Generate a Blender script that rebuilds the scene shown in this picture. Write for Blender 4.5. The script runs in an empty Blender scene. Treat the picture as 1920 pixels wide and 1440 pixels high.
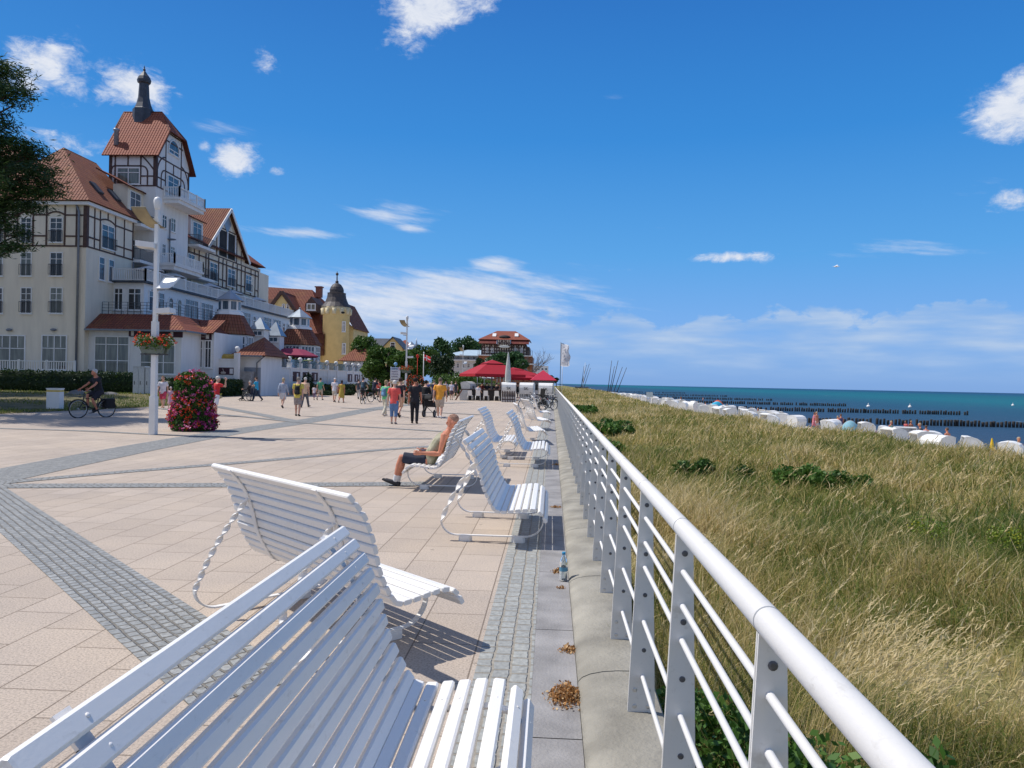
import bpy, bmesh, math, random
import numpy as np
from mathutils import Vector, Matrix, Quaternion
R = math.radians
random.seed(7)
rng = np.random.default_rng(7)
SC = bpy.context.scene
COL = SC.collection

# ------------------------------------------------------------------ camera model
FPX, CAMZ = 1400.0, 1.68
YAW, ROLL, PITCH = R(3.03), R(1.19), math.atan(2.5 / 1400)
_fw = Vector((-math.sin(YAW), math.cos(YAW), 0))
_rt = Vector((math.cos(YAW), math.sin(YAW), 0))
_up = Vector((0, 0, 1))
_f2 = (_fw * math.cos(PITCH) - _up * math.sin(PITCH)).normalized()
_u2 = _rt.cross(_f2)
_cx = _rt * math.cos(ROLL) + _u2 * math.sin(ROLL)
_cy = -_rt * math.sin(ROLL) + _u2 * math.cos(ROLL)
CAM = Vector((0, 0, CAMZ))

def ray(px, py):
    return _cx * (px - 960) - _cy * (py - 720) + _f2 * FPX
def G(px, py, z=0.0):
    d = ray(px, py); t = (z - CAMZ) / d.z
    return CAM + d * t
def PD(px, py, dist):
    return CAM + ray(px, py) * (dist / FPX)
def PX(px, py, X):
    d = ray(px, py); return CAM + d * (X / d.x)
def PY(px, py, Y):
    d = ray(px, py); return CAM + d * (Y / d.y)

cam_d = bpy.data.cameras.new("camera")
cam = bpy.data.objects.new("camera", cam_d)
COL.objects.link(cam)
cam_d.sensor_width = 36; cam_d.sensor_fit = 'HORIZONTAL'
cam_d.lens = FPX / 1920 * 36
cam_d.clip_start = 0.05; cam_d.clip_end = 30000
mw = Matrix((( _cx.x, _cy.x, -_f2.x, CAM.x), (_cx.y, _cy.y, -_f2.y, CAM.y), (_cx.z, _cy.z, -_f2.z, CAM.z), (0, 0, 0, 1)))
cam.matrix_world = mw
SC.camera = cam

# ------------------------------------------------------------------ materials
def _n(nt, t, **k):
    n = nt.nodes.new(t)
    for a, b in k.items(): setattr(n, a, b)
    return n
def new_mat(name):
    m = bpy.data.materials.new(name); m.use_nodes = True
    nt = m.node_tree; b = nt.nodes['Principled BSDF']
    return m, nt, b
def M(name, col, rough=0.6, var=0.12, scale=4.0, bump=0.0, bscale=40.0, metal=0.0, spec=0.4, col2=None, coat=0.0, detail=5, trans=0.0, stretch=None):
    m, nt, b = new_mat(name)
    L = nt.links.new
    tc = _n(nt, 'ShaderNodeTexCoord')
    no = _n(nt, 'ShaderNodeTexNoise'); no.inputs['Scale'].default_value = scale; no.inputs['Detail'].default_value = detail
    if stretch:
        mp = _n(nt, 'ShaderNodeMapping'); mp.inputs['Scale'].default_value = stretch; L(tc.outputs['Object'], mp.inputs[0]); L(mp.outputs[0], no.inputs['Vector'])
    else: L(tc.outputs['Object'], no.inputs['Vector'])
    cr = _n(nt, 'ShaderNodeValToRGB')
    c2 = col2 if col2 else tuple(min(1, c * (1 + var)) for c in col)
    c1 = tuple(c * (1 - var) for c in col) if not col2 else col
    cr.color_ramp.elements[0].position = .32; cr.color_ramp.elements[1].position = .68
    cr.color_ramp.elements[0].color = (*c1, 1); cr.color_ramp.elements[1].color = (*c2, 1)
    L(no.outputs['Fac'], cr.inputs['Fac']); L(cr.outputs['Color'], b.inputs['Base Color'])
    b.inputs['Roughness'].default_value = rough; b.inputs['Metallic'].default_value = metal
    b.inputs['Specular IOR Level'].default_value = spec
    b.inputs['Coat Weight'].default_value = coat
    if trans: b.inputs['Transmission Weight'].default_value = trans
    if bump:
        n2 = _n(nt, 'ShaderNodeTexNoise'); n2.inputs['Scale'].default_value = bscale; n2.inputs['Detail'].default_value = 6
        L(tc.outputs['Object'], n2.inputs['Vector'])
        bp = _n(nt, 'ShaderNodeBump'); bp.inputs['Strength'].default_value = min(1, bump); bp.inputs['Distance'].default_value = .02
        L(n2.outputs['Fac'], bp.inputs['Height']); L(bp.outputs['Normal'], b.inputs['Normal'])
    return m
_matcache = {}
def C(col, rough=0.75, var=0.1, scale=14, **k):
    key = (tuple(round(c, 3) for c in col), rough)
    if key not in _matcache:
        _matcache[key] = M('paint_%d' % len(_matcache), col, rough, var, scale, **k)
    return _matcache[key]

# ------------------------------------------------------------------ mesh builder
class MB:
    def __init__(s):
        s.v = []; s.f = []; s.sm = []; s.mi = []; s.uv = {}
        s.cur = 0
    def face(s, idx, smooth=False, uv=None):
        if uv is not None: s.uv[len(s.f)] = uv
        s.f.append(tuple(idx)); s.sm.append(smooth); s.mi.append(s.cur)
    def add(s, vs, fs, smooth=False):
        o = len(s.v); s.v.extend([tuple(v) for v in vs])
        for f in fs: s.face([o + i for i in f], smooth)
        return s
    def box(s, x0, x1, y0, y1, z0, z1):
        return s.add([(x0, y0, z0), (x1, y0, z0), (x1, y1, z0), (x0, y1, z0), (x0, y0, z1), (x1, y0, z1), (x1, y1, z1), (x0, y1, z1)],
                     [(0, 3, 2, 1), (4, 5, 6, 7), (0, 1, 5, 4), (1, 2, 6, 5), (2, 3, 7, 6), (3, 0, 4, 7)])
    def obox(s, c, ax, ay, az, smooth=False):
        c = Vector(c); ax = Vector(ax); ay = Vector(ay); az = Vector(az)
        vs = [c + i * ax + j * ay + k * az for k in (-1, 1) for j in (-1, 1) for i in (-1, 1)]
        return s.add(vs, [(0, 2, 3, 1), (4, 5, 7, 6), (0, 1, 5, 4), (1, 3, 7, 5), (3, 2, 6, 7), (2, 0, 4, 6)], smooth)
    def quad(s, a, b, c, d, uv=None, smooth=False):
        o = len(s.v); s.v.extend([tuple(a), tuple(b), tuple(c), tuple(d)]); s.face((o, o + 1, o + 2, o + 3), smooth, uv); return s
    def poly(s, pts, uv=None):
        o = len(s.v); s.v.extend([tuple(p) for p in pts]); s.face(range(o, o + len(pts)), False, uv); return s
    def prism(s, pts, off):
        """extrude planar polygon by vector off"""
        n = len(pts); off = Vector(off); o = len(s.v)
        s.v.extend([tuple(p) for p in pts]); s.v.extend([tuple(Vector(p) + off) for p in pts])
        s.face([o + i for i in range(n)][::-1]); s.face([o + n + i for i in range(n)])
        for i in range(n):
            j = (i + 1) % n
            s.face((o + i, o + j, o + n + j, o + n + i))
        return s
    def bar(s, a, b, w, t, nrm=(0, 0, 1)):
        """rectangular bar a->b; w across, t along nrm"""
        a = Vector(a); b = Vector(b); d = (b - a); L = d.length
        if L < 1e-6: return s
        d /= L; nn = Vector(nrm); nn = nn - d * nn.dot(d)
        if nn.length < 1e-5: nn = Vector((1, 0, 0)) - d * d.x
        nn.normalize(); q = d.cross(nn)
        return s.obox((a + b) / 2, d * L / 2, q * w / 2, nn * t / 2)
    def tube(s, path, r, n=10, cap=True, closed=False, smooth=True, ell=1.0):
        P = [Vector(p) for p in path]; m = len(P)
        rr = r if isinstance(r, (list, tuple)) else [r] * m
        o = len(s.v); prev = None
        for i in range(m):
            if closed: t = P[(i + 1) % m] - P[i - 1]
            elif i == 0: t = P[1] - P[0]
            elif i == m - 1: t = P[-1] - P[-2]
            else: t = (P[i + 1] - P[i]).normalized() + (P[i] - P[i - 1]).normalized()
            if t.length < 1e-9: t = Vector((0, 0, 1))
            t.normalize()
            if prev is None:
                a = Vector((0, 0, 1)) if abs(t.z) < .9 else Vector((1, 0, 0))
                a = (a - t * a.dot(t)).normalized()
            else:
                a = prev - t * prev.dot(t)
                a = a.normalized() if a.length > 1e-6 else t.orthogonal().normalized()
            prev = a; b = t.cross(a)
            for k in range(n):
                an = 2 * math.pi * k / n
                s.v.append(tuple(P[i] + (a * math.cos(an) + b * math.sin(an) * ell) * rr[i]))
        for i in range(m if closed else m - 1):
            i2 = (i + 1) % m
            for k in range(n):
                k2 = (k + 1) % n
                s.face((o + i * n + k, o + i * n + k2, o + i2 * n + k2, o + i2 * n + k), smooth)
        if cap and not closed:
            s.face([o + k for k in range(n)][::-1]); s.face([o + (m - 1) * n + k for k in range(n)])
        return s
    def rings(s, rings, cap=True, smooth=True):
        """list of equal-length vertex loops"""
        n = len(rings[0]); o = len(s.v)
        for r_ in rings: s.v.extend([tuple(p) for p in r_])
        for i in range(len(rings) - 1):
            for k in range(n):
                k2 = (k + 1) % n
                s.face((o + i * n + k, o + i * n + k2, o + (i + 1) * n + k2, o + (i + 1) * n + k), smooth)
        if cap:
            s.face([o + k for k in range(n)][::-1]); s.face([o + (len(rings) - 1) * n + k for k in range(n)])
        return s
    def lathe(s, prof, c=(0, 0, 0), n=20, smooth=True, rot=0.0):
        c = Vector(c)
        return s.rings([[c + Vector((r_ * math.cos(2 * math.pi * k / n + rot), r_ * math.sin(2 * math.pi * k / n + rot), z)) for k in range(n)] for r_, z in prof], True, smooth)
    def ball(s, c, rx, ry=None, rz=None, n=10, m=7):
        ry = ry or rx; rz = rz or rx
        c = Vector(c); rs = []
        for i in range(m + 1):
            th = math.pi * (i + .02) / (m + .04) - math.pi / 2
            rs.append([c + Vector((rx * math.cos(th) * math.cos(2 * math.pi * k / n), ry * math.cos(th) * math.sin(2 * math.pi * k / n), rz * math.sin(th))) for k in range(n)])
        return s.rings(rs)
    def mesh(s, name):
        me = bpy.data.meshes.new(name)
        me.from_pydata(s.v, [], s.f)
        me.polygons.foreach_set('use_smooth', s.sm)
        me.polygons.foreach_set('material_index', s.mi)
        if s.uv:
            ul = me.uv_layers.new(name='UVMap')
            for fi, uvs in s.uv.items():
                p = me.polygons[fi]
                for k, li in enumerate(p.loop_indices): ul.data[li].uv = uvs[k]
        me.update()
        return me
    def build(s, name, mat=None, parent=None, loc=None):
        o = bpy.data.objects.new(name, s.mesh(name))
        COL.objects.link(o)
        for m_ in (mat if isinstance(mat, (list, tuple)) else [mat]):
            if m_: o.data.materials.append(m_)
        if parent is not None: o.parent = parent
        if loc is not None: o.location = loc
        return o

def tag(o, label=None, cat=None, group=None, kind=None):
    if label: o['label'] = label
    if cat: o['category'] = cat
    if group: o['group'] = group
    if kind: o['kind'] = kind
    return o
def empty(name, loc=(0, 0, 0), rz=0.0, label=None, cat=None, group=None):
    o = bpy.data.objects.new(name, None); COL.objects.link(o)
    o.empty_display_size = .2
    o.location = loc; o.rotation_euler = (0, 0, rz)
    return tag(o, label, cat, group)
def copy_tree(o, parent=None):
    c = o.copy(); COL.objects.link(c)
    if parent is not None: c.parent = parent
    for ch in list(o.children): copy_tree(ch, c)
    return c
def structure(o):
    o['kind'] = 'structure'; return o
def np_mesh(name, V, F, mats, smooth=False, attr=None, fm=None):
    """V (n,3) float array, F (m,k) int array"""
    me = bpy.data.meshes.new(name)
    n, (m, k) = len(V), F.shape
    me.vertices.add(n); me.vertices.foreach_set('co', np.asarray(V, np.float32).ravel())
    me.loops.add(m * k); me.loops.foreach_set('vertex_index', F.astype(np.int32).ravel())
    me.polygons.add(m)
    me.polygons.foreach_set('loop_start', np.arange(0, m * k, k, dtype=np.int32))
    me.polygons.foreach_set('loop_total', np.full(m, k, np.int32))
    if smooth: me.polygons.foreach_set('use_smooth', np.ones(m, bool))
    if fm is not None: me.polygons.foreach_set('material_index', fm.astype(np.int32))
    me.update(calc_edges=True)
    if attr is not None:
        a = me.attributes.new('tint', 'FLOAT', 'POINT'); a.data.foreach_set('value', np.asarray(attr, np.float32))
    for m_ in mats: me.materials.append(m_)
    return me
def link_mesh(name, me, parent=None, loc=None):
    o = bpy.data.objects.new(name, me); COL.objects.link(o)
    if parent is not None: o.parent = parent
    if loc is not None: o.location = loc
    return o
# ------------------------------------------------------------------ sky and sun
SUN_EL = R(57); SUN_AZ_FROM = Vector((-0.985, 0.17, 0)).normalized()     # horizontal direction towards the sun
w = bpy.data.worlds.new("World"); SC.world = w; w.use_nodes = True
def build_world():
    nt = w.node_tree; L = nt.links.new
    bg = nt.nodes['Background']; bg.inputs['Strength'].default_value = SKY_STRENGTH
    sky = _n(nt, 'ShaderNodeTexSky', sky_type='NISHITA')
    sky.sun_disc = False; sky.sun_elevation = SUN_EL
    sky.sun_rotation = math.atan2(SUN_AZ_FROM.x, SUN_AZ_FROM.y)
    sky.air_density = 1.0; sky.dust_density = .2; sky.ozone_density = 2.5; sky.altitude = 0
    tc = _n(nt, 'ShaderNodeTexCoord')
    sp = _n(nt, 'ShaderNodeSeparateXYZ'); L(tc.outputs['Generated'], sp.inputs[0])
    def m(op, a, b=None, c=None, clamp=False):
        n = _n(nt, 'ShaderNodeMath', operation=op); n.use_clamp = clamp
        for i, q in enumerate((a, b, c)):
            if q is None: continue
            if isinstance(q, (int, float)): n.inputs[i].default_value = q
            else: L(q, n.inputs[i])
        return n.outputs[0]
    az = m('ARCTAN2', sp.outputs['X'], sp.outputs['Y'])
    el = m('ARCSINE', sp.outputs['Z'])
    def azel(px, py):
        d = ray(px, py).normalized()
        return math.atan2(d.x, d.y), math.asin(d.z)
    # deeper, more saturated blue of the photograph's clear air, blended over the physical sky
    rp = _n(nt, 'ShaderNodeValToRGB'); L(m('DIVIDE', el, R(60), clamp=True), rp.inputs[0])
    el_ = rp.color_ramp.elements
    stops = [(0, (1.5, 3.4, 7.2)), (.06, (1.7, 3.9, 8.2)), (.16, (.80, 3.45, 7.7)), (.30, (.26, 2.40, 6.7)), (.5, (.12, 1.42, 5.1)), (1, (.09, 1.0, 3.9))]
    while len(el_) < len(stops): el_.new(.5)
    for e_, (p_, c_) in zip(el_, stops): e_.position = p_; e_.color = (*c_, 1)
    hs = _n(nt, 'ShaderNodeMix', data_type='RGBA'); hs.inputs['Factor'].default_value = .88
    L(sky.outputs['Color'], hs.inputs[6]); L(rp.outputs[0], hs.inputs[7])
    # noise laid out on the sky: finer vertically towards the horizon
    cv = _n(nt, 'ShaderNodeCombineXYZ')
    L(az, cv.inputs[0]); L(m('MULTIPLY', el, 1.7), cv.inputs[1])
    def noise(scale, det, rough=.6, dist=0.0, off=0.0):
        n = _n(nt, 'ShaderNodeTexNoise'); n.inputs['Scale'].default_value = scale; n.inputs['Detail'].default_value = det
        n.inputs['Roughness'].default_value = rough; n.inputs['Distortion'].default_value = dist
        mp = _n(nt, 'ShaderNodeMapping'); mp.inputs['Location'].default_value = (off, off * .7, off * .3)
        L(cv.outputs[0], mp.inputs[0]); L(mp.outputs[0], n.inputs['Vector'])
        return n.outputs['Fac']
    n1 = noise(10, 10, .66, .3); n2 = noise(34, 9, .7, .4, 3.1)
    # cumulus, each with a place on the sky (px, py, half width, half height in photo pixels, strength)
    blobs = [(800, 15, 78, 48, 1.15), (890, -5, 60, 32, .9), (765, 70, 45, 26, .8), (740, 10, 45, 30, .6), (78, 125, 55, 40, 1.2), (140, 158, 26, 20, .9), (45, 95, 30, 24, .9),
             (255, 168, 62, 30, 1.05), (215, 175, 40, 22, .9), (300, 190, 25, 36, .8), (442, 298, 42, 28, 1.1), (385, 274, 16, 12, .8),
             (520, 322, 17, 9, .9), (1900, 215, 52, 40, 1.15), (1915, 165, 26, 36, .9), (1905, 372, 38, 24, 1.0), (500, 118, 24, 22, .62),
             (1380, 482, 62, 10, .95), (1165, 507, 34, 8, .5), (150, 268, 70, 18, .62)]
    tot = None
    for (px, py, hw, hh, st) in blobs:
        a0, e0 = azel(px, py)
        dx = m('MULTIPLY', m('SUBTRACT', az, a0), FPX / hw); dy = m('MULTIPLY', m('SUBTRACT', el, e0), FPX / hh)
        g = m('MULTIPLY', m('EXPONENT', m('MULTIPLY', m('ADD', m('MULTIPLY', dx, dx), m('MULTIPLY', dy, dy)), -.8)), st)
        tot = g if tot is None else m('MAXIMUM', tot, g)
    dens = m('ADD', tot, m('ADD', m('MULTIPLY', m('SUBTRACT', n1, .5), 1.7), m('MULTIPLY', m('SUBTRACT', n2, .5), 1.5)))
    mr = _n(nt, 'ShaderNodeMapRange', interpolation_type='SMOOTHSTEP'); L(dens, mr.inputs[0])
    mr.inputs[1].default_value = .34; mr.inputs[2].default_value = 1.15
    cum = m('MULTIPLY', mr.outputs[0], m('MULTIPLY', tot, 3.0, clamp=True))
    # thin streaks (wispy cirrus), stretched sideways
    cv2 = _n(nt, 'ShaderNodeCombineXYZ')
    L(m('MULTIPLY', az, 5), cv2.inputs[0]); L(m('ADD', m('MULTIPLY', el, 30), m('MULTIPLY', az, 4)), cv2.inputs[1])
    ns = _n(nt, 'ShaderNodeTexNoise'); ns.inputs['Scale'].default_value = 1.6; ns.inputs['Detail'].default_value = 8; ns.inputs['Roughness'].default_value = .62
    L(cv2.outputs[0], ns.inputs['Vector'])
    wis = None
    for (px, py, hw, hh, st) in [(560, 435, 110, 10, .85), (740, 405, 85, 20, .95), (770, 425, 50, 10, .8), (420, 235, 60, 14, .7), (930, 495, 55, 20, .95), (850, 550, 260, 44, 1.25), (720, 520, 180, 30, .75), (1000, 565, 90, 16, .8),
                                 (1250, 428, 60, 8, .4), (1150, 180, 60, 14, .35), (1830, 350, 60, 14, .5), (1700, 465, 150, 22, .55), (690, 575, 170, 46, 1.15), (600, 540, 150, 40, 1.0), (930, 590, 200, 26, .9)]:
        a0, e0 = azel(px, py)
        dx = m('MULTIPLY', m('SUBTRACT', az, a0), FPX / hw); dy = m('MULTIPLY', m('SUBTRACT', el, e0), FPX / hh)
        g = m('MULTIPLY', m('EXPONENT', m('MULTIPLY', m('ADD', m('MULTIPLY', dx, dx), m('MULTIPLY', dy, dy)), -.8)), st)
        wis = g if wis is None else m('MAXIMUM', wis, g)
    wd = m('ADD', m('MULTIPLY', wis, .75), m('MULTIPLY', m('SUBTRACT', ns.outputs['Fac'], .5), 1.7))
    mr2 = _n(nt, 'ShaderNodeMapRange', interpolation_type='SMOOTHSTEP'); L(wd, mr2.inputs[0])
    mr2.inputs[1].default_value = .28; mr2.inputs[2].default_value = 1.0; mr2.inputs[4].default_value = .85
    wcl = m('MULTIPLY', mr2.outputs[0], m('MULTIPLY', wis, 2.2, clamp=True))
    # long low bank over the horizon, its top edge lumpy
    nb = noise(14, 8, .6, .2, 5.3)
    cv3 = _n(nt, 'ShaderNodeCombineXYZ')
    L(m('MULTIPLY', az, 6), cv3.inputs[0]); L(m('MULTIPLY', el, 34), cv3.inputs[1])
    ns3 = _n(nt, 'ShaderNodeTexNoise'); ns3.inputs['Scale'].default_value = 1.5; ns3.inputs['Detail'].default_value = 7
    L(cv3.outputs[0], ns3.inputs['Vector'])
    top = m('ADD', R(5.3), m('MULTIPLY', m('SUBTRACT', nb, .5), R(6.5)))
    up_ = m('DIVIDE', m('SUBTRACT', top, el), R(.55), clamp=True)
    lo_ = m('DIVIDE', m('SUBTRACT', el, R(.4)), R(2.6), clamp=True)
    bank = m('MULTIPLY', m('MULTIPLY', up_, lo_), m('MULTIPLY', m('SUBTRACT', ns3.outputs['Fac'], .22), 2.3, clamp=True))
    bank = m('MULTIPLY', bank, .92, clamp=True)
    allc = m('MAXIMUM', m('MAXIMUM', cum, wcl), 0.0, clamp=True)
    ccol = _n(nt, 'ShaderNodeMix', data_type='RGBA')
    L(n2, ccol.inputs['Factor']); ccol.inputs[6].default_value = (5.0, 5.8, 7.4, 1); ccol.inputs[7].default_value = (8.6, 8.7, 9.0, 1)
    bcol = _n(nt, 'ShaderNodeMix', data_type='RGBA')
    L(ns3.outputs['Fac'], bcol.inputs['Factor']); bcol.inputs[6].default_value = (1.5, 3.4, 6.7, 1); bcol.inputs[7].default_value = (5.6, 6.6, 8.0, 1)
    mx0 = _n(nt, 'ShaderNodeMix', data_type='RGBA'); L(bank, mx0.inputs['Factor']); L(hs.outputs[2], mx0.inputs[6]); L(bcol.outputs[2], mx0.inputs[7])
    mx = _n(nt, 'ShaderNodeMix', data_type='RGBA'); L(allc, mx.inputs['Factor']); L(mx0.outputs[2], mx.inputs[6]); L(ccol.outputs[2], mx.inputs[7])
    # unseen bright cloud added overhead and behind the viewer to whiten the fill light
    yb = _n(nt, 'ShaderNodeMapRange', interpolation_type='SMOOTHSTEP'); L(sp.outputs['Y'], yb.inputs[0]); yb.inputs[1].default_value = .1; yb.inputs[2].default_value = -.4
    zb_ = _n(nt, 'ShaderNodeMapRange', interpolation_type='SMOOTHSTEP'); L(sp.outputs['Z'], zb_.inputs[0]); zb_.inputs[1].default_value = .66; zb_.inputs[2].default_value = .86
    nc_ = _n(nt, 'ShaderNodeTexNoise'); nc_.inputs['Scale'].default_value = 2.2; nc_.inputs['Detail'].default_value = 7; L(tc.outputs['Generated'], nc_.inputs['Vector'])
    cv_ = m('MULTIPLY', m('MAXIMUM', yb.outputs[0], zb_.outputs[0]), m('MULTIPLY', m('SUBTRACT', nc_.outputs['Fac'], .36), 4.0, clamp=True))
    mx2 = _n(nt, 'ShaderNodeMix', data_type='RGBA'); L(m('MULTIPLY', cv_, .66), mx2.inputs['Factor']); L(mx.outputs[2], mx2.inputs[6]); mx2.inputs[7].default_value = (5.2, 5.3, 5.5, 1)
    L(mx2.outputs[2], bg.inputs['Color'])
SKY_STRENGTH = .115
build_world()
sl = bpy.data.lights.new("sun", 'SUN'); sl.energy = 4.7; sl.angle = R(.53); sl.color = (1, .955, .89)
so = bpy.data.objects.new("sun", sl); COL.objects.link(so)
sd = (SUN_AZ_FROM * math.cos(SUN_EL) + Vector((0, 0, math.sin(SUN_EL)))).normalized()
so.rotation_euler = (-sd).to_track_quat('-Z', 'Y').to_euler()
SC.view_settings.view_transform = 'Standard'; SC.view_settings.look = 'None'
SC.view_settings.exposure = -0.1; SC.view_settings.gamma = 1
SC.cycles.max_bounces = 6; SC.cycles.diffuse_bounces = 3; SC.cycles.glossy_bounces = 3; SC.cycles.transmission_bounces = 4; SC.cycles.transparent_max_bounces = 12
SC.cycles.caustics_reflective = False; SC.cycles.caustics_refractive = False

# ------------------------------------------------------------------ ground materials
def mat_slabs():
    m, nt, b = new_mat('paving_slabs'); L = nt.links.new
    tc = _n(nt, 'ShaderNodeTexCoord')
    mp = _n(nt, 'ShaderNodeMapping'); mp.inputs['Rotation'].default_value = (0, 0, R(90)); mp.inputs['Location'].default_value = (.1, .03, 0)
    L(tc.outputs['Object'], mp.inputs[0])
    br = _n(nt, 'ShaderNodeTexBrick'); br.offset = .5
    br.inputs['Scale'].default_value = 1.0; br.inputs['Brick Width'].default_value = .62; br.inputs['Row Height'].default_value = .41
    br.inputs['Mortar Size'].default_value = .005; br.inputs['Mortar Smooth'].default_value = .1; br.inputs['Bias'].default_value = 0
    br.inputs['Color1'].default_value = (.53, .45, .375, 1); br.inputs['Color2'].default_value = (.48, .405, .335, 1); br.inputs['Mortar'].default_value = (.24, .195, .155, 1)
    L(mp.outputs[0], br.inputs['Vector'])
    n1 = _n(nt, 'ShaderNodeTexNoise'); n1.inputs['Scale'].default_value = 75; n1.inputs['Detail'].default_value = 4; n1.inputs['Roughness'].default_value = .7
    L(tc.outputs['Object'], n1.inputs['Vector'])
    r1 = _n(nt, 'ShaderNodeValToRGB'); e = r1.color_ramp.elements
    e[0].position = .34; e[0].color = (.55, .55, .56, 1); e[1].position = .56; e[1].color = (1.08, 1.07, 1.05, 1)
    L(n1.outputs['Fac'], r1.inputs[0])
    n2 = _n(nt, 'ShaderNodeTexNoise'); n2.inputs['Scale'].default_value = .55; n2.inputs['Detail'].default_value = 6; n2.inputs['Roughness'].default_value = .65
    L(tc.outputs['Object'], n2.inputs['Vector'])
    r2 = _n(nt, 'ShaderNodeValToRGB'); r2.color_ramp.elements[0].position = .3; r2.color_ramp.elements[0].color = (.86, .86, .88, 1)
    r2.color_ramp.elements[1].position = .65; r2.color_ramp.elements[1].color = (1.05, 1.03, 1.0, 1); L(n2.outputs['Fac'], r2.inputs[0])
    a = _n(nt, 'ShaderNodeMix', data_type='RGBA', blend_type='MULTIPLY'); a.inputs['Factor'].default_value = .9
    L(br.outputs['Color'], a.inputs[6]); L(r1.outputs[0], a.inputs[7])
    a2 = _n(nt, 'ShaderNodeMix', data_type='RGBA', blend_type='MULTIPLY'); a2.inputs['Factor'].default_value = 1
    L(a.outputs[2], a2.inputs[6]); L(r2.outputs[0], a2.inputs[7])
    # per-slab tone, blotchy stains and trodden-in gum
    wn = _n(nt, 'ShaderNodeTexNoise'); wn.inputs['Scale'].default_value = 2.4; wn.inputs['Detail'].default_value = 8; wn.inputs['Roughness'].default_value = .7; L(tc.outputs['Object'], wn.inputs['Vector'])
    s1 = _n(nt, 'ShaderNodeMapRange'); L(wn.outputs['Fac'], s1.inputs[0]); s1.inputs[1].default_value = .56; s1.inputs[2].default_value = .74; s1.inputs[4].default_value = .22
    a3 = _n(nt, 'ShaderNodeMix', data_type='RGBA'); L(s1.outputs[0], a3.inputs['Factor']); L(a2.outputs[2], a3.inputs[6]); a3.inputs[7].default_value = (.29, .245, .205, 1)
    vo = _n(nt, 'ShaderNodeTexVoronoi'); vo.inputs['Scale'].default_value = 1.7; L(tc.outputs['Object'], vo.inputs['Vector'])
    s2 = _n(nt, 'ShaderNodeMapRange'); L(vo.outputs['Distance'], s2.inputs[0]); s2.inputs[1].default_value = .045; s2.inputs[2].default_value = .03; s2.inputs[4].default_value = .6
    a4 = _n(nt, 'ShaderNodeMix', data_type='RGBA'); L(s2.outputs[0], a4.inputs['Factor']); L(a3.outputs[2], a4.inputs[6]); a4.inputs[7].default_value = (.16, .14, .125, 1)
    L(a4.outputs[2], b.inputs['Base Color']); b.inputs['Roughness'].default_value = .85; b.inputs['Specular IOR Level'].default_value = .25
    bp = _n(nt, 'ShaderNodeBump'); bp.inputs['Strength'].default_value = .5; bp.inputs['Distance'].default_value = .004
    mth = _n(nt, 'ShaderNodeMath', operation='MULTIPLY_ADD'); L(br.outputs['Fac'], mth.inputs[0]); mth.inputs[1].default_value = -1.5; L(n1.outputs['Fac'], mth.inputs[2])
    L(mth.outputs[0], bp.inputs['Height']); L(bp.outputs[0], b.inputs['Normal'])
    return m
def mat_cobble(name, w_, h_, c1, c2, mort, bd=.014):
    m, nt, b = new_mat(name); L = nt.links.new
    uv = _n(nt, 'ShaderNodeUVMap')
    tc = _n(nt, 'ShaderNodeTexCoord')
    nd = _n(nt, 'ShaderNodeTexNoise'); nd.inputs['Scale'].default_value = 7; L(tc.outputs['Object'], nd.inputs['Vector'])
    vm = _n(nt, 'ShaderNodeVectorMath', operation='MULTIPLY_ADD'); L(nd.outputs['Color'], vm.inputs[0]); vm.inputs[1].default_value = (.03, .03, 0); L(uv.outputs[0], vm.inputs[2])
    br = _n(nt, 'ShaderNodeTexBrick'); br.offset = .43; br.squash = .85; br.squash_frequency = 3
    br.inputs['Scale'].default_value = 1.0; br.inputs['Brick Width'].default_value = w_; br.inputs['Row Height'].default_value = h_
    br.inputs['Mortar Size'].default_value = .011; br.inputs['Mortar Smooth'].default_value = .6
    br.inputs['Color1'].default_value = (*c1, 1); br.inputs['Color2'].default_value = (*c2, 1); br.inputs['Mortar'].default_value = (*mort, 1)
    L(vm.outputs[0], br.inputs['Vector'])
    n1 = _n(nt, 'ShaderNodeTexNoise'); n1.inputs['Scale'].default_value = 30; n1.inputs['Detail'].default_value = 5; L(tc.outputs['Object'], n1.inputs['Vector'])
    a = _n(nt, 'ShaderNodeMix', data_type='RGBA', blend_type='OVERLAY'); a.inputs['Factor'].default_value = .55
    L(br.outputs['Color'], a.inputs[6]); L(n1.outputs['Fac'], a.inputs[7])
    L(a.outputs[2], b.inputs['Base Color']); b.inputs['Roughness'].default_value = .8
    bp = _n(nt, 'ShaderNodeBump'); bp.inputs['Strength'].default_value = .9; bp.inputs['Distance'].default_value = bd
    mth = _n(nt, 'ShaderNodeMath', operation='MULTIPLY_ADD'); L(br.outputs['Fac'], mth.inputs[0]); mth.inputs[1].default_value = -1.2; L(n1.outputs['Fac'], mth.inputs[2])
    L(mth.outputs[0], bp.inputs['Height']); L(bp.outputs[0], b.inputs['Normal'])
    return m
m_slab = mat_slabs()
m_cob = mat_cobble('grey_cobbles', .105, .078, (.33, .335, .325), (.24, .25, .25), (.19, .175, .15))
m_cob2 = mat_cobble('pale_cobbles', .125, .108, (.35, .355, .33), (.29, .295, .28), (.30, .27, .22), .008)
m_grey = M('grey_slab', (.285, .272, .262), .7, .24, 3.2, bump=.35, bscale=60)
m_conc = M('concrete', (.29, .27, .225), .85, .3, 2.6, bump=.5, bscale=45, detail=9)
m_joint = C((.09, .085, .08), .9)

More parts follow.
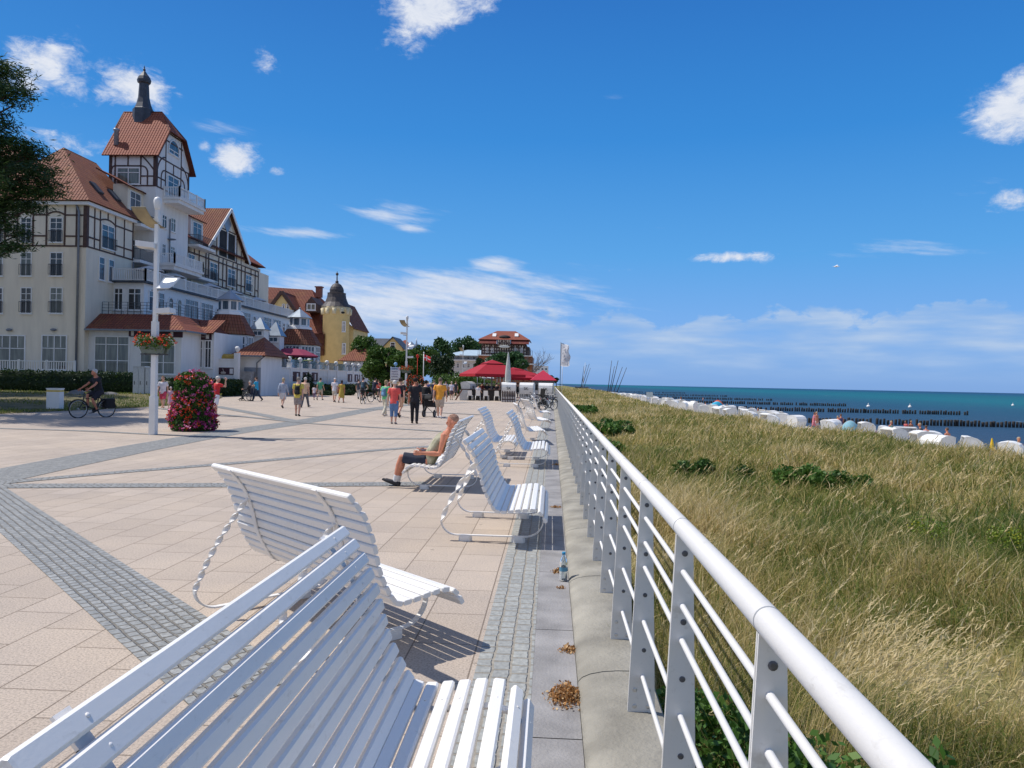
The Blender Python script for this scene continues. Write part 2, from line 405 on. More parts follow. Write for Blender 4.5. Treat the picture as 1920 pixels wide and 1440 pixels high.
g = MB()
def gq(x0, x1, y0, y1, z): g.quad((x0, y0, z), (x1, y0, z), (x1, y1, z), (x0, y1, z))
gq(-400, -.409, -12, 700, 0)
structure(tag(g.build('promenade', m_slab), 'pinkish beige slab paving of the wide promenade', 'promenade'))
def strip_mesh(b_, pts, hw, z, closed=False):
    """ribbon with UV in metres along / across"""
    P = [Vector((p[0], p[1], 0)) for p in pts]; s_ = 0; L_ = []; Rr = []; S = []
    for i, p in enumerate(P):
        t = (P[min(i + 1, len(P) - 1)] - P[max(i - 1, 0)]).normalized(); nrm = Vector((t.y, -t.x, 0))
        if i: s_ += (P[i] - P[i - 1]).length
        L_.append(p - nrm * hw); Rr.append(p + nrm * hw); S.append(s_)
    for i in range(len(P) - 1):
        b_.quad(L_[i] + Vector((0, 0, z)), Rr[i] + Vector((0, 0, z)), Rr[i + 1] + Vector((0, 0, z)), L_[i + 1] + Vector((0, 0, z)),
                uv=[(S[i], 0), (S[i], 2 * hw), (S[i + 1], 2 * hw), (S[i + 1], 0)])
def spline(pts, n=8):
    out = []; P = [Vector((p[0], p[1], 0)) for p in pts]
    for i in range(len(P) - 1):
        p0 = P[max(i - 1, 0)]; p1 = P[i]; p2 = P[i + 1]; p3 = P[min(i + 2, len(P) - 1)]
        for k in range(n):
            t = k / n
            out.append(.5 * ((2 * p1) + (p2 - p0) * t + (2 * p0 - 5 * p1 + 4 * p2 - p3) * t * t + (3 * p1 - p0 - 3 * p2 + p3) * t ** 3))
    out.append(P[-1]); return out
c = MB(); strip_mesh(c, [(-.2415, -12), (-.2415, 220)], .1675, 0.0)
structure(c.build('cobble_edging', m_cob2))
c = MB()
for k in range(-8, 140):
    y0 = 3.54 + 1.56 * k
    c.quad((-.073, y0 + .004, 0), (.18, y0 + .004, 0), (.18, y0 + 1.556, 0), (-.073, y0 + 1.556, 0))
structure(c.build('kerb_slabs', m_grey))
c = MB(); c.quad((-.43, -12, -.006), (.3, -12, -.006), (.3, 225, -.006), (-.43, 225, -.006)); structure(c.build('kerb_bedding', m_joint))
# cobble bands across the plaza (ground positions)
bands = [
    ([(-40, 915), (160, 1058), (330, 1190), (470, 1300)], .30),
    ([(-60, 905), (60, 880), (180, 856), (300, 833), (440, 809), (560, 792), (640, 778), (720, 764), (800, 757), (880, 755)], .55),
    ([(-60, 914), (0, 906), (220, 886), (435, 869), (560, 858), (700, 845), (822, 836)], .16),
    ([(-60, 912), (200, 911), (420, 910), (740, 908), (800, 907)], .22),
    ([(-60, 802), (150, 808), (293, 815), (480, 822), (640, 823), (810, 823)], .14),
    ([(560, 793), (640, 798), (740, 804), (860, 811)], .16),
    ([(405, 762), (480, 776), (560, 792)], .30),
    ([(230, 760), (420, 778), (560, 792)], .2),
    ([(640, 765), (760, 771), (900, 778)], .2),
]
for i, (pp, hw) in enumerate(bands):
    c = MB(); pts = [G(*p) for p in pp]
    if i == 0:
        a_, b_ = pts[0], pts[-1]; pts = [a_ + (b_ - a_) * t for t in (0, .33, .66, 1)]
    strip_mesh(c, spline(pts), hw, .004 + .0015 * i)
    structure(c.build('cobble_band', m_cob))

# ------------------------------------------------------------------ concrete coping with railing
cop = MB()
prof = [(.182, -.02), (.184, .012), (.205, .036), (.25, .057), (.32, .073), (.40, .081), (.50, .083), (.575, .076), (.59, .05), (.60, -.9), (.2, -.9)]
y = 4.2 - 2.07 * 7
while y < 215:
    cop.prism([(p[0], y + .006, p[1]) for p in prof], (0, 2.058, 0)); y += 2.07
cop.sm = [False] * len(cop.f)
for i in range(len(cop.f)):
    if len(cop.f[i]) == 4: cop.sm[i] = True
o = tag(cop.build('concrete_coping', m_conc), 'rounded concrete coping wall under the white railing beside the dune', 'low wall')
o.data.polygons.foreach_set('use_smooth', cop.sm)
es = o.modifiers.new('split', 'EDGE_SPLIT'); es.split_angle = R(40)

def mat_paint(name, col, grime, rough, amt=.5):
    m, nt, b = new_mat(name); L = nt.links.new; tc = _n(nt, 'ShaderNodeTexCoord'); prev = None
    for sc, lo, hi, k, off in ((3.2, .52, .78, .35, 0), (26, .60, .70, .5, 4), (90, .66, .72, .6, 9)):
        mp = _n(nt, 'ShaderNodeMapping'); mp.inputs['Location'].default_value = (off, off * .6, off * .3); mp.inputs['Scale'].default_value = (1, .55, 1); L(tc.outputs['Object'], mp.inputs[0])
        no = _n(nt, 'ShaderNodeTexNoise'); no.inputs['Scale'].default_value = sc; no.inputs['Detail'].default_value = 7; no.inputs['Roughness'].default_value = .65; L(mp.outputs[0], no.inputs['Vector'])
        mr = _n(nt, 'ShaderNodeMapRange'); mr.inputs[1].default_value = lo; mr.inputs[2].default_value = hi; mr.inputs[4].default_value = k * amt; L(no.outputs['Fac'], mr.inputs[0])
        mx = _n(nt, 'ShaderNodeMix', data_type='RGBA'); L(mr.outputs[0], mx.inputs['Factor']); mx.inputs[7].default_value = (*grime, 1)
        if prev is None: mx.inputs[6].default_value = (*col, 1)
        else: L(prev, mx.inputs[6])
        prev = mx.outputs[2]
    L(prev, b.inputs['Base Color']); rr = _n(nt, 'ShaderNodeMapRange'); L(no.outputs['Fac'], rr.inputs[0]); rr.inputs[3].default_value = rough * .75; rr.inputs[4].default_value = rough * 1.35; L(rr.outputs[0], b.inputs['Roughness'])
    b.inputs['Specular IOR Level'].default_value = .45
    bp = _n(nt, 'ShaderNodeBump'); bp.inputs['Strength'].default_value = .12; bp.inputs['Distance'].default_value = .004; L(no.outputs['Fac'], bp.inputs['Height']); L(bp.outputs[0], b.inputs['Normal'])
    return m
m_white = mat_paint('white_paint', (.85, .825, .785), (.42, .38, .31), .36, .55)
m_whitemetal = mat_paint('white_coated_steel', (.85, .825, .785), (.45, .41, .35), .42, .5)
m_postm = mat_paint('grey_coated_plate', (.70, .68, .64), (.34, .31, .26), .45, .55)
m_bolt = M('dark_bolt', (.12, .12, .13), .4, .1, 8, metal=.6)
m_steel = M('bolt_steel', (.55, .55, .55), .35, .1, 8, metal=.8)
m_ring = C((.35, .36, .37), .6)
rl = empty('railing', (.47, 0, 0), 0, 'long white railing with thick round handrail and flat posts above the dune', 'railing')
SP, Y0 = 1.04, -.47
NP_ = 99
YE = Y0 + SP * (NP_ - 1)
b_ = MB(); b_.tube([(0, -1.2, 1.185), (0, YE + .3, 1.185)], .0315, 28); b_.build('handrail', m_whitemetal, rl)
for zz in (1.03, .91, .79, .525, .255):
    b_ = MB(); b_.tube([(.004, -1.2, zz), (.004, YE, zz)], .0105, 10); b_.build('rail_bar', m_whitemetal, rl)
def post_mb(bolts):
    b_ = MB()
    for yo in (-.0105, .0015):
        poly = [(-.066, yo, .068), (.068, yo, .068), (.036, yo, 1.16), (-.022, yo, 1.16)]
        b_.prism(poly, (0, .009, 0))
    b_.prism([(-.058, -.0016, .08), (.06, -.0016, .08), (.03, -.0016, 1.14), (-.016, -.0016, 1.14)], (0, .0032, 0))
    if bolts:
        b_.cur = 1
        for zz in (1.095, .855, .655, .385): bolt_mb(b_, .008, zz)
        b_.cur = 2
        for zz in (.11, .19):
            for xx in (-.032, .034): bolt_mb(b_, xx, zz)
    return b_
def bolt_mb(b_, x, z, y=-.0105, r=.0108):
    q = MB(); q.lathe([(r, 0), (r, .0016), (r * .6, .0032)], (0, 0, 0), 10)
    b_.add([(x + v[0], y - v[2], z + v[1]) for v in q.v], q.f)
pme = []
for fl in (False, True):
    pm = post_mb(fl).mesh('post')
    for m_ in (m_postm, m_bolt, m_steel): pm.materials.append(m_)
    pme.append(pm)
q = MB(); bolt_mb(q, 0, 0, 0); bme = q.mesh('bolt'); bme.materials.append(m_bolt)
q = MB(); bolt_mb(q, 0, 0, 0); ane = q.mesh('anchor_bolt'); ane.materials.append(m_steel)
rg = MB(); rg.tube([(0, -.003, 1.185), (0, .003, 1.185)], .0322, 28); rge = rg.mesh('joint_ring'); rge.materials.append(m_ring)
for k in range(NP_):
    yy = Y0 + SP * k
    near = k < 9
    p = link_mesh('post', pme[0 if near else 1], rl, (0, yy, 0))
    if near:
        for zz in (1.095, .855, .655, .385): link_mesh('bolt', bme, p, (.008, -.0105, zz))
        for zz in (.11, .19):
            for xx in (-.032, .034): link_mesh('anchor_bolt', ane, p, (xx, -.0105, zz))
    if k < 30: link_mesh('joint_ring', rge, p)
# ------------------------------------------------------------------ benches
PROFILE = [(-.335, 1.075), (-.285, 1.015), (-.225, .93), (-.178, .82), (-.148, .72), (-.125, .62), (-.095, .54), (-.058, .465), (-.012, .385), (.03, .345), (.10, .336), (.2, .345), (.30, .358), (.40, .365), (.455, .35), (.50, .305), (.535, .245)]
def resample(pts, n):
    P = [Vector((p[0], 0, p[1])) for p in pts]; d = [0]
    for i in range(1, len(P)): d.append(d[-1] + (P[i] - P[i - 1]).length)
    out = []
    for k in range(n):
        s_ = d[-1] * k / (n - 1)
        i = max(j for j in range(len(d)) if d[j] <= s_ + 1e-9); i = min(i, len(P) - 2)
        t = (s_ - d[i]) / (d[i + 1] - d[i]); out.append(P[i].lerp(P[i + 1], t))
    return out
def smooth_prof():
    P = [Vector((p[0], p[1], 0)) for p in PROFILE]
    return [(q.x, q.y) for q in spline([(p.x, p.y) for p in P], 4)]
SPROF = smooth_prof()
def slat_mb(b_, c_, t_, L_, wd=.0555, th=.036):
    """slat along Y centred at c_, t_ tangent in XZ"""
    n_ = Vector((-t_.z, 0, t_.x)); n_ = n_ if True else n_
    ch = .008
    sec = [(-wd / 2 + ch, -th / 2), (wd / 2 - ch, -th / 2), (wd / 2, -th / 2 + ch), (wd / 2, th / 2 - ch), (wd / 2 - ch, th / 2), (-wd / 2 + ch, th / 2), (-wd / 2, th / 2 - ch), (-wd / 2, -th / 2 + ch)]
    rings = []
    for yy, sc in ((-L_ / 2, .86), (-L_ / 2 + .007, 1), (L_ / 2 - .007, 1), (L_ / 2, .86)):
        rings.append([c_ + t_ * (a * sc) + n_ * (e * sc) + Vector((0, yy, 0)) for a, e in sec])
    b_.rings(rings, True, False)
_bench_n = [0]
def bench(x, y, rz, label, L_=1.95, spacing=1.4, twist=4.0, leg_w=.052, zs=1.0, wd=.0605, group='white curved benches on the promenade'):
    root = empty('bench', (x, y, 0), rz, label, 'bench', group)
    NS = 19
    pts = resample(SPROF, NS * 2 + 1)
    bk = MB(); st = MB()
    for i in range(NS):
        c_ = pts[2 * i + 1]; t_ = (pts[2 * i + 2] - pts[2 * i]).normalized()
        n_ = Vector((-t_.z, 0, t_.x))
        if n_.z < 0 and abs(n_.z) > .1: n_ = -n_
        j = (random.random() - .5) * .004
        slat_mb(bk if i < 11 else st, c_ + n_ * (.024 + j), t_, L_ + (random.random() - .5) * .006, wd)
        nn = Vector((-t_.z, 0, t_.x))
        for s_ in (-1, 1):
            q = MB(); q.ball((0, 0, 0), .0062, .0062, .0022, 8, 4)
            (bk if i < 11 else st).add([tuple(c_ + nn * (.024 + .018) + t_ * v[0] + nn * v[2] + Vector((0, s_ * spacing / 2 + v[1], 0))) for v in q.v], q.f, True)
    b1 = bk.build('backrest', m_white, root); b2 = st.build('seat', m_white, root); root.scale = (1, 1, zs)
    for s_ in (-1, 1):
        yy = s_ * spacing / 2
        f = MB()
        pp = resample(SPROF, 34)
        for i in range(len(pp) - 1):
            t_ = (pp[i + 1] - pp[i]).normalized()
            f.bar(pp[i] + Vector((0, yy, 0)) - t_ * .003, pp[i + 1] + Vector((0, yy, 0)) + t_ * .003, .05, .009, Vector((-t_.z, 0, t_.x)))
        f.build('support_rib', m_white, root)
        # floor runner: flat bar looping from the rear leg along the floor and up to the seat front
        z0 = .062; loop = []
        for a in range(0, 91, 10):
            loop.append((-.40 - .16 * math.cos(R(a)), z0 + .15 - .15 * math.sin(R(a))))
        for a in range(0, 131, 10):
            loop.append((.33 + .19 * math.sin(R(a)), z0 + .18 - .18 * math.cos(R(a))))
        loop.append((.42, .345))
        f = MB()
        for i in range(len(loop) - 1):
            a_ = Vector((loop[i][0], yy, loop[i][1])); e_ = Vector((loop[i + 1][0], yy, loop[i + 1][1])); t_ = (e_ - a_).normalized()
            f.bar(a_ - t_ * .002, e_ + t_ * .002, .04, .012, Vector((-t_.z, 0, t_.x)))
        f.build('runner', m_white, root)
        # twisted flat bar from the runner up to the back
        a_ = Vector((-.56, yy, z0 + .145)); e_ = Vector((-.195, yy, .845)); ax = (e_ - a_).normalized()
        u0 = Vector((0, 1, 0)); v0 = ax.cross(u0); f = MB(); rs = []
        NN = int(14 * twist)
        for i in range(NN + 1):
            t = i / NN; an = math.pi * twist * t; ca, sa = math.cos(an), math.sin(an)
            uu = u0 * ca + v0 * sa; vv = -u0 * sa + v0 * ca; p = a_.lerp(e_, t) + Vector((-.035 * math.sin(math.pi * t), 0, 0))
            hw, ht = leg_w / 2, .006
            rs.append([p + uu * hw + vv * ht, p - uu * hw + vv * ht, p - uu * hw - vv * ht, p + uu * hw - vv * ht])
        f.rings(rs, True, False); f.build('twisted_leg', m_white, root)
        for fx in (-.30, .26):
            f = MB(); hx = [(-.072, 0), (-.046, -.032), (.046, -.032), (.072, 0), (.046, .032), (-.046, .032)]
            f.rings([[(fx + a * s2, yy + e * s2, zz) for a, e in hx] for s2, zz in ((1.0, .0), (1.0, .036), (.9, .056))], True, False)
            f.build('foot_pad', m_white, root)
    return root
G1 = None
bench(-.61, 2.24, R(0), 'closest white bench at the bottom edge, its slatted front facing the railing', L_=2.06, spacing=1.66, wd=.055, zs=.945)
BEN2 = bench(-1.61, 5.03, R(47), 'white bench turned askew, showing the back of its slats, behind the closest bench', L_=1.9, spacing=1.2, twist=8, leg_w=.04, wd=.0625, zs=.945)
bench(-.575, 8.55, 0, 'white bench with blue shaded slats behind the seated man, on broad twisted legs', L_=1.95, spacing=1.4, twist=4)
BEN4 = bench(-1.68, 12.2, R(180), 'white bench the man in the sleeveless shirt sits on, facing the buildings', L_=1.95, spacing=1.4, twist=5)
bench(-1.30, 17.3, R(0), 'white bench directly behind the seated man with its back against his', L_=1.9, spacing=1.4, twist=6, leg_w=.045)
bench(-.56, 15.6, R(0), 'white bench with rope thin twisted legs facing the railing past the seated man', L_=1.95, spacing=1.4, twist=8, leg_w=.036)
bench(-.72, 21.3, R(6), 'white bench of which only the seat slats show above another bench', L_=1.9, spacing=1.4, twist=6, leg_w=.04)
bench(-.66, 27.3, R(11), 'white bench turned away, its pale back raised before the parked bicycles', L_=1.9, spacing=1.4, twist=6, leg_w=.04)
bench(-.58, 34.5, R(4), 'smallest and farthest white bench beside the parked bicycles', L_=1.9, spacing=1.4, twist=6, leg_w=.04)
# ------------------------------------------------------------------ dune, beach, sea
def np_noise(x, y, s, seed=0):
    r_ = np.random.default_rng(seed); t = np.zeros_like(x, dtype=float)
    for k in range(7):
        a = r_.uniform(0, 2 * np.pi); f = s * r_.uniform(.6, 1.9); p = r_.uniform(0, 6.28, 2)
        t += np.sin(f * (x * np.cos(a) + y * np.sin(a)) + p[0] + 1.3 * np.sin(f * .7 * (y * np.cos(a) - x * np.sin(a)) + p[1]))
    return t / 4.0
def sstep(a, b, x):
    t = np.clip((x - a) / (b - a), 0, 1); return t * t * (3 - 2 * t)
def dune_edge(y):
    return np.interp(y, [-15, 0, 10, 23, 37, 56, 112, 260], [18, 17, 15.6, 14.0, 11.8, 9.6, 9.3, 9.3]) + .5 * np.sin(y * .45) + .3 * np.sin(y * 1.13 + 1)
def dune_z(x, y):
    x = np.asarray(x, float); y = np.asarray(y, float)
    top = -.46 + .10 * np_noise(x, y, .55, 3) + .05 * np_noise(x, y, 1.6, 4) + .12 * sstep(2, 9, x) + .55 * sstep(60, 150, y)
    top = np.where(x < 1.1, top - .12 * (1.1 - x), top)
    e = dune_edge(y)
    beach = np.where(x < 27, -1.72 - .05 * np.clip(x - 14, 0, 30), -2.37 - .06 * (x - 27))
    f = sstep(0, 4.5, x - e)
    return top * (1 - f) + beach * f
xs = np.concatenate([[.597], np.linspace(.7, 24, 110), np.linspace(24.6, 60, 30)])
ys = np.concatenate([np.linspace(-14, 40, 140), np.linspace(41, 130, 90), np.linspace(133, 560, 60)])
gx, gy = np.meshgrid(xs, ys)
gz = dune_z(gx, gy)
V = np.stack([gx.ravel(), gy.ravel(), gz.ravel()], 1)
nx_, ny_ = len(xs), len(ys)
ii = (np.arange(ny_ - 1)[:, None] * nx_ + np.arange(nx_ - 1)[None, :]).ravel()
F = np.stack([ii, ii + 1, ii + 1 + nx_, ii + nx_], 1)
def mat_dune():
    m, nt, b = new_mat('dune_soil'); L = nt.links.new
    ge = _n(nt, 'ShaderNodeNewGeometry'); sp = _n(nt, 'ShaderNodeSeparateXYZ'); L(ge.outputs['Position'], sp.inputs[0])
    no = _n(nt, 'ShaderNodeTexNoise'); no.inputs['Scale'].default_value = .9; no.inputs['Detail'].default_value = 8; no.inputs['Roughness'].default_value = .7
    L(ge.outputs['Position'], no.inputs['Vector'])
    r1 = _n(nt, 'ShaderNodeValToRGB'); e = r1.color_ramp.elements
    e[0].position = .32; e[0].color = (.10, .105, .032, 1); e[1].position = .7; e[1].color = (.36, .28, .15, 1)
    x = e.new(.5); x.color = (.20, .185, .07, 1)
    L(no.outputs['Fac'], r1.inputs[0])
    mr = _n(nt, 'ShaderNodeMapRange'); L(sp.outputs['Z'], mr.inputs[0]); mr.inputs[1].default_value = -1.0; mr.inputs[2].default_value = -1.5
    mx = _n(nt, 'ShaderNodeMix', data_type='RGBA'); L(mr.outputs[0], mx.inputs['Factor']); L(r1.outputs[0], mx.inputs[6]); mx.inputs[7].default_value = (.62, .54, .42, 1)
    L(mx.outputs[2], b.inputs['Base Color']); b.inputs['Roughness'].default_value = .95; b.inputs['Specular IOR Level'].default_value = .1
    n2 = _n(nt, 'ShaderNodeTexNoise'); n2.inputs['Scale'].default_value = 14; n2.inputs['Detail'].default_value = 8; L(ge.outputs['Position'], n2.inputs['Vector'])
    bp = _n(nt, 'ShaderNodeBump'); bp.inputs['Strength'].default_value = .8; bp.inputs['Distance'].default_value = .08; L(n2.outputs['Fac'], bp.inputs['Height']); L(bp.outputs[0], b.inputs['Normal'])
    return m
structure(link_mesh('dune_and_beach', np_mesh('dune', V, F, [mat_dune()], True)))
def mat_sea():
    m, nt, b = new_mat('sea_water'); L = nt.links.new
    ge = _n(nt, 'ShaderNodeNewGeometry'); sp = _n(nt, 'ShaderNodeSeparateXYZ'); L(ge.outputs['Position'], sp.inputs[0])
    mp = _n(nt, 'ShaderNodeMapping'); mp.inputs['Scale'].default_value = (.012, .004, 1); L(ge.outputs['Position'], mp.inputs[0])
    no = _n(nt, 'ShaderNodeTexNoise'); no.inputs['Scale'].default_value = 1.0; no.inputs['Detail'].default_value = 5; L(mp.outputs[0], no.inputs['Vector'])
    # water depth grows with the distance from the shore (world X)
    lg = _n(nt, 'ShaderNodeMath', operation='LOGARITHM'); lg.inputs[1].default_value = 10; L(sp.outputs['X'], lg.inputs[0])
    ad = _n(nt, 'ShaderNodeMath', operation='MULTIPLY_ADD'); L(no.outputs['Fac'], ad.inputs[0]); ad.inputs[1].default_value = .45; L(lg.outputs[0], ad.inputs[2])
    mr = _n(nt, 'ShaderNodeMapRange'); L(ad.outputs[0], mr.inputs[0]); mr.inputs[1].default_value = 1.4; mr.inputs[2].default_value = 4.2
    r1 = _n(nt, 'ShaderNodeValToRGB'); e = r1.color_ramp.elements
    st = [(0, (.043, .062, .098)), (.16, (.030, .060, .103)), (.30, (.018, .068, .108)), (.40, (.010, .118, .140)), (.53, (.009, .098, .122)), (.64, (.010, .062, .118)), (1, (.008, .036, .098))]
    while len(e) < len(st): e.new(.5)
    for q, (p_, c_) in zip(e, st): q.position = p_; q.color = (*c_, 1)
    L(mr.outputs[0], r1.inputs[0])
    # small whitecaps
    m2 = _n(nt, 'ShaderNodeMapping'); m2.inputs['Scale'].default_value = (.16, .05, 1); L(ge.outputs['Position'], m2.inputs[0])
    n3 = _n(nt, 'ShaderNodeTexNoise'); n3.inputs['Scale'].default_value = 1; n3.inputs['Detail'].default_value = 6; n3.inputs['Roughness'].default_value = .7; L(m2.outputs[0], n3.inputs['Vector'])
    m3 = _n(nt, 'ShaderNodeMapRange'); L(n3.outputs['Fac'], m3.inputs[0]); m3.inputs[1].default_value = .70; m3.inputs[2].default_value = .76
    mx = _n(nt, 'ShaderNodeMix', data_type='RGBA'); L(m3.outputs[0], mx.inputs['Factor']); L(r1.outputs[0], mx.inputs[6]); mx.inputs[7].default_value = (.6, .66, .68, 1)
    L(mx.outputs[2], b.inputs['Base Color']); b.inputs['Roughness'].default_value = .45; b.inputs['Specular IOR Level'].default_value = .10
    m4 = _n(nt, 'ShaderNodeMapping'); m4.inputs['Scale'].default_value = (.55, .22, 1); L(ge.outputs['Position'], m4.inputs[0])
    n4 = _n(nt, 'ShaderNodeTexNoise'); n4.inputs['Scale'].default_value = 1; n4.inputs['Detail'].default_value = 8; n4.inputs['Roughness'].default_value = .65; L(m4.outputs[0], n4.inputs['Vector'])
    bp = _n(nt, 'ShaderNodeBump'); bp.inputs['Strength'].default_value = .9; bp.inputs['Distance'].default_value = .6; L(n4.outputs['Fac'], bp.inputs['Height']); L(bp.outputs[0], b.inputs['Normal'])
    return m
s_ = MB(); s_.quad((25.3, -300, -2.42), (26000, -26000, -2.42), (26000, 26000, -2.42), (25.3, 26000, -2.42))
structure(s_.build('sea', mat_sea()))

# ------------------------------------------------------------------ dune grass (stuff)
def mat_grass():
    m, nt, b = new_mat('dune_grass_blades'); L = nt.links.new
    at = _n(nt, 'ShaderNodeAttribute', attribute_name='tint')
    r1 = _n(nt, 'ShaderNodeValToRGB'); e = r1.color_ramp.elements
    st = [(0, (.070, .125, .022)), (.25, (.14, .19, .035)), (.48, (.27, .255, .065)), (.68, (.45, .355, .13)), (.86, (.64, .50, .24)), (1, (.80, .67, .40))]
    while len(e) < len(st): e.new(.5)
    for q, (p_, c_) in zip(e, st): q.position = p_; q.color = (*c_, 1)
    L(at.outputs['Fac'], r1.inputs[0]); L(r1.outputs[0], b.inputs['Base Color'])
    b.inputs['Roughness'].default_value = .6; b.inputs['Specular IOR Level'].default_value = .25
    tr = _n(nt, 'ShaderNodeBsdfTranslucent'); L(r1.outputs[0], tr.inputs['Color'])
    mx = _n(nt, 'ShaderNodeMixShader'); mx.inputs[0].default_value = .42
    L(b.outputs[0], mx.inputs[1]); L(tr.outputs[0], mx.inputs[2]); L(mx.outputs[0], nt.nodes['Material Output'].inputs['Surface'])
    return m
m_grass = mat_grass()
def blades(x, y, z, ln, wd, az, lean, droop, tint):
    """curved two-segment blades; all arrays of size n"""
    n = len(x); dx, dy = np.cos(az), np.sin(az)
    sx, sy = -dy, dx
    fa = rng.uniform(0, np.pi, n); sx, sy = np.cos(fa), np.sin(fa)
    P0 = np.stack([x, y, z], 1)
    h1 = ln * .5; P1 = P0 + np.stack([dx * np.sin(lean) * h1, dy * np.sin(lean) * h1, np.cos(lean) * h1], 1)
    l2 = lean + droop; P2 = P1 + np.stack([dx * np.sin(l2) * h1, dy * np.sin(l2) * h1, np.cos(l2) * h1], 1)
    S = np.stack([sx, sy, np.zeros(n)], 1)
    V = np.empty((n, 6, 3)); w_ = wd[:, None] / 2
    V[:, 0] = P0 - S * w_; V[:, 1] = P0 + S * w_; V[:, 2] = P1 - S * w_ * .8; V[:, 3] = P1 + S * w_ * .8; V[:, 4] = P2 - S * w_ * .12; V[:, 5] = P2 + S * w_ * .12
    b0 = np.arange(n) * 6
    Fq = np.concatenate([np.stack([b0, b0 + 1, b0 + 3, b0 + 2], 1), np.stack([b0 + 2, b0 + 3, b0 + 5, b0 + 4], 1)])
    return V.reshape(-1, 3), Fq, np.repeat(tint, 6)
def scatter(n, y0, y1):
    """points on the dune inside a generous wedge of the view"""
    out = []
    tot = 0
    while tot < n:
        y = y0 + (y1 - y0) * rng.random(n * 2); x = .62 + rng.random(n * 2) * 18
        k = (x < dune_edge(y) + 2.4) & (x < .95 * np.maximum(y, 0) + 3.2)
        out.append(np.stack([x[k], y[k]], 1)); tot += k.sum()
    return np.concatenate(out)[:n]
Vs, Fs, Ts = [], [], []; off = 0
def put(vft):
    global off
    v, f, t = vft; Vs.append(v); Fs.append(f + off); Ts.append(t); off += len(v)
def grass_band(n, y0, y1, l0, l1, wk, clump):
    nc = max(1, n // clump); cpt = scatter(nc, y0, y1)
    pts = np.repeat(cpt, clump, 0); m_ = len(pts)
    d = np.hypot(pts[:, 0], pts[:, 1])
    pts = pts + rng.normal(0, 1, (m_, 2)) * np.clip(.03 + .006 * d, .03, .35)[:, None]
    pts[:, 0] = np.maximum(pts[:, 0], .61)
    x, y = pts[:, 0], pts[:, 1]
    z = dune_z(x, y) - .01
    big = np_noise(x, y, .42, 11); mid = np_noise(x, y, 1.3, 12); bare = np_noise(x, y, .8, 15)
    ln = rng.uniform(l0, l1, m_) * (1 + .28 * mid) * (1 + .2 * big); ln = np.clip(ln, .08, 1.0)
    ln = np.where(bare > .55, ln * .5, ln) * np.repeat(rng.uniform(.65, 1.3, nc), clump)
    keep = (rng.random(m_) > .75 * sstep(.5, 1.0, bare))
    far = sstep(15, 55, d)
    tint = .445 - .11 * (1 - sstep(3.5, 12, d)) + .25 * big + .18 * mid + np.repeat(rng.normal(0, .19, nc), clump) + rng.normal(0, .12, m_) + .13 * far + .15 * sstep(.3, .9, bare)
    tint = np.where(rng.random(m_) < .13, rng.uniform(.72, 1, m_), tint)
    az = np.repeat(rng.normal(-.1, 1.7, nc), clump) + rng.normal(0, .75, m_); lean = np.abs(rng.normal(.5, .38, m_)); droop = rng.uniform(.2, 1.25, m_)
    wd = np.maximum(.0042, wk * d) * rng.uniform(.6, 1.3, m_)
    put(blades(*[q[keep] for q in (x, y, z, ln, wd, az, lean, droop, np.clip(tint, 0, 1))]))
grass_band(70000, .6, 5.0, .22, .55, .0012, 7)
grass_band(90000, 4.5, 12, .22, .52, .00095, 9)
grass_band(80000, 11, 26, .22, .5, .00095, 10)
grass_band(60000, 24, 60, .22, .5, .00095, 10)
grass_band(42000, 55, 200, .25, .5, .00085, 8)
# flowering stalks with feathery pale heads bent by the wind
def stalks(pts, l0, l1, wk=.0009, nb=11):
    n = len(pts); x, y = pts[:, 0], pts[:, 1]; z = dune_z(x, y)
    d = np.hypot(x, y); ln = rng.uniform(l0, l1, n); az = rng.normal(-.05, .3, n); lean = rng.uniform(.1, .4, n); dr = rng.uniform(.35, .8, n)
    wd = np.maximum(.0028, wk * d) * .7
    put(blades(x, y, z, ln, wd, az, lean, dr, np.clip(rng.normal(.82, .06, n), 0, 1)))
    h1 = ln * .5; l2 = lean + dr; dx, dy = np.cos(az), np.sin(az)
    P1 = np.stack([x + dx * np.sin(lean) * h1, y + dy * np.sin(lean) * h1, z + np.cos(lean) * h1], 1)
    D2 = np.stack([dx * np.sin(l2), dy * np.sin(l2), np.cos(l2)], 1)
    for k in range(nb):
        t = .45 + .55 * k / nb
        q = P1 + D2 * (h1 * t)[:, None]
        put(blades(q[:, 0], q[:, 1], q[:, 2], rng.uniform(.03, .06, n) * (1.2 - .5 * k / nb), wd * 2.0, az + rng.normal(0, .6, n), l2 + rng.normal(.1, .35, n), rng.uniform(.1, .5, n), np.clip(rng.normal(.93, .05, n), 0, 1)))
def blob_pts(cx, cy, sx, sy, n): return np.stack([rng.normal(cx, sx, n), rng.normal(cy, sy, n)], 1)
stalks(blob_pts(1.50, 3.95, .13, .22, 120), .88, 1.15, .0011, 14)
stalks(blob_pts(2.15, 4.2, .3, .35, 50), .65, .95, .001, 13)
stalks(blob_pts(2.35, 5.6, .35, .5, 30), .5, .8)
stalks(blob_pts(1.8, 8.6, .7, 1.2, 45), .5, .75)
stalks(scatter(420, 2.0, 16), .42, .7)
stalks(scatter(500, 14, 45), .4, .65, .0009, 7)
tag(link_mesh('dune_grass', np_mesh('grass', np.concatenate(Vs), np.concatenate(Fs), [m_grass], False, np.concatenate(Ts))),
    'green and straw coloured marram grass bending in the wind over the dune', 'grass', kind='stuff')

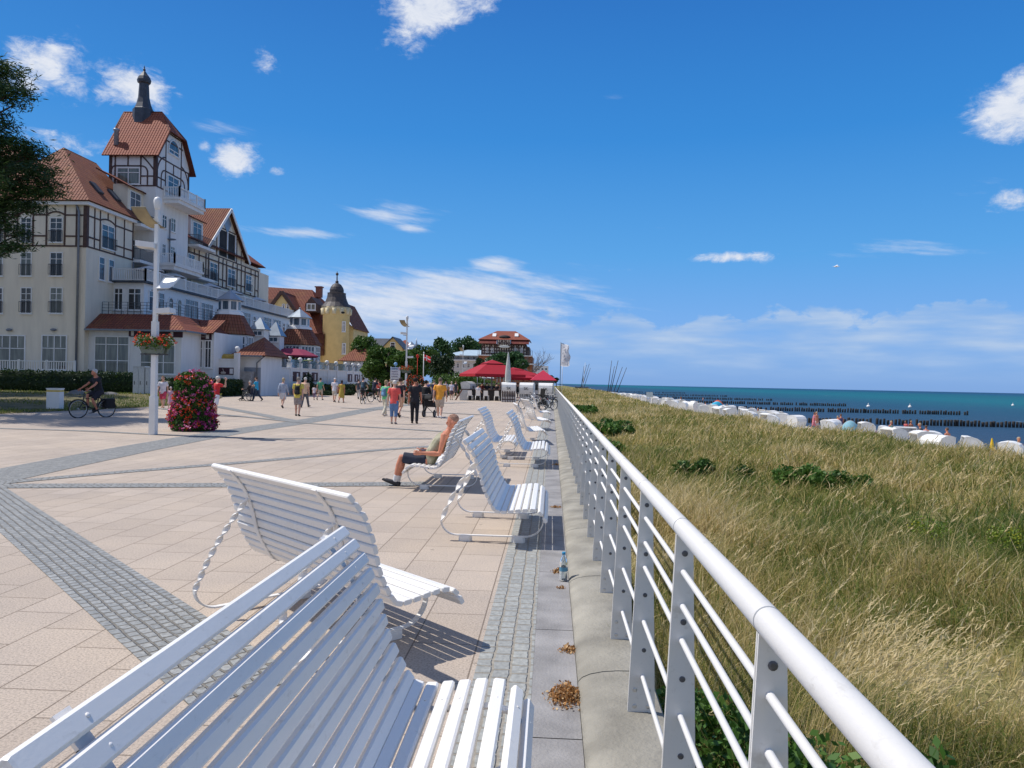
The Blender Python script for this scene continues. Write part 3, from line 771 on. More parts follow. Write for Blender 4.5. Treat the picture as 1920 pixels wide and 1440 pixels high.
# ------------------------------------------------------------------ leaves: shrubs, hedges and trees
def mat_leaf(name, stops, transl=.25, rough=.55):
    m, nt, b = new_mat(name); L = nt.links.new
    at = _n(nt, 'ShaderNodeAttribute', attribute_name='tint')
    r1 = _n(nt, 'ShaderNodeValToRGB'); e = r1.color_ramp.elements
    while len(e) < len(stops): e.new(.5)
    for q, (p_, c_) in zip(e, stops): q.position = p_; q.color = (*c_, 1)
    L(at.outputs['Fac'], r1.inputs[0]); L(r1.outputs[0], b.inputs['Base Color'])
    b.inputs['Roughness'].default_value = rough; b.inputs['Specular IOR Level'].default_value = .3
    tr = _n(nt, 'ShaderNodeBsdfTranslucent'); L(r1.outputs[0], tr.inputs['Color'])
    mx = _n(nt, 'ShaderNodeMixShader'); mx.inputs[0].default_value = transl
    L(b.outputs[0], mx.inputs[1]); L(tr.outputs[0], mx.inputs[2]); L(mx.outputs[0], nt.nodes['Material Output'].inputs['Surface'])
    return m
m_rose = mat_leaf('rose_leaf', [(0, (.032, .085, .014)), (.5, (.065, .15, .024)), (1, (.13, .22, .04))])
m_tree = mat_leaf('tree_leaf', [(0, (.030, .072, .014)), (.5, (.062, .13, .022)), (1, (.125, .20, .038))])
m_tree2 = mat_leaf('bluish_tree_leaf', [(0, (.022, .062, .024)), (.5, (.042, .11, .036)), (1, (.085, .165, .05))])
m_pine = mat_leaf('pine_needles', [(0, (.012, .034, .009)), (.55, (.026, .064, .014)), (1, (.065, .115, .024))], .12)
m_dark = mat_leaf('dark_foliage', [(0, (.012, .030, .012)), (.5, (.022, .048, .016)), (1, (.04, .075, .022))], .12)
m_hedge = mat_leaf('hedge_leaf', [(0, (.014, .034, .010)), (.5, (.026, .056, .014)), (1, (.05, .09, .02))], .12)
def leaf_quads(P, size, tint, flat=0.0, asp=.6):
    """one bent leaf-shaped quad per point with a random orientation"""
    n = len(P); a = rng.normal(0, 1, (n, 3)); a[:, 2] *= (1 - flat); a /= np.linalg.norm(a, axis=1)[:, None] + 1e-9
    b = rng.normal(0, 1, (n, 3)); b -= a * (a * b).sum(1)[:, None]; b /= np.linalg.norm(b, axis=1)[:, None] + 1e-9
    s = (size if np.ndim(size) else np.full(n, size)) * rng.uniform(.6, 1.35, n)
    s = s[:, None]
    V = np.empty((n, 4, 3)); V[:, 0] = P - a * s * .5; V[:, 1] = P - b * s * .5 * asp; V[:, 2] = P + a * s * .5; V[:, 3] = P + b * s * .5 * asp
    b0 = np.arange(n) * 4
    return V.reshape(-1, 3), np.stack([b0, b0 + 1, b0 + 2, b0 + 3], 1), np.repeat(tint, 4)
def cloud_pts(cl, n, shell=.5):
    """points in/near the surface of ellipsoid clumps [(c, r)]"""
    cl = [(np.array(c_), np.array(r_ if np.ndim(r_) else (r_, r_, r_))) for c_, r_ in cl]
    wts = np.array([np.prod(r_) ** (2 / 3) for _, r_ in cl]); idx = rng.choice(len(cl), n, p=wts / wts.sum())
    d = rng.normal(0, 1, (n, 3)); d /= np.linalg.norm(d, axis=1)[:, None]
    rad = shell + (1 - shell) * rng.random(n) ** .6; rad *= rng.normal(1, .09, n)
    Cc = np.array([c_ for c_, _ in cl])[idx]; Rr = np.array([r_ for _, r_ in cl])[idx]
    return Cc + d * rad[:, None] * Rr, idx
def foliage_mesh(name, cl, n, size, mat, shell=.5, flat=0.0, asp=.6):
    P, idx = cloud_pts(cl, n, shell)
    ct = rng.normal(.5, .17, len(cl))
    t = np.clip(ct[idx] + rng.normal(0, .15, n), 0, 1)
    v, f, tt = leaf_quads(P, size, t, flat, asp)
    return np_mesh(name, v, f, [mat], False, tt)
def shrub(name, label, cx, cy, rx, ry, h, n, size, mat, cat='shrub', group=None, zbase=None):
    cl = []
    for k in range(max(7, int(6 * rx * ry) + 5)):
        a = random.uniform(0, 6.28); q = random.random() ** .5; x, y = cx + rx * q * math.cos(a), cy + ry * q * math.sin(a)
        zb = float(dune_z(np.array([x]), np.array([y]))[0]) if zbase is None else zbase
        r_ = h * random.uniform(.42, .6); cl.append(((x - cx, y - cy, zb + h * (.5 + .25 * random.random()) * (1.1 - .4 * q)), (r_ * 1.15, r_ * 1.15, r_)))
    o = link_mesh(name, foliage_mesh(name, cl, n, size, mat), None, (cx, cy, 0))
    return tag(o, label, cat, group)
shrub('rose_shrub', 'long dark green shrub patch along the railing in the middle distance', 2.7, 33, .9, 3.4, .48, 6000, .17, m_rose)
shrub('rose_shrub', 'low green shrub strip beside the railing nearer than the long patch', 1.7, 24, .5, 2.4, .40, 2600, .12, m_rose)
shrub('rose_shrub', 'small dark green shrub by the far end of the railing', 2.2, 52, .9, 4.0, .55, 3000, .22, m_rose)
shrub('rose_shrub', 'dark green shrub patch out in the open dune grass', 5.5, 15.9, 1.0, .7, .44, 4200, .085, m_rose)
shrub('rose_shrub', 'dark leafy shrub growing at the foot of the nearest railing posts', .98, 3.7, .22, .75, .46, 3600, .05, m_rose)
shrub('rose_shrub', 'leafy green shrub at the bottom edge below the handrail', 1.42, 3.3, .32, .45, .52, 3000, .055, m_rose)
shrub('rose_shrub', 'pale green low shrub in the grass halfway to the beach chairs', 3.6, 17.5, 1.1, .6, .34, 1600, .09, m_tree)
m_weed = mat_leaf('weed_leaf', [(0, (.10, .18, .02)), (.75, (.22, .28, .03)), (1, (.6, .5, .03))])
for lab, px, py, hw in (('yellow green flowering weed standing in the open grass right of the railing', 1742, 985, 26), ('yellow green weed at the right edge of the grass', 1888, 995, 22), ('bright green weed patch left of the dark shrub patch', 1395, 845, 40)):
    p = G(px, py, -.05); r_ = hw / FPX * (p - CAM).length; zb = float(dune_z(np.array([p.x]), np.array([p.y]))[0])
    T = empty('ragwort', (p.x, p.y, zb), 0, lab, 'wild flower')
    b_ = MB()
    for k in range(5): a_ = k * 1.3; b_.tube([(0, 0, 0), (r_ * .5 * math.cos(a_), r_ * .5 * math.sin(a_), .4)], .006, 5)
    b_.build('stem', C((.09, .13, .03)), T)
    link_mesh('foliage', foliage_mesh('weed', [((r_ * .75 * math.cos(k * 1.05), r_ * .75 * math.sin(k * 1.05), .27 + .06 * (k % 2)), (r_ * .6, r_ * .6, .14)) for k in range(6)], 620, .032, m_weed, .1), T)
# ------------------------------------------------------------------ buildings: shared helpers
def mat_tiles(name, c1, c2, lich=(.42, .22, .06), lich_amt=.35):
    m, nt, b = new_mat(name); L = nt.links.new
    uv = _n(nt, 'ShaderNodeUVMap'); tc = _n(nt, 'ShaderNodeTexCoord')
    br = _n(nt, 'ShaderNodeTexBrick'); br.offset = .0; br.inputs['Scale'].default_value = 1
    br.inputs['Brick Width'].default_value = .27; br.inputs['Row Height'].default_value = .36; br.inputs['Mortar Size'].default_value = .035; br.inputs['Mortar Smooth'].default_value = .8
    br.inputs['Color1'].default_value = (*c1, 1); br.inputs['Color2'].default_value = (*c2, 1); br.inputs['Mortar'].default_value = (c1[0] * .3, c1[1] * .28, c1[2] * .3, 1)
    L(uv.outputs[0], br.inputs['Vector'])
    no = _n(nt, 'ShaderNodeTexNoise'); no.inputs['Scale'].default_value = .55; no.inputs['Detail'].default_value = 8; no.inputs['Roughness'].default_value = .7; L(tc.outputs['Object'], no.inputs['Vector'])
    mr = _n(nt, 'ShaderNodeMapRange'); L(no.outputs['Fac'], mr.inputs[0]); mr.inputs[1].default_value = .52; mr.inputs[2].default_value = .72; mr.inputs[4].default_value = lich_amt
    mx = _n(nt, 'ShaderNodeMix', data_type='RGBA'); L(mr.outputs[0], mx.inputs['Factor']); L(br.outputs['Color'], mx.inputs[6]); mx.inputs[7].default_value = (*lich, 1)
    L(mx.outputs[2], b.inputs['Base Color']); b.inputs['Roughness'].default_value = .75; b.inputs['Specular IOR Level'].default_value = .3
    sp = _n(nt, 'ShaderNodeSeparateXYZ'); L(uv.outputs[0], sp.inputs[0])
    w1 = _n(nt, 'ShaderNodeMath', operation='MULTIPLY'); L(sp.outputs[0], w1.inputs[0]); w1.inputs[1].default_value = 2 * math.pi / .27
    sn = _n(nt, 'ShaderNodeMath', operation='SINE'); L(w1.outputs[0], sn.inputs[0])
    fr = _n(nt, 'ShaderNodeMath', operation='DIVIDE'); L(sp.outputs[1], fr.inputs[0]); fr.inputs[1].default_value = .36
    f2 = _n(nt, 'ShaderNodeMath', operation='FRACT'); L(fr.outputs[0], f2.inputs[0])
    sb = _n(nt, 'ShaderNodeMath', operation='MULTIPLY_ADD'); L(f2.outputs[0], sb.inputs[0]); sb.inputs[1].default_value = -1.6; L(sn.outputs[0], sb.inputs[2])
    bp = _n(nt, 'ShaderNodeBump'); bp.inputs['Strength'].default_value = 1; bp.inputs['Distance'].default_value = .035; L(sb.outputs[0], bp.inputs['Height']); L(bp.outputs[0], b.inputs['Normal'])
    return m
m_tile = mat_tiles('roof_tiles', (.27, .08, .045), (.21, .062, .04))
m_tile_o = mat_tiles('weathered_roof_tiles', (.30, .105, .055), (.235, .078, .046), (.38, .20, .07), .42)
m_tile_r = mat_tiles('bright_roof_tiles', (.36, .105, .056), (.30, .085, .048), (.40, .16, .08), .2)
m_plaster = M('cream_plaster', (.80, .715, .575), .85, .07, 1.6, bump=.15, bscale=30, stretch=(1.3, 1.3, .22), detail=9)
m_timber = M('brown_timber', (.085, .048, .04), .7, .2, 3)
m_whitewall = M('white_plaster', (.79, .775, .75), .8, .06, 1.6, bump=.1, bscale=30, stretch=(1.3, 1.3, .25), detail=9)
m_wwood = M('white_woodwork', (.83, .82, .80), .5, .03, 4)
m_yellow = M('ochre_plaster', (.74, .57, .26), .85, .07, 1.1, bump=.1, bscale=25)
m_zinc = M('zinc_sheet', (.30, .35, .41), .4, .12, 1.5, metal=.35)
m_slate = M('dark_slate', (.05, .058, .075), .6, .25, 2.2, spec=.5)
m_copper = M('grey_lead_roof', (.075, .066, .066), .6, .3, 2.5, metal=.2)
m_metal = M('dark_metal', (.06, .065, .075), .5, .15, 6)
m_pipe = M('grey_pipe', (.20, .22, .25), .45, .1, 5, metal=.4)
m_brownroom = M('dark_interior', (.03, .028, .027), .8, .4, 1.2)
def mat_glass(name, col, c2):
    m, nt, b = new_mat(name); L = nt.links.new
    tc = _n(nt, 'ShaderNodeTexCoord'); mp = _n(nt, 'ShaderNodeMapping'); mp.inputs['Scale'].default_value = (3.1, 3.1, .35); L(tc.outputs['Object'], mp.inputs[0])
    no = _n(nt, 'ShaderNodeTexNoise'); no.inputs['Scale'].default_value = 1.4; no.inputs['Detail'].default_value = 3; L(mp.outputs[0], no.inputs['Vector'])
    cr = _n(nt, 'ShaderNodeValToRGB'); e = cr.color_ramp.elements; e[0].position = .4; e[0].color = (*col, 1); e[1].position = .62; e[1].color = (*c2, 1)
    L(no.outputs['Fac'], cr.inputs[0]); L(cr.outputs[0], b.inputs['Base Color'])
    b.inputs['Roughness'].default_value = .06; b.inputs['Specular IOR Level'].default_value = .7
    return m
m_gl = mat_glass('window_glass', (.02, .022, .025), (.05, .055, .06))
m_glc = mat_glass('curtained_glass', (.10, .115, .10), (.20, .215, .18))
m_glb = mat_glass('sky_lit_glass', (.05, .08, .11), (.12, .16, .20))

class Face:
    """E: wall facing the camera (plane Y = v), u runs along +X.  N: wall facing the promenade (plane X = v), u runs along +Y"""
    def __init__(s, kind, v): s.k = kind; s.v = v
    def uz(s, px, py):
        p = PY(px, py, s.v) if s.k == 'E' else PX(px, py, s.v)
        return (p.x, p.z) if s.k == 'E' else (p.y, p.z)
    def u(s, px, py=600): return s.uz(px, py)[0]
    def z(s, px, py): return s.uz(px, py)[1]
    def p(s, u, z, out=0.0): return (u, s.v - out, z) if s.k == 'E' else (s.v + out, u, z)
    def box(s, b_, u0, u1, z0, z1, o0, o1):
        if s.k == 'E': b_.box(u0, u1, s.v - o1, s.v - o0, z0, z1)
        else: b_.box(s.v + o0, s.v + o1, u0, u1, z0, z1)
    def rect(s, px0, py0, px1, py1):
        cx, cy = (px0 + px1) / 2, (py0 + py1) / 2
        return s.u(px0, cy), s.u(px1, cy), s.z(cx, py1), s.z(cx, py0)
def window(par, f, r, cols=2, bars=(.72,), glass=None, fw=.07, name='window', sill=True, fm=None, out=.0, arch=False):
    """r = (u0,u1,z0,z1) in metres on the face; frame part with the glass as its sub-part"""
    u0, u1, z0, z1 = r; b_ = MB(); d0, d1 = -.02 + out, .07 + out
    f.box(b_, u0, u0 + fw, z0, z1, d0, d1); f.box(b_, u1 - fw, u1, z0, z1, d0, d1)
    f.box(b_, u0 + fw, u1 - fw, z1 - fw, z1, d0, d1 - .002); f.box(b_, u0 + fw, u1 - fw, z0, z0 + fw, d0, d1 - .002)
    for i in range(1, cols):
        u = u0 + (u1 - u0) * i / cols; f.box(b_, u - fw * .4, u + fw * .4, z0 + fw, z1 - fw, d0, d1 - .012)
    for t in bars:
        z = z0 + (z1 - z0) * t; f.box(b_, u0 + fw, u1 - fw, z - fw * .33, z + fw * .33, d0, d1 - .016)
    if sill: f.box(b_, u0 - .08, u1 + .08, z0 - .07, z0 - .002, d0, d1 + .07)
    if arch:
        uc = (u0 + u1) / 2; ra = (u1 - u0) / 2
        pts = [(uc + ra * math.cos(R(a)), z1 + ra * math.sin(R(a))) for a in range(0, 181, 20)]
        for a_, e_ in zip(pts[:-1], pts[1:]): b_.bar(f.p(*a_, .03 + out), f.p(*e_, .03 + out), fw * 1.3, .1, f.p(0, 0, 1) if 0 else ((0, -1, 0) if f.k == 'E' else (1, 0, 0)))
    w_ = b_.build(name, fm or m_wwood, par)
    g_ = MB(); f.box(g_, u0 + fw * .8, u1 - fw * .8, z0 + fw * .8, z1 - fw * .8, -.015 + out, .022 + out)
    if arch: g_.poly([f.p(a, e, .024 + out) for a, e in pts])
    g_.build('pane', glass if glass not in (None, m_gl) else random.choice((m_gl, m_gl, m_gl, m_glc, m_glb)), w_)
    return w_
def rail(par, f, u0, u1, z0, z1, out, mat, name='balcony_rail', n=None, rad=.012):
    b_ = MB(); n = n or max(3, int(abs(u1 - u0) / .13))
    for i in range(n + 1):
        u = u0 + (u1 - u0) * i / n; b_.bar(f.p(u, z0, out), f.p(u, z1, out), rad * 2, rad * 2, (1, .3, 0))
    b_.bar(f.p(u0, z1, out), f.p(u1, z1, out), .05, .04); b_.bar(f.p(u0, z0 + .03, out), f.p(u1, z0 + .03, out), .04, .03)
    return b_.build(name, mat, par)
def balustrade(par, pts, z0, z1, mat, name='balustrade', post=.13, pick=.055, gap=.16, every=1.7, caps=False):
    """white picket balustrade following ground points"""
    b_ = MB()
    for a, e in zip(pts[:-1], pts[1:]):
        a = Vector((a[0], a[1], 0)); e = Vector((e[0], e[1], 0)); d = e - a; L_ = d.length; d /= L_
        nn = max(1, round(L_ / every))
        for i in range(nn + 1):
            p = a + d * L_ * i / nn
            b_.box(p.x - post / 2, p.x + post / 2, p.y - post / 2, p.y + post / 2, z0 - .12, z1 + .1)
        up = Vector((0, 0, 1))
        b_.bar(a + up * z1, e + up * z1, .09, .07, up); b_.bar(a + up * (z0 + .06), e + up * (z0 + .06), .07, .06, up)
        k = int(L_ / gap)
        for i in range(k):
            p = a + d * (i + .5) * L_ / k
            b_.obox(p + up * (z0 + z1) / 2, d * pick / 2, Vector((-d.y, d.x, 0)) * .016, up * (z1 - z0) / 2)
    return b_.build(name, mat, par)
def roof_poly(b_, pts, th=.12):
    """pts[0]->pts[1] is the eave; adds a slab with tile UVs on its top"""
    P = [Vector(p) for p in pts]; e = (P[1] - P[0]).normalized(); n = None
    for k in range(2, len(P)):
        n = e.cross(P[k] - P[0])
        if n.length > 1e-4: break
    n.normalize()
    if n.z < 0: n = -n
    s_ = n.cross(e)
    if s_.z < 0: s_ = -s_
    b_.poly(P, uv=[((p - P[0]).dot(e), (p - P[0]).dot(s_)) for p in P])
    Q = [p - n * th for p in P]; o = len(b_.v); m_ = len(P)
    b_.v.extend([tuple(p - n * .004) for p in P]); b_.v.extend([tuple(q) for q in Q])
    b_.face([o + m_ + i for i in range(m_)][::-1], uv=[(0, 0)] * m_)
    for i in range(m_):
        j = (i + 1) % m_; b_.face((o + i, o + j, o + m_ + j, o + m_ + i), uv=[(0, 0)] * 4)
def timber(par, f, segs, w_=.125, out=.035, name='timber_framing'):
    """segs in metres ((u0,z0),(u1,z1)[,w])"""
    b_ = MB(); nrm = (0, -1, 0) if f.k == 'E' else (1, 0, 0)
    for i, s_ in enumerate(segs):
        ww = s_[2] if len(s_) > 2 else w_
        b_.bar(f.p(*s_[0], out - .02 + .0015 * (i % 7)), f.p(*s_[1], out - .02 + .0015 * (i % 7)), ww, .05, nrm)
    return b_.build(name, m_timber, par)
def curve_seg(a, c_, e, n=6):
    pts = []
    for i in range(n + 1):
        t = i / n; pts.append(((1 - t) ** 2 * a[0] + 2 * t * (1 - t) * c_[0] + t * t * e[0], (1 - t) ** 2 * a[1] + 2 * t * (1 - t) * c_[1] + t * t * e[1]))
    return list(zip(pts[:-1], pts[1:]))
def pyramid(b_, c_, hx, hy, z0, z1, n=None, rot=0.0):
    c_ = Vector(c_)
    if n: ring = [c_ + Vector((hx * math.cos(2 * math.pi * k / n + rot), hy * math.sin(2 * math.pi * k / n + rot), z0)) for k in range(n)]
    else: ring = [c_ + Vector(q) for q in ((-hx, -hy, z0), (hx, -hy, z0), (hx, hy, z0), (-hx, hy, z0))]
    ap = c_ + Vector((0, 0, z1))
    for k in range(len(ring)): roof_poly(b_, [ring[k], ring[(k + 1) % len(ring)], ap], .08)
def frustum(b_, c_, r0, r1, z0, z1, n, rot):
    c_ = Vector(c_)
    for k in range(n):
        a0, a1 = 2 * math.pi * k / n + rot, 2 * math.pi * (k + 1) / n + rot
        d0, d1 = Vector((math.cos(a0), math.sin(a0), 0)), Vector((math.cos(a1), math.sin(a1), 0))
        roof_poly(b_, [c_ + d0 * r0 + Vector((0, 0, z0)), c_ + d1 * r0 + Vector((0, 0, z0)), c_ + d1 * r1 + Vector((0, 0, z1)), c_ + d0 * r1 + Vector((0, 0, z1))], .1)
def text_mesh(body, size, mat, par, loc, rx=math.pi / 2, rz=0.0, name='lettering', align='CENTER', ext=.006):
    cu = bpy.data.curves.new(name, 'FONT'); cu.body = body; cu.size = size; cu.extrude = ext; cu.align_x = align; cu.align_y = 'CENTER'
    o = bpy.data.objects.new(name, cu); COL.objects.link(o)
    dg = bpy.context.evaluated_depsgraph_get(); me = bpy.data.meshes.new_from_object(o.evaluated_get(dg))
    bpy.data.objects.remove(o); bpy.data.curves.remove(cu)
    q = bpy.data.objects.new(name, me); COL.objects.link(q); me.materials.clear(); me.materials.append(mat)
    q.rotation_euler = (rx, 0, rz); q.location = loc
    if par is not None: q.parent = par
    return q

# ------------------------------------------------------------------ the large half-timbered hotel
XC, YC = -38.81, 60.05
H = empty('seaside_hotel', (0, 0, 0), 0, 'huge cream half timbered hotel with red roofs and a spired tower', 'hotel')
fe, fn = Face('E', YC), Face('N', XC)
zt = [fe.z(100, q) for q in (381, 403, 442.5, 461)]         # timber beam levels
ZE = 16.0                                                   # eave level
bA = MB(); bA.box(-75, XC, YC, YC + 6.9, 0, ZE); bA.build('east_wing_wall', m_plaster, H)
bB = MB(); bB.box(-75, XC - 1.2, YC + 6.9, 103, 0, ZE); bB.box(XC - 1.21, XC, 78.2, 97.0, 0, ZE); bB.build('main_wall', m_plaster, H)
# windows of the wall towards the camera
for col, (a, e) in enumerate(((94, 118), (39, 60), (-16, 6), (-70, -48), (-125, -103))):
    for (t, bt, ba) in ((408, 455, (.55, .8)), (473, 518, (.72,)), (539, 588, (.52, .76))):
        r_ = fe.rect(a, t, e, bt)
        window(H, fe, r_, 2, ba, m_glc if (col in (1, 2) and t == 473) else m_gl)
        rail(H, fe, r_[0] - .05, r_[1] + .05, r_[2] + .12, r_[2] + .98, .16, m_metal)
for a, e, gl in ((78, 126, m_glc), (-10, 48, m_gl), (-95, -40, m_gl)):
    r_ = fe.rect(a, 628, e, 694); w_ = window(H, fe, r_, 2, (.62,), gl, .09)
    b_ = MB()
    for t in (.25, .75): fe.box(b_, r_[0] + (r_[1] - r_[0]) * t - .03, r_[0] + (r_[1] - r_[0]) * t + .03, r_[2] + (r_[3] - r_[2]) * .65, r_[3] - .08, -.01, .05)
    b_.build('glazing_bars', m_wwood, w_)
    b_ = MB(); uc = fe.u((a + e) / 2, 615); b_.ball(fe.p(uc, fe.z(a, 618), .12), .28, .14, .12); b_.build('wall_lamp', m_pipe, H)
us = [fe.u(q, 420) for q in (-118, -96, -40, -16, 10, 33, 62.5, 87.5, 122, 143.7)]
seg = [((-75, z), (XC, z)) for z in (zt[0], zt[3])] + [((u, zt[0]), (u, zt[3])) for u in us]
ucl = [us[1], us[2], us[3], us[4], us[5], us[6], us[7], us[8]]
for a, e in ((us[1], us[2]), (us[4], us[5]), (us[6], us[7]), (us[8], us[9]), (us[9], XC)):
    for z in zt[1:3]: seg.append(((a, z), (e, z)))
for a, e in ((us[7], us[8]), (us[5], us[6]), (us[3], us[4])): seg += curve_seg((a, zt[1]), ((a + e) / 2, zt[1] + .55), (e, zt[1]))
seg.append(((XC - .12, zt[3] - .1), (XC - .12, zt[0] + .1), .3))
timber(H, fe, seg)
# block A towards the promenade
us = [fn.u(q, 430) for q in (165, 177, 187.5, 216, 233, 249)]
seg = [((YC, z), (us[-1] + .1, z)) for z in (zt[0], zt[3])] + [((u, zt[0]), (u, zt[3])) for u in us[1:]] + [((YC + .12, zt[3]), (YC + .12, zt[0]), .3)]
for z in zt[1:3]: seg += [((YC, z), (us[2], z)), ((us[3], z), (us[5], z))]
seg += curve_seg((us[2], zt[1]), ((us[2] + us[3]) / 2, zt[1] + .5), (us[3], zt[1])) + [(((us[2] + us[3]) / 2, zt[1] + .2), ((us[2] + us[3]) / 2, zt[0]))]
timber(H, fn, seg)
zw = [(fe.z(100, b_), fe.z(100, t)) for t, b_ in ((408, 455), (473, 518), (539, 588))]
r_ = (fn.u(190, 430), fn.u(214, 440), zw[0][0], zw[0][1]); window(H, fn, r_, 2, (.75,), m_glb); rail(H, fn, r_[0], r_[1] + .2, r_[2] + .1, r_[2] + 1, .16, m_metal)
for a, e in ((185, 196), (203, 214)): window(H, fn, (fn.u(a, 490), fn.u(e, 490), zw[1][0], zw[1][1]), 1, (.7,), m_glb if a == 185 else m_gl)
b_ = MB(); b_.tube([(XC - .9, YC - .1, ZE - .15), (XC - .6, YC - .12, ZE - .9), (XC - .6, YC - .12, 1.5)], .09, 8)
b_.tube([(XC + .12, YC + 6.8, zt[3] - .2), (XC + .12, YC + 6.8, 9)], .07, 8); b_.build('drainpipe', m_pipe, H)
# cornice
b_ = MB(); b_.box(-75.3, XC + .35, YC - .35, YC - .003, ZE - .35, ZE + .02); b_.box(XC + .003, XC + .35, YC - .003, YC + 7.2, ZE - .35, ZE + .018); b_.build('cornice', m_whitewall, H)
# roof of block A: hip with ridge along Y
ex, ey = XC + .5, YC - .5
rx, ry, rz_ = -43.81, 64.28, 21.8
b_ = MB()
roof_poly(b_, [(-48.8, ey, ZE), (ex, ey, ZE), (rx, ry, rz_)])
roof_poly(b_, [(ex, ey, ZE), (ex, YC + 9, ZE), (rx, YC + 9, rz_), (rx, ry, rz_)])
roof_poly(b_, [(-48.8, YC + 9, ZE), (-48.8, ey, ZE), (rx, ry, rz_), (rx, YC + 9, rz_)])
roof_poly(b_, [(-75.5, ey, ZE), (-48.4, ey, ZE), (-48.4, 66, 22.5), (-75.5, 66, 22.5)])
roof_poly(b_, [(-48.4, 78, ZE), (-75.5, 78, ZE), (-75.5, 66.02, 22.48), (-48.4, 66.02, 22.48)])
ra = b_.build('roof', m_tile_o, H)
b_ = MB()
for (px, py, pl) in ((127, 350, 'E'),):
    p = PY(px, py, YC + 1.2); b_.obox((p.x, p.y, p.z), (.55, 0, 0), (0, .62, .8), (0, -.10, .08))
b_.build('skylight', m_glb, ra)
for yy in (63.2, 65.8, 68):
    b_ = MB(); t = .32; b_.obox((ex - (ex - rx) * t + .06, yy, ZE + (rz_ - ZE) * t + .08), (-.42, 0, .46), (0, .4, 0), (.06, 0, .06))
    b_.build('skylight', m_slate, ra)
b_ = MB(); b_.box(-40.6, -39.2, 66.6, 69.2, ZE - .2, 19.2); b_.build('dormer', m_plaster, H)
b_ = MB(); roof_poly(b_, [(XC - .1, 66.2, 19.0), (XC - .1, 69.3, 19.0), (-42, 69.3, 20.6), (-42, 66.2, 20.6)]); b_.build('dormer_roof', m_tile, H)
window(H, Face('N', -39.2), (66.9, 68.7, 16.6, 18.7), 2, (.7,), m_glb)
# recess with balconies between block A and the tower
fr = Face('N', XC - 1.2)
for z in (zw[0][0] - .1, zw[0][0] + 3.3, zw[0][0] - 3.2):
    window(H, fr, (67.3, 68.3, z, z + 2.1), 1, (.7,), m_glb); window(H, fr, (68.6, 69.3, z + .3, z + 2.1), 1, (.7,), m_gl)
for z in (zw[0][0] - .15, zw[0][0] + 3.2):
    b_ = MB(); b_.box(XC - 1.2, XC + .7, 66.95, 69.2, z - .32, z - .05); b_.build('balcony_slab', m_whitewall, H)
    rail(H, Face('N', XC), 66.95, 69.2, z - .05, z + .95, .66, m_metal); rail(H, Face('E', 67.0), XC - 1.1, XC + .66, z - .05, z + .95, 0, m_metal)
# ---- tower
TX, TY0, TY1 = -38.0, 69.2, 75.6
TX0 = PY(205, 340, TY0).x
te, tn = Face('E', TY0), Face('N', TX)
tz = [te.z(250, q) for q in (291, 311, 330, 348)]
TE = te.z(250, 283)
b_ = MB(); b_.box(TX0, TX, TY0, TY1, 0, TE); b_.build('tower_wall', m_whitewall, H)
ym = (TY0 + TY1) / 2; TR = PY(270, 209, ym).z; zh = TE + (TR - TE) * .52; yq = (TY1 - TY0) / 2 * .50
b_ = MB()
b_.prism([(TX - .003, TY0, TE), (TX - .003, TY1, TE), (TX - .003, ym + yq, zh), (TX - .003, ym - yq, zh)], (-.25, 0, 0)); b_.build('tower_gable', m_whitewall, H); b_ = MB()
b_.prism([(TX0 + .003, TY0, TE), (TX0 + .003, TY1, TE), (TX0 + .003, ym + yq, zh), (TX0 + .003, ym - yq, zh)], (.25, 0, 0)); b_.build('tower_gable', m_whitewall, H)
oh = .55; slope = (zh - TE) / ((TY1 - TY0) / 2 - yq)
rx0, rx1 = PY(234, 209, ym).x, PY(304, 209, ym).x
b_ = MB(); e0 = TE - oh * slope * .6
for sg in (-1, 1):
    ye = ym + sg * ((TY1 - TY0) / 2 + oh); yh = ym + sg * yq
    roof_poly(b_, [(TX0 - .5, ye, e0), (TX + .5, ye, e0), (TX + .5, yh, zh), (rx1, ym, TR), (rx0, ym, TR), (TX0 - .5, yh, zh)])
roof_poly(b_, [(TX + .5, ym - yq - .15, zh - .12), (TX + .5, ym + yq + .15, zh - .12), (rx1, ym, TR)])
roof_poly(b_, [(TX0 - .5, ym - yq - .15, zh - .12), (TX0 - .5, ym + yq + .15, zh - .12), (rx0, ym, TR)])
tr_ = b_.build('tower_roof', m_tile_r, H)
b_ = MB()
for z0_, z1_ in ((TE + .6, TE + 2.0),):
    b_.lathe([(.22, z0_), (.22, z1_), (.3, z1_ + .05), (.3, z1_ + .2)], (TX0 + .4, TY0 + .35, 0), 10)
b_.build('flue', m_zinc, H)
pc = PY(269, 215, ym); sx_ = pc.x
def zs(py): return PY(269, py, ym).z
b_ = MB(); k = 71 / 1400
prof = [(1.0, zs(219) - 1.2), (1.0, zs(207)), (.86, zs(205)), (.66, zs(195)), (.52, zs(183)), (.47, zs(165)), (.44, zs(158)), (.6, zs(156)), (.66, zs(151)), (.55, zs(145)), (.3, zs(139)), (.12, zs(134)), (.06, zs(131)), (.05, zs(126)), (.01, zs(123))]
b_.lathe(prof, (sx_, ym, 0), 8, False, R(22.5)); b_.ball((sx_, ym, zs(131)), .13); b_.build('spire', m_slate, H)
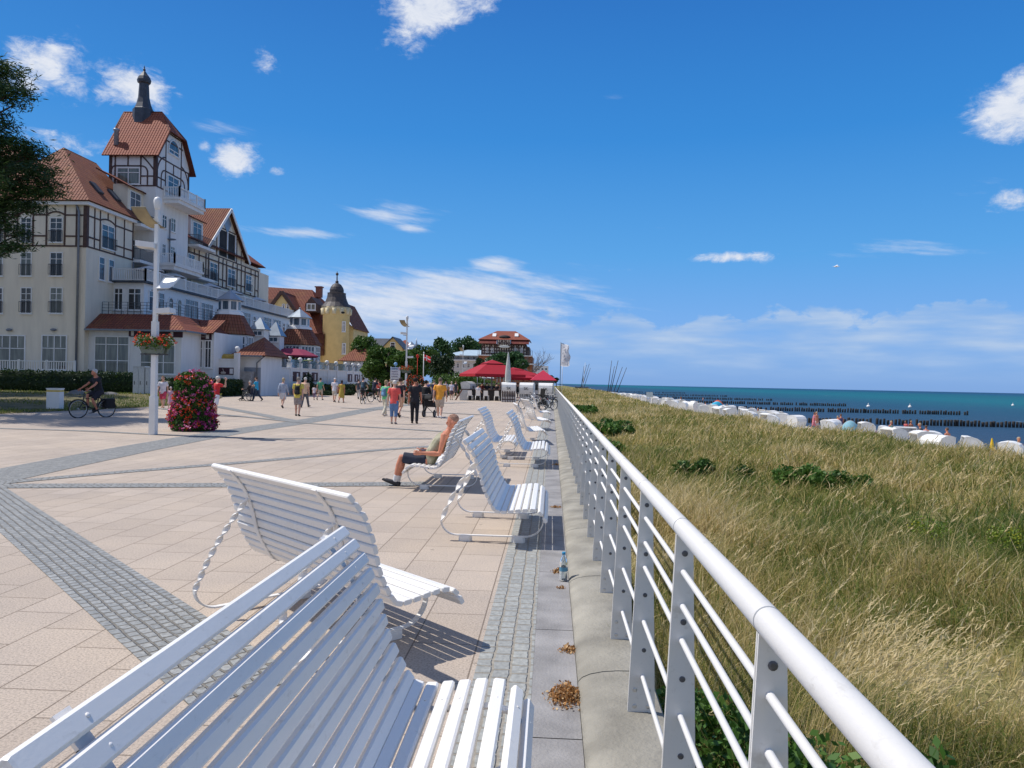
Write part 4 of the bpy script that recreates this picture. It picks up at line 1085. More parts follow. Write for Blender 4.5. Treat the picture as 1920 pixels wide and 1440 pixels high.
# tower timber towards camera
uw0, uw1 = te.u(219, 320), te.u(263, 320)
uu = [te.u(q, 320) for q in (205, 216, 240, 264, 277, 289)]
seg = [((TX0, z), (TX, z)) for z in (tz[0], tz[3])] + [((uu[1], tz[1]), (uu[3], tz[1])), ((uu[0] + .12, tz[0]), (uu[0] + .12, tz[3]), .3), ((TX - .12, tz[0]), (TX - .12, tz[3]), .3), ((uu[1], tz[0]), (uu[1], tz[3])), ((uu[3], tz[0]), (uu[3], tz[3])), ((uu[2], tz[0]), (uu[2], tz[1])), ((uu[0], tz[2]), (uu[1], tz[2])), ((uu[3], tz[2]), (TX, tz[2])), ((uu[4], tz[2]), (uu[4], tz[3]))]
seg += curve_seg((uu[0] + .1, tz[2]), (uu[0] + .2, tz[1] + .05), (uu[1], tz[1])) + curve_seg((uu[3], tz[1]), (uu[4] + .1, tz[1]), (uu[4], tz[2])) + curve_seg((uu[3], tz[0]), (uu[4], tz[0] - .5), (TX, tz[2] + .3))
timber(H, te, seg)
window(H, te, te.rect(219, 314, 263, 346), 2, (.7,), m_glc, .1)
# tower timber towards the promenade
ua, ub = TY0, TY1
seg = [((ua, z), (ub, z)) for z in (tz[0], tz[3])] + [((ua + .12, tz[0]), (ua + .12, tz[3]), .28), ((ub - .12, tz[0]), (ub - .12, tz[3]), .28), ((ua + 1.7, TE + .1), (ua + 1.7, tz[3])), ((ub - 1.7, TE + .1), (ub - 1.7, tz[3])), ((ua + .9, tz[2]), (ua + .9, tz[3])), ((ub - .9, tz[2]), (ub - .9, tz[3])), ((ua, tz[2]), (ua + 1.7, tz[2])), ((ub - 1.7, tz[2]), (ub, tz[2])), ((ym, tz[0]), (ym, tz[1])), ((ua + 1.7, tz[1]), (ub - 1.7, tz[1])), ((ua + 1.4, TE + 1.6), (ub - 1.4, TE + 1.6)), ((ym - yq, zh - .15), (ym + yq, zh - .15)), ((ua + 1.7, TE), (ua + 1.7, zh - .3)), ((ub - 1.7, TE), (ub - 1.7, zh - .3))]
seg += curve_seg((ua + .1, tz[2]), (ua + .2, tz[0]), (ua + 1.7, tz[0] + .3)) + curve_seg((ub - .1, tz[2]), (ub - .2, tz[0]), (ub - 1.7, tz[0] + .3)) + curve_seg((ua + .9, tz[2]), (ua + .9, tz[1]), (ua + 1.7, tz[1])) + curve_seg((ub - .9, tz[2]), (ub - .9, tz[1]), (ub - 1.7, tz[1]))
timber(H, tn, seg)
window(H, tn, (ym - 1.0, ym + 1.0, TE + .55, TE + 1.0), 2, (), m_glb, .08, arch=True)
window(H, tn, (ym - 1.1, ym + 1.1, tz[3] - .5, tz[1] - .15), 2, (.72,), m_glb, .1)
for (a, b2, c2, d2) in ((303, 403, 312, 428), (319.5, 409, 328.5, 435), (303, 457, 310, 480), (319, 462, 327, 483), (303, 505, 311, 530)):
    window(H, tn, tn.rect(a, b2, c2, d2), 2, (.68,), random.choice((m_gl, m_glb)), .07)
b_ = MB(); b_.tube([(TX + .1, ym - .6, tz[3] - 2.6), (TX + .1, ym - .6, 12.8)], .06, 8); b_.ball((TX + .25, ym - .6, tn.z(325, 452)), .5, .35, .09); b_.build('drainpipe', m_pipe, H)
for zb, u0, u1 in ((tn.z(320, 378), TY0 + 1.3, TY1 + .3), (tn.z(320, 503), TY0 + .6, TY1 + .2)):
    b_ = MB(); b_.box(TX + .003, TX + 1.7, u0, u1, zb - .1, zb + .12); b_.box(TX + .003, TX + 1.55, u0 + .1, u1 - .1, zb - .45, zb - .1)
    b_.build('balcony_slab', m_whitewall, H)
    balustrade(H, [(TX + .1, u0 + .08), (TX + 1.62, u0 + .08), (TX + 1.62, u1 - .08), (TX + .1, u1 - .08)], zb + .14, zb + 1.08, m_wwood, every=1.9)
# ---- western gable wing
ga0, ga1 = fn.u(385, 455), fn.u(458, 484)
gap_, gz = (ga0 + ga1) / 2, fn.z(428, 392); ZG = 16.55
b_ = MB(); b_.prism([(XC + .06, ga0, ZG - 1.2), (XC + .06, ga1, ZG - 1.2), (XC + .06, ga1, ZG), (XC + .06, gap_, gz - .15), (XC + .06, ga0, ZG)], (-1.0, 0, 0)); b_.build('gable_wall', m_plaster, H)
b_ = MB()
sl_ = (gz - ZG) / (gap_ - ga0)
roof_poly(b_, [(XC + .55, ga0 - .45, ZG - .45 * sl_), (-50, ga0 - .45, ZG - .45 * sl_), (-50, gap_, gz), (XC + .55, gap_, gz)])
roof_poly(b_, [(XC + .55, ga1 + .45, ZG - .45 * sl_), (-50, ga1 + .45, ZG - .45 * sl_), (-50, gap_ + .01, gz), (XC + .55, gap_ + .01, gz)])
b_.build('gable_roof', m_tile_o, H)
b_ = MB()
for sg in (-1, 1):
    ye = gap_ + sg * (gap_ - ga0 + .45); b_.bar((XC + .6, ye, ZG - .45 * sl_ - .2), (XC + .6, gap_, gz - .16), .36, .08, (1, 0, 0))
b_.build('bargeboard', m_wwood, H)
b_ = MB()
roof_poly(b_, [(XC + .5, 75.7, 16.3), (XC + .5, 97.6, 16.3), (-45.5, 93.5, 22.0), (-45.5, 75.7, 22.0)])
roof_poly(b_, [(XC + .5, 97.6, 16.3), (-52, 97.6, 16.3), (-45.5, 93.5, 22.0)])
b_.build('main_roof', m_tile, H)
b_ = MB(); b_.box(XC - .9, XC + .1, 77.6, 80.4, ZG - 1.0, 18.7); b_.build('dormer', m_whitewall, H)
b_ = MB(); roof_poly(b_, [(XC + .4, 77.3, 18.6), (XC + .4, 80.7, 18.6), (XC - 3, 80.7, 20.2), (XC - 3, 77.3, 20.2)]); b_.build('dormer_roof', m_tile, H)
window(H, Face('N', XC + .1), (78.0, 80.0, 16.5, 18.3), 2, (.7,), m_glb)
fg = Face('N', XC + .06)
ug = lambda q: fn.u(q, 500)
zlo = 12.15
us = [ug(q) for q in (352, 363, 372, 385, 390, 409, 417, 424, 436, 444, 452, 459, 470, 478, 484)]
seg = [((us[0], zlo), (us[-1], zlo)), ((us[0], 15.55), (us[-1], 15.55)), ((us[0], 12.95), (us[4], 12.95)), ((us[5], 13.0), (us[7], 13.0)), ((us[9], 13.0), (us[11], 13.0)), ((us[13], 13.0), (us[14], 13.0)), ((us[0], 14.9), (us[-1], 14.9))]
seg += [((u, zlo), (u, 15.55)) for i, u in enumerate(us) if i not in ()]
seg += [((u, 15.55), (u, min(ZG + (u - ga0) * sl_, ZG + (ga1 - u) * sl_) - .3)) for u in (ga0 + 1.2, ga0 + 2.6, gap_ - 2.3, gap_, gap_ + 2.6, ga1 - 2.4, ga1 - 1.1) if not (gap_ - 2 < u < gap_ + 2)]
seg += [((gap_ - 2.4, 19.0), (gap_ + 2.4, 19.0)), ((gap_, 19.0), (gap_, gz - .4))]
timber(H, fg, seg, .13)
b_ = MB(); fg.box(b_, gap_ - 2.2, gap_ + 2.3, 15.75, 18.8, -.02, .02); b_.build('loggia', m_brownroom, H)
b_ = MB()
for u in (gap_ - 2.25, gap_ + .1, gap_ + 2.35): fg.box(b_, u - .12, u + .12, 15.7, 18.85, .0, .1)
b_.build('loggia_post', m_wwood, H); rail(H, fg, gap_ - 2.2, gap_ + 2.3, 15.75, 16.7, .1, m_metal)
b_ = MB(); b_.obox(fg.p(gap_, gz - 1.75, .04), (0, .55, .62), (0, -.55, .62), (.03, 0, 0)); b_.build('gable_panel', m_zinc, H)
for a, e in ((391, 407), (425, 440.5), (459, 471)):
    r_ = (ug(a) + .1, ug(e) - .1, zw[0][0], zw[0][1]); window(H, fg, r_, 2, (.72,), random.choice((m_glb, m_gl)), .09); rail(H, fg, r_[0], r_[1], r_[2] + .1, r_[2] + .95, .2, m_metal)
for a, e in ((347, 354), (357, 365), (388, 395), (399, 406), (425, 431), (434, 440), (460, 466), (469, 474)): window(H, fg, (ug(a), ug(e), zw[1][0], zw[1][1]), 1, (.7,), random.choice((m_glb, m_gl)), .08)
r_ = (ug(350) + .1, ug(365) - .2, zw[0][0], zw[0][1] + .1); window(H, fg, r_, 2, (.72,), m_glb, .09)
for z in (zw[0][0] - .15, zw[0][0] + 3.2):
    b_ = MB(); b_.box(XC + .003, XC + 1.2, 77.2, 81.2, z - .32, z - .05); b_.build('balcony_slab', m_whitewall, H)
    rail(H, Face('N', XC), 77.2, 81.2, z - .05, z + .95, 1.15, m_metal); rail(H, Face('E', 77.25), XC + .05, XC + 1.15, z - .05, z + .95, 0, m_metal)
# ---- first floor conservatory with a balustraded terrace on top
CY = 64.0; CXN = PY(270, 545, CY).x
ce, cn = Face('E', CY), Face('N', CXN)
zf = ce.z(230, 583); zc = ce.z(230, 530); zb = ce.z(230, 505)
b_ = MB(); b_.box(XC, CXN, CY, 101.3, 0, zc); b_.build('conservatory_wall', m_wwood, H)
b_ = MB(); b_.box(XC, CXN + .35, CY - .35, 101.6, zc, zc + .16); b_.build('terrace_slab', m_slate, H)
balustrade(H, [(XC + .1, CY - .25), (CXN + .25, CY - .25), (CXN + .25, 101.4), (XC + 1, 101.4)], zc + .2, zb, m_wwood, every=2.3)
for a, e in ((189, 205), (213, 231), (239, 265)): window(H, ce, (ce.u(a), ce.u(e), zf + .05, zc - .45), 2, (.74,), m_gl, .1)
y = CY + .6; k = 0
while y < 100:
    if k % 3 == 1:
        for q in (.7, 2.3): window(H, cn, (y + q - .45, y + q + .45, zf, zf + 1.3), 1, (), m_gl, .12, arch=True)
    else: window(H, cn, (y + .15, y + 2.85, zf + .1, zc - .5), 3, (.7,), m_glb, .09)
    y += 3.3; k += 1
b_ = MB()
for y in (67, 71, 79, 85, 92):
    b_.lathe([(.03, zc), (.03, zc + 2.0)], (CXN - 1.2, y, 0), 6); pyramid(b_, (CXN - 1.2, y, 0), 1.3, 1.3, zc + 1.55, zc + 2.0, 8)
b_.build('terrace_parasols', C((.6, .62, .65)), H)
# ------------------------------------------------------------------ tiled shop annex in front of the hotel
A = empty('shop_annex', (0, 0, 0), 0, 'single storey white shop annex with red tiled pent roof under dark railing', 'shop')
AY, AX = 60.6, PY(340, 650, 60.6).x
ae, an_ = Face('E', AY), Face('N', AX)
az_, at_ = ae.z(250, 616), ae.z(250, 586)
b_ = MB(); b_.box(XC, AX, AY, 63.9, 0, az_); b_.box(CXN + .004, AX, 63.9, 72, 0, az_); b_.build('wall', m_whitewall, A)
b_ = MB(); bk_ = 1.5
roof_poly(b_, [(XC + .03, AY - .55, az_ - .1), (AX + .55, AY - .55, az_ - .1), (AX - bk_, AY + bk_, at_), (XC + .03, AY + bk_, at_)])
roof_poly(b_, [(AX + .55, AY - .55, az_ - .1), (AX + .55, 72, az_ - .1), (AX - bk_, 72, at_), (AX - bk_, AY + bk_, at_)])
b_.build('roof', m_tile, A)
b_ = MB(); b_.box(XC + .02, AX - bk_ - .02, AY + bk_ + .05, 63.6, az_ + .01, at_ - .03); b_.box(CXN + .1, AX - bk_ - .02, 63.6, 72, az_ + .01, at_ - .032); b_.build('terrace_deck', m_zinc, A)
b_ = MB(); b_.box(XC + .03, AX + .6, AY - .68, AY - .56, az_ - .24, az_ - .1); b_.box(AX + .561, AX + .68, AY - .56, 72, az_ - .24, az_ - .102); b_.build('gutter', m_pipe, A)
f_ = Face('E', AY + bk_); b_ = MB()
for i in range(12):
    u = XC + .2 + (AX - bk_ - XC - .3) * i / 11; b_.bar(f_.p(u, at_, 0), f_.p(u, at_ + 1.0, 0), .04, .04, (1, 0, 0))
for z in (.25, .5, .75, 1.0): b_.bar(f_.p(XC + .2, at_ + z, 0), f_.p(AX - bk_ - .1, at_ + z, 0), .03, .03)
f_ = Face('N', AX - bk_)
for i in range(8):
    u = AY + bk_ + 1 + i * 1.2; b_.bar(f_.p(u, at_, -.1), f_.p(u, at_ + 1, -.1), .04, .04, (1, 0, 0))
for z in (.25, .5, .75, 1.0): b_.bar(f_.p(AY + bk_, at_ + z, -.1), f_.p(72, at_ + z, -.1), .03, .03)
b_.build('terrace_railing', m_metal, A)
r_ = ae.rect(177, 630, 243, 702); window(A, ae, r_, 3, (.36, .78), m_glc, .09)
r_ = ae.rect(263, 640, 329, 702); window(A, ae, r_, 3, (.36,), m_gl, .09)
# dark signs with pale lettering
m_sign = M('maroon_sign', (.055, .018, .03), .6, .1, 3); m_signw = C((.75, .72, .70)); m_black = C((.02, .02, .022))
def sign(par, f, r, txt=None, size=.3, mat=None, badges=(.05, .93), name='sign', tm=None, out=.05):
    b_ = MB(); f.box(b_, r[0], r[1], r[2], r[3], out - .045, out); s_ = b_.build(name, mat or m_sign, par)
    h_ = r[3] - r[2]
    if badges:
        b_ = MB()
        for t in badges:
            u = r[0] + (r[1] - r[0]) * t; f.box(b_, u - h_ * .22, u + h_ * .22, r[2] + h_ * .14, r[3] - h_ * .14, out, out + .012)
        b_.build('badge', m_signw, s_)
    if txt: text_mesh(txt, size, tm or m_signw, s_, f.p((r[0] + r[1]) / 2, (r[2] + r[3]) / 2, out + .008), math.pi / 2, 0 if f.k == 'E' else math.pi / 2)
    return s_
sign(A, ae, ae.rect(242, 620, 343, 632), None, .3, m_sign, (.07, .80))
# angled entrance corner with its lettered fascia
PVX, PVY = PX(428, 600, -31.0).x, PX(428, 600, -31.0).y
r_ = ae.rect(345, 624, 398, 637)
ent = Face('E', AY + 3.5)
b_ = MB(); b_.box(AX, ent.u(402), AY + 3.5, 72, 0, az_ + .02); b_.build('entrance_wall', m_whitewall, A)
b_ = MB(); roof_poly(b_, [(AX + .4, AY + 3.0, az_ - .08), (ent.u(404), AY + 3.0, az_ - .08), (ent.u(404), AY + 5.5, at_ - .1), (AX - 1.2, AY + 5.5, at_ - .1)]); b_.build('entrance_roof', m_tile, A)
sg_ = sign(A, ent, ent.rect(350, 623.5, 397, 637), None, .5, m_sign, (.06, .84))
b_ = MB(); r_ = ent.rect(362, 628.5, 386, 632.5); u = r_[0]
while u < r_[1]:
    w_ = random.uniform(.05, .13); h_ = random.uniform(.5, 1) * (r_[3] - r_[2]); ent.box(b_, u, u + w_, r_[2], r_[2] + h_, .05, .058); u += w_ + random.choice((.03, .03, .1))
b_.build('lettering', C((.5, .45, .47)), sg_)
window(A, ent, ent.rect(350, 640, 358, 690), 1, (.5,), m_gl, .08); window(A, ent, ent.rect(360, 638, 381, 690), 2, (.7,), m_gl, .1, name='door', sill=False); window(A, ent, ent.rect(384, 638, 397, 690), 2, (.7,), m_gl, .08)

# ------------------------------------------------------------------ octagonal pavilions with lanterns
def pavilion(label, px, X, eave_l, eave_r, y_eave, y_roof, y_lant, y_leave, y_top, y_base):
    c_ = PX(px, y_eave, X); d = c_.y; root = empty('garden_pavilion', (c_.x, c_.y, 0), 0, label, 'pavilion', 'octagonal tiled pavilions')
    z = lambda py: PX(px, py, X).z
    wpx = lambda q: q / FPX * (c_ - CAM).dot(_f2)
    Rr = wpx((eave_r - eave_l) / 2); Rl = wpx(20 if px < 500 else 18)
    n, rot = 8, R(22.5)
    b_ = MB(); b_.lathe([(Rr * .9, 0), (Rr * .9, z(y_eave))], (0, 0, 0), 8, False, rot); b_.build('wall', m_whitewall, root)
    b_ = MB(); frustum(b_, (0, 0, 0), Rr, Rl * 1.25, z(y_eave) - .15, z(y_roof), 8, rot); b_.build('roof', m_tile_o, root)
    b_ = MB(); b_.lathe([(Rl * 1.3, z(y_roof) - .05), (Rl * 1.2, z(y_roof) + .25), (Rl, z(y_roof) + .3), (Rl, z(y_leave))], (0, 0, 0), 8, False, rot); lan = b_.build('lantern', m_wwood, root)
    b_ = MB()
    for k in range(8):
        a = 2 * math.pi * k / 8; dd = Vector((math.cos(a), math.sin(a), 0)); tt = Vector((-math.sin(a), math.cos(a), 0))
        zc_ = (z(y_leave) + z(y_roof) + .3) / 2; b_.obox(dd * Rl * .925 + Vector((0, 0, zc_)), tt * Rl * .25, dd * .02, Vector((0, 0, (z(y_leave) - z(y_roof) - .3) * .36)))
    b_.build('pane', m_glb, lan)
    b_ = MB(); pyramid(b_, (0, 0, 0), Rl * 1.28, Rl * 1.28, z(y_leave), z(y_top), 8, rot); b_.ball((0, 0, z(y_top)), .12); b_.build('lantern_roof', m_zinc, root)
    for k in (4, 5, 6, 7, 0, 1):
        a = 2 * math.pi * k / 8; dd = Vector((math.cos(a), math.sin(a), 0)); tt = Vector((-math.sin(a), math.cos(a), 0)); ap = Rr * .9 * math.cos(R(22.5)); hw = Rr * .9 * math.sin(R(22.5)) * .86
        z0, z1 = z(y_base), z(y_eave) - .35; f_ = MB(); g_ = MB()
        for i in range(5):
            f_.obox(dd * (ap + .02) + tt * (hw * (i - 2) / 2) + Vector((0, 0, (z0 + z1) / 2)), tt * .05, dd * .06, Vector((0, 0, (z1 - z0) / 2)))
        for i in range(5):
            f_.obox(dd * (ap + .018) + Vector((0, 0, z0 + (z1 - z0) * i / 4)), tt * (hw + .05), dd * .055, Vector((0, 0, .05)))
        w_ = f_.build('window', m_wwood, root)
        g_.obox(dd * (ap + .01) + Vector((0, 0, (z0 + z1) / 2)), tt * hw, dd * .02, Vector((0, 0, (z1 - z0) / 2))); g_.build('pane', m_glb, w_)
    return root
pavilion('octagonal pavilion with zinc lantern and red tiles beside the café entrance', 430, -31.5, 389, 482, 625, 590, 585, 563, 543, 690)
pavilion('octagonal pavilion with zinc lantern and red tiles before the ochre villa', 561, -31.0, 522, 606, 645, 617, 613, 596, 578, 690)
# linking wing with two little zinc-capped turrets
Lk = empty('link_wing', (0, 0, 0), 0, 'low white wing with tiled roof and two zinc capped turrets between the pavilions', 'wing')
b_ = MB(); b_.box(-36, -32.2, 74, 101, 0, 5.3); b_.build('wall', m_whitewall, Lk)
b_ = MB(); roof_poly(b_, [(-31.7, 74, 5.2), (-31.7, 101, 5.2), (-34.9, 101, 6.9), (-34.9, 74, 6.9)]); b_.build('roof', m_tile, Lk)
for px, yl, yt, yb in ((488, 618, 594, 655), (517, 630, 602, 668)):
    c_ = PX(px, yl, -30.8); zz = lambda q: PX(px, q, -30.8).z; hw = 12 / FPX * c_.y
    b_ = MB(); b_.box(c_.x - hw, c_.x + hw, c_.y - hw, c_.y + hw, 0, zz(yl)); t_ = b_.build('turret', m_whitewall, Lk)
    b_ = MB(); pyramid(b_, (c_.x, c_.y, 0), hw * 1.3, hw * 1.3, zz(yl), zz(yt)); b_.build('turret_roof', m_zinc, t_)
    f_ = Face('E', c_.y - hw); window(Lk, f_, (c_.x - hw * .75, c_.x + hw * .75, zz(yl + 12), zz(yl + 3)), 2, (), m_glb, .07)

# ------------------------------------------------------------------ garage lodge
GX, GY = -26.4, 66.6
gf, gs = Face('E', GY), Face('N', GX)
gl_, gr_ = gf.u(446, 690), GX
zg, za = gf.z(480, 664), gf.z(486, 631)
Gr = empty('garage_lodge', (0, 0, 0), 0, 'small white garage lodge with pyramid tiled roof and grey door', 'garage')
b_ = MB(); b_.box(gl_, gr_, GY, GY + 5.2, 0, zg); b_.build('wall', m_whitewall, Gr)
b_ = MB(); cx_, cy_ = (gl_ + gr_) / 2 + .3, GY + 2.6
ring = [(gl_ - .55, GY - .55, zg - .12), (gr_ + .55, GY - .55, zg - .12), (gr_ + .55, GY + 5.75, zg - .12), (gl_ - .55, GY + 5.75, zg - .12)]
for k in range(4): roof_poly(b_, [ring[k], ring[(k + 1) % 4], (cx_, cy_, za + .1)])
b_.build('roof', m_tile_o, Gr)
b_ = MB(); gf.box(b_, gf.u(458, 700), gf.u(489, 700), .0, gf.z(470, 689), -.05, .03); b_.build('door', M('grey_door', (.27, .30, .35), .6, .06, 2), Gr)
b_ = MB(); b_.tube([(GX + .4, GY - .3, zg - .2), (GX - .35, GY - .12, zg - .8), (GX - .35, GY - .12, 0)], .06, 8); b_.build('drainpipe', m_pipe, Gr)
b_ = MB(); b_.box(gl_ - .3, gr_ + .32, GY - .62, GY - .552, zg - .26, zg - .12); b_.build('gutter', m_pipe, Gr)

# ------------------------------------------------------------------ terrace walls with ball finials
def terrace_wall(label, pts, ztop, posts_px, face, thick=.35, glass=False):
    root = empty('terrace_wall', (0, 0, 0), 0, label, 'wall')
    f = face; u0, u1 = pts
    b_ = MB(); f.box(b_, u0, u1, 0, ztop, -thick, 0); f.box(b_, u0, u1, ztop, ztop + .09, -thick - .04, .06); f.box(b_, u0, u1, ztop - .75, ztop - .66, 0, .04); b_.build('wall', m_whitewall, root)
    us = [f.u(q, 690) for q in posts_px]
    for u in us:
        b_ = MB(); f.box(b_, u - .2, u + .2, 0, ztop + .62, -.36, .08)
        p = f.p(u, ztop + .7, -.15); b_.lathe([(.12, 0), (.1, .06), (.2, .16), (.25, .3), (.2, .44), (.08, .52)], p, 12); b_.build('finial_post', m_whitewall, root)
    if glass:
        for a, e in zip(us[:-1], us[1:]):
            g_ = MB(); f.box(g_, a + .24, e - .24, ztop + .12, ztop + .95, -.17, -.15); g_.build('glass_panel', m_balglass, root)
    return root
m_balglass = M('balustrade_glass', (.45, .62, .72), .05, .05, 1, trans=.75)
f1 = Face('E', 65.2)
W1 = terrace_wall('white terrace wall with round ball finials and a maroon poster beneath the golden beach chairs', (f1.u(337), f1.u(448)), f1.z(400, 674), (346, 396, 443), f1)
sg_ = sign(W1, f1, f1.rect(398, 689, 440, 702.5), None, .3, m_sign, (.86,), 'poster')
b_ = MB(); p = f1.uz(419, 699); b_.ball(f1.p(p[0], p[1], .055), .26, .02, .12, 12, 5); p2 = f1.uz(418, 691); b_.bar(f1.p(p[0] + .05, p[1] + .1, .06), f1.p(p2[0], p2[1], .06), .05, .01, (0, -1, 0)); b_.build('cup_picture', C((.5, .42, .36)), sg_)
b_ = MB(); r_ = f1.rect(400.5, 696.5, 408, 700); f1.box(b_, r_[0], r_[1], r_[2], r_[2] + .05, .05, .056); f1.box(b_, r_[0], r_[1] - .05, r_[2] + .1, r_[3], .05, .056); b_.build('lettering', C((.22, .16, .2)), sg_)
f2_ = Face('N', -26.6)
W2 = terrace_wall('long white terrace wall with glass panels between ball finials along the promenade', (GY + 5.3, 112), f2_.z(600, 694), (545, 565, 582, 597, 615, 632, 650, 663, 675, 686), f2_, glass=True)
for a, e in ((549, 562), (566, 579), (583, 595), (651, 660), (663, 671), (673, 680), (693, 697)):
    sign(W2, f2_, (f2_.u(a, 705), f2_.u(e, 705), 1.35, 2.35), None, .3, m_sign, (.6,), 'poster')
# terrace ground behind the walls
b_ = MB(); b_.box(-38, -26.95, 65.6, 112, 0, 2.2); structure(b_.build('terrace', m_grey))
# kiosk with orange tiled roof
kx = PX(667, 690, -29.0); K = empty('kiosk', (0, 0, 0), 0, 'small white terrace kiosk with hipped orange tiled roof near the trees', 'kiosk')
kf = Face('E', kx.y - 1.9); kl, kr = kf.u(643, 690), kf.u(690, 690); kz, kt = kf.z(667, 676), kf.z(667, 654)
b_ = MB(); b_.box(kl, kr, kx.y - 1.9, kx.y + 2, 0, kz); b_.build('wall', m_whitewall, K)
b_ = MB(); e_ = .6; r1_, r2_ = kl + (kr - kl) * .42, kl + (kr - kl) * .76; ky = kx.y
roof_poly(b_, [(kl - e_, ky - 2.5, kz - .05), (kr + e_, ky - 2.5, kz - .05), (r2_, ky, kt + .3), (r1_, ky, kt + .3)]); roof_poly(b_, [(kr + e_, ky - 2.5, kz - .05), (kr + e_, ky + 2.5, kz - .05), (r2_, ky, kt + .3)]); roof_poly(b_, [(kl - e_, ky + 2.5, kz - .05), (kl - e_, ky - 2.5, kz - .05), (r1_, ky, kt + .3)]); roof_poly(b_, [(kr + e_, ky + 2.5, kz - .05), (kl - e_, ky + 2.5, kz - .05), (r1_, ky + .01, kt + .29), (r2_, ky + .01, kt + .29)])
b_.build('roof', m_tile_o, K)
for a, e in ((655, 665), (672, 677), (679, 687)): window(K, kf, kf.rect(a, 679, e, 688), 1, (), m_gl, .08)

# ------------------------------------------------------------------ ochre villa with round corner tower
VY = 127.0; ve = Face('E', VY)
V_ = empty('ochre_villa', (0, 0, 0), 0, 'ochre yellow villa with brown roof and round dome capped corner tower', 'villa')
v = lambda px, py: ve.uz(px, py)
x0, x1 = ve.u(470, 620), ve.u(606, 620)
b_ = MB(); b_.box(x0, x1, VY, VY + 14, 0, v(560, 625)[1]); b_.build('wall', m_yellow, V_)
zr, ze_ = PY(560, 537, VY + 6).z, v(560, 625)[1]
b_ = MB()
roof_poly(b_, [(x0 - 1, VY - .7, ze_), (x1 + .5, VY - .7, ze_), (PY(601, 545, VY + 6).x - 1.5, VY + 6, zr - .6), (PY(484, 536, VY + 6).x - 2, VY + 6, zr)])
roof_poly(b_, [(x1 + .5, VY - .7, ze_), (x1 + 4, VY + 14, ze_), (PY(601, 545, VY + 6).x - 1.5, VY + 6, zr - .6)])
b_.build('roof', m_tile, V_)
b_ = MB(); p0, p1 = v(578, 627), v(612, 667); ve.box(b_, p0[0], p1[0], p1[1], p0[1], .02, 1.6); b_.build('hung_tile_wall', m_tile, V_)
# gable
gl0, gr0 = ve.u(511, 590), ve.u(556, 590); gt = v(534, 551)[1]; gb = v(534, 581)[1]; gm = (gl0 + gr0) / 2
b_ = MB(); b_.prism([(gl0, VY - 1.4, 0), (gr0, VY - 1.4, 0), (gr0, VY - 1.4, gb), (gm, VY - 1.4, gt), (gl0, VY - 1.4, gb)], (0, 1.5, 0)); b_.build('gable_wall', m_yellow, V_)
b_ = MB(); b_.bar((gl0 - .6, VY - 1.5, gb - .7), (gm, VY - 1.5, gt + .2), .55, .5, (0, 1, 0)); b_.bar((gr0 + .6, VY - 1.5, gb - .7), (gm, VY - 1.505, gt + .2), .55, .5, (0, 1, 0)); b_.build('bargeboard', m_timber, V_)
b_ = MB(); roof_poly(b_, [(gl0 - .5, VY - 1.6, gb - .5), (gl0 - .5, VY + 5, gb - .5), (gm, VY + 5, gt + .3), (gm, VY - 1.6, gt + .3)]); roof_poly(b_, [(gr0 + .5, VY - 1.6, gb - .5), (gr0 + .5, VY + 5, gb - .5), (gm + .01, VY + 5, gt + .29), (gm + .01, VY - 1.6, gt + .29)]); b_.build('gable_roof', m_tile, V_)
vg = Face('E', VY - 1.4)
for a, e in ((529, 534.5), (537, 542.5)): window(V_, vg, vg.rect(a, 573, e, 581), 1, (), m_gl, .12, arch=True); window(V_, vg, vg.rect(a, 585, e, 588), 1, (), m_gl, .1)
for a, e in ((520, 530), (542, 552)): window(V_, vg, vg.rect(a, 600, e, 620), 2, (.6,), m_gl, .13)
# dormer
dl, dr = ve.u(573, 575), ve.u(595, 575); dt = v(584, 556)[1]; db = v(584, 585)[1]; dm = (dl + dr) / 2; dz = v(584, 570)[1]
b_ = MB(); b_.prism([(dl, VY - .2, db), (dr, VY - .2, db), (dr, VY - .2, dz), (dm, VY - .2, dt), (dl, VY - .2, dz)], (0, 5, 0)); b_.build('dormer', m_timber, V_)
vd = Face('E', VY - .2); window(V_, vd, vd.rect(575, 569, 592, 582), 2, (), m_glc, .16)
b_ = MB(); p = v(580, 535); b_.box(p[0] - .5, p[0] + .5, VY + 5, VY + 6, zr - 2, p[1] + .5); b_.box(p[0] - .65, p[0] + .65, VY + 4.85, VY + 6.15, p[1] + .3, p[1] + .5); b_.build('chimney', M('red_brick', (.32, .12, .08), .8, .2, 2), V_)
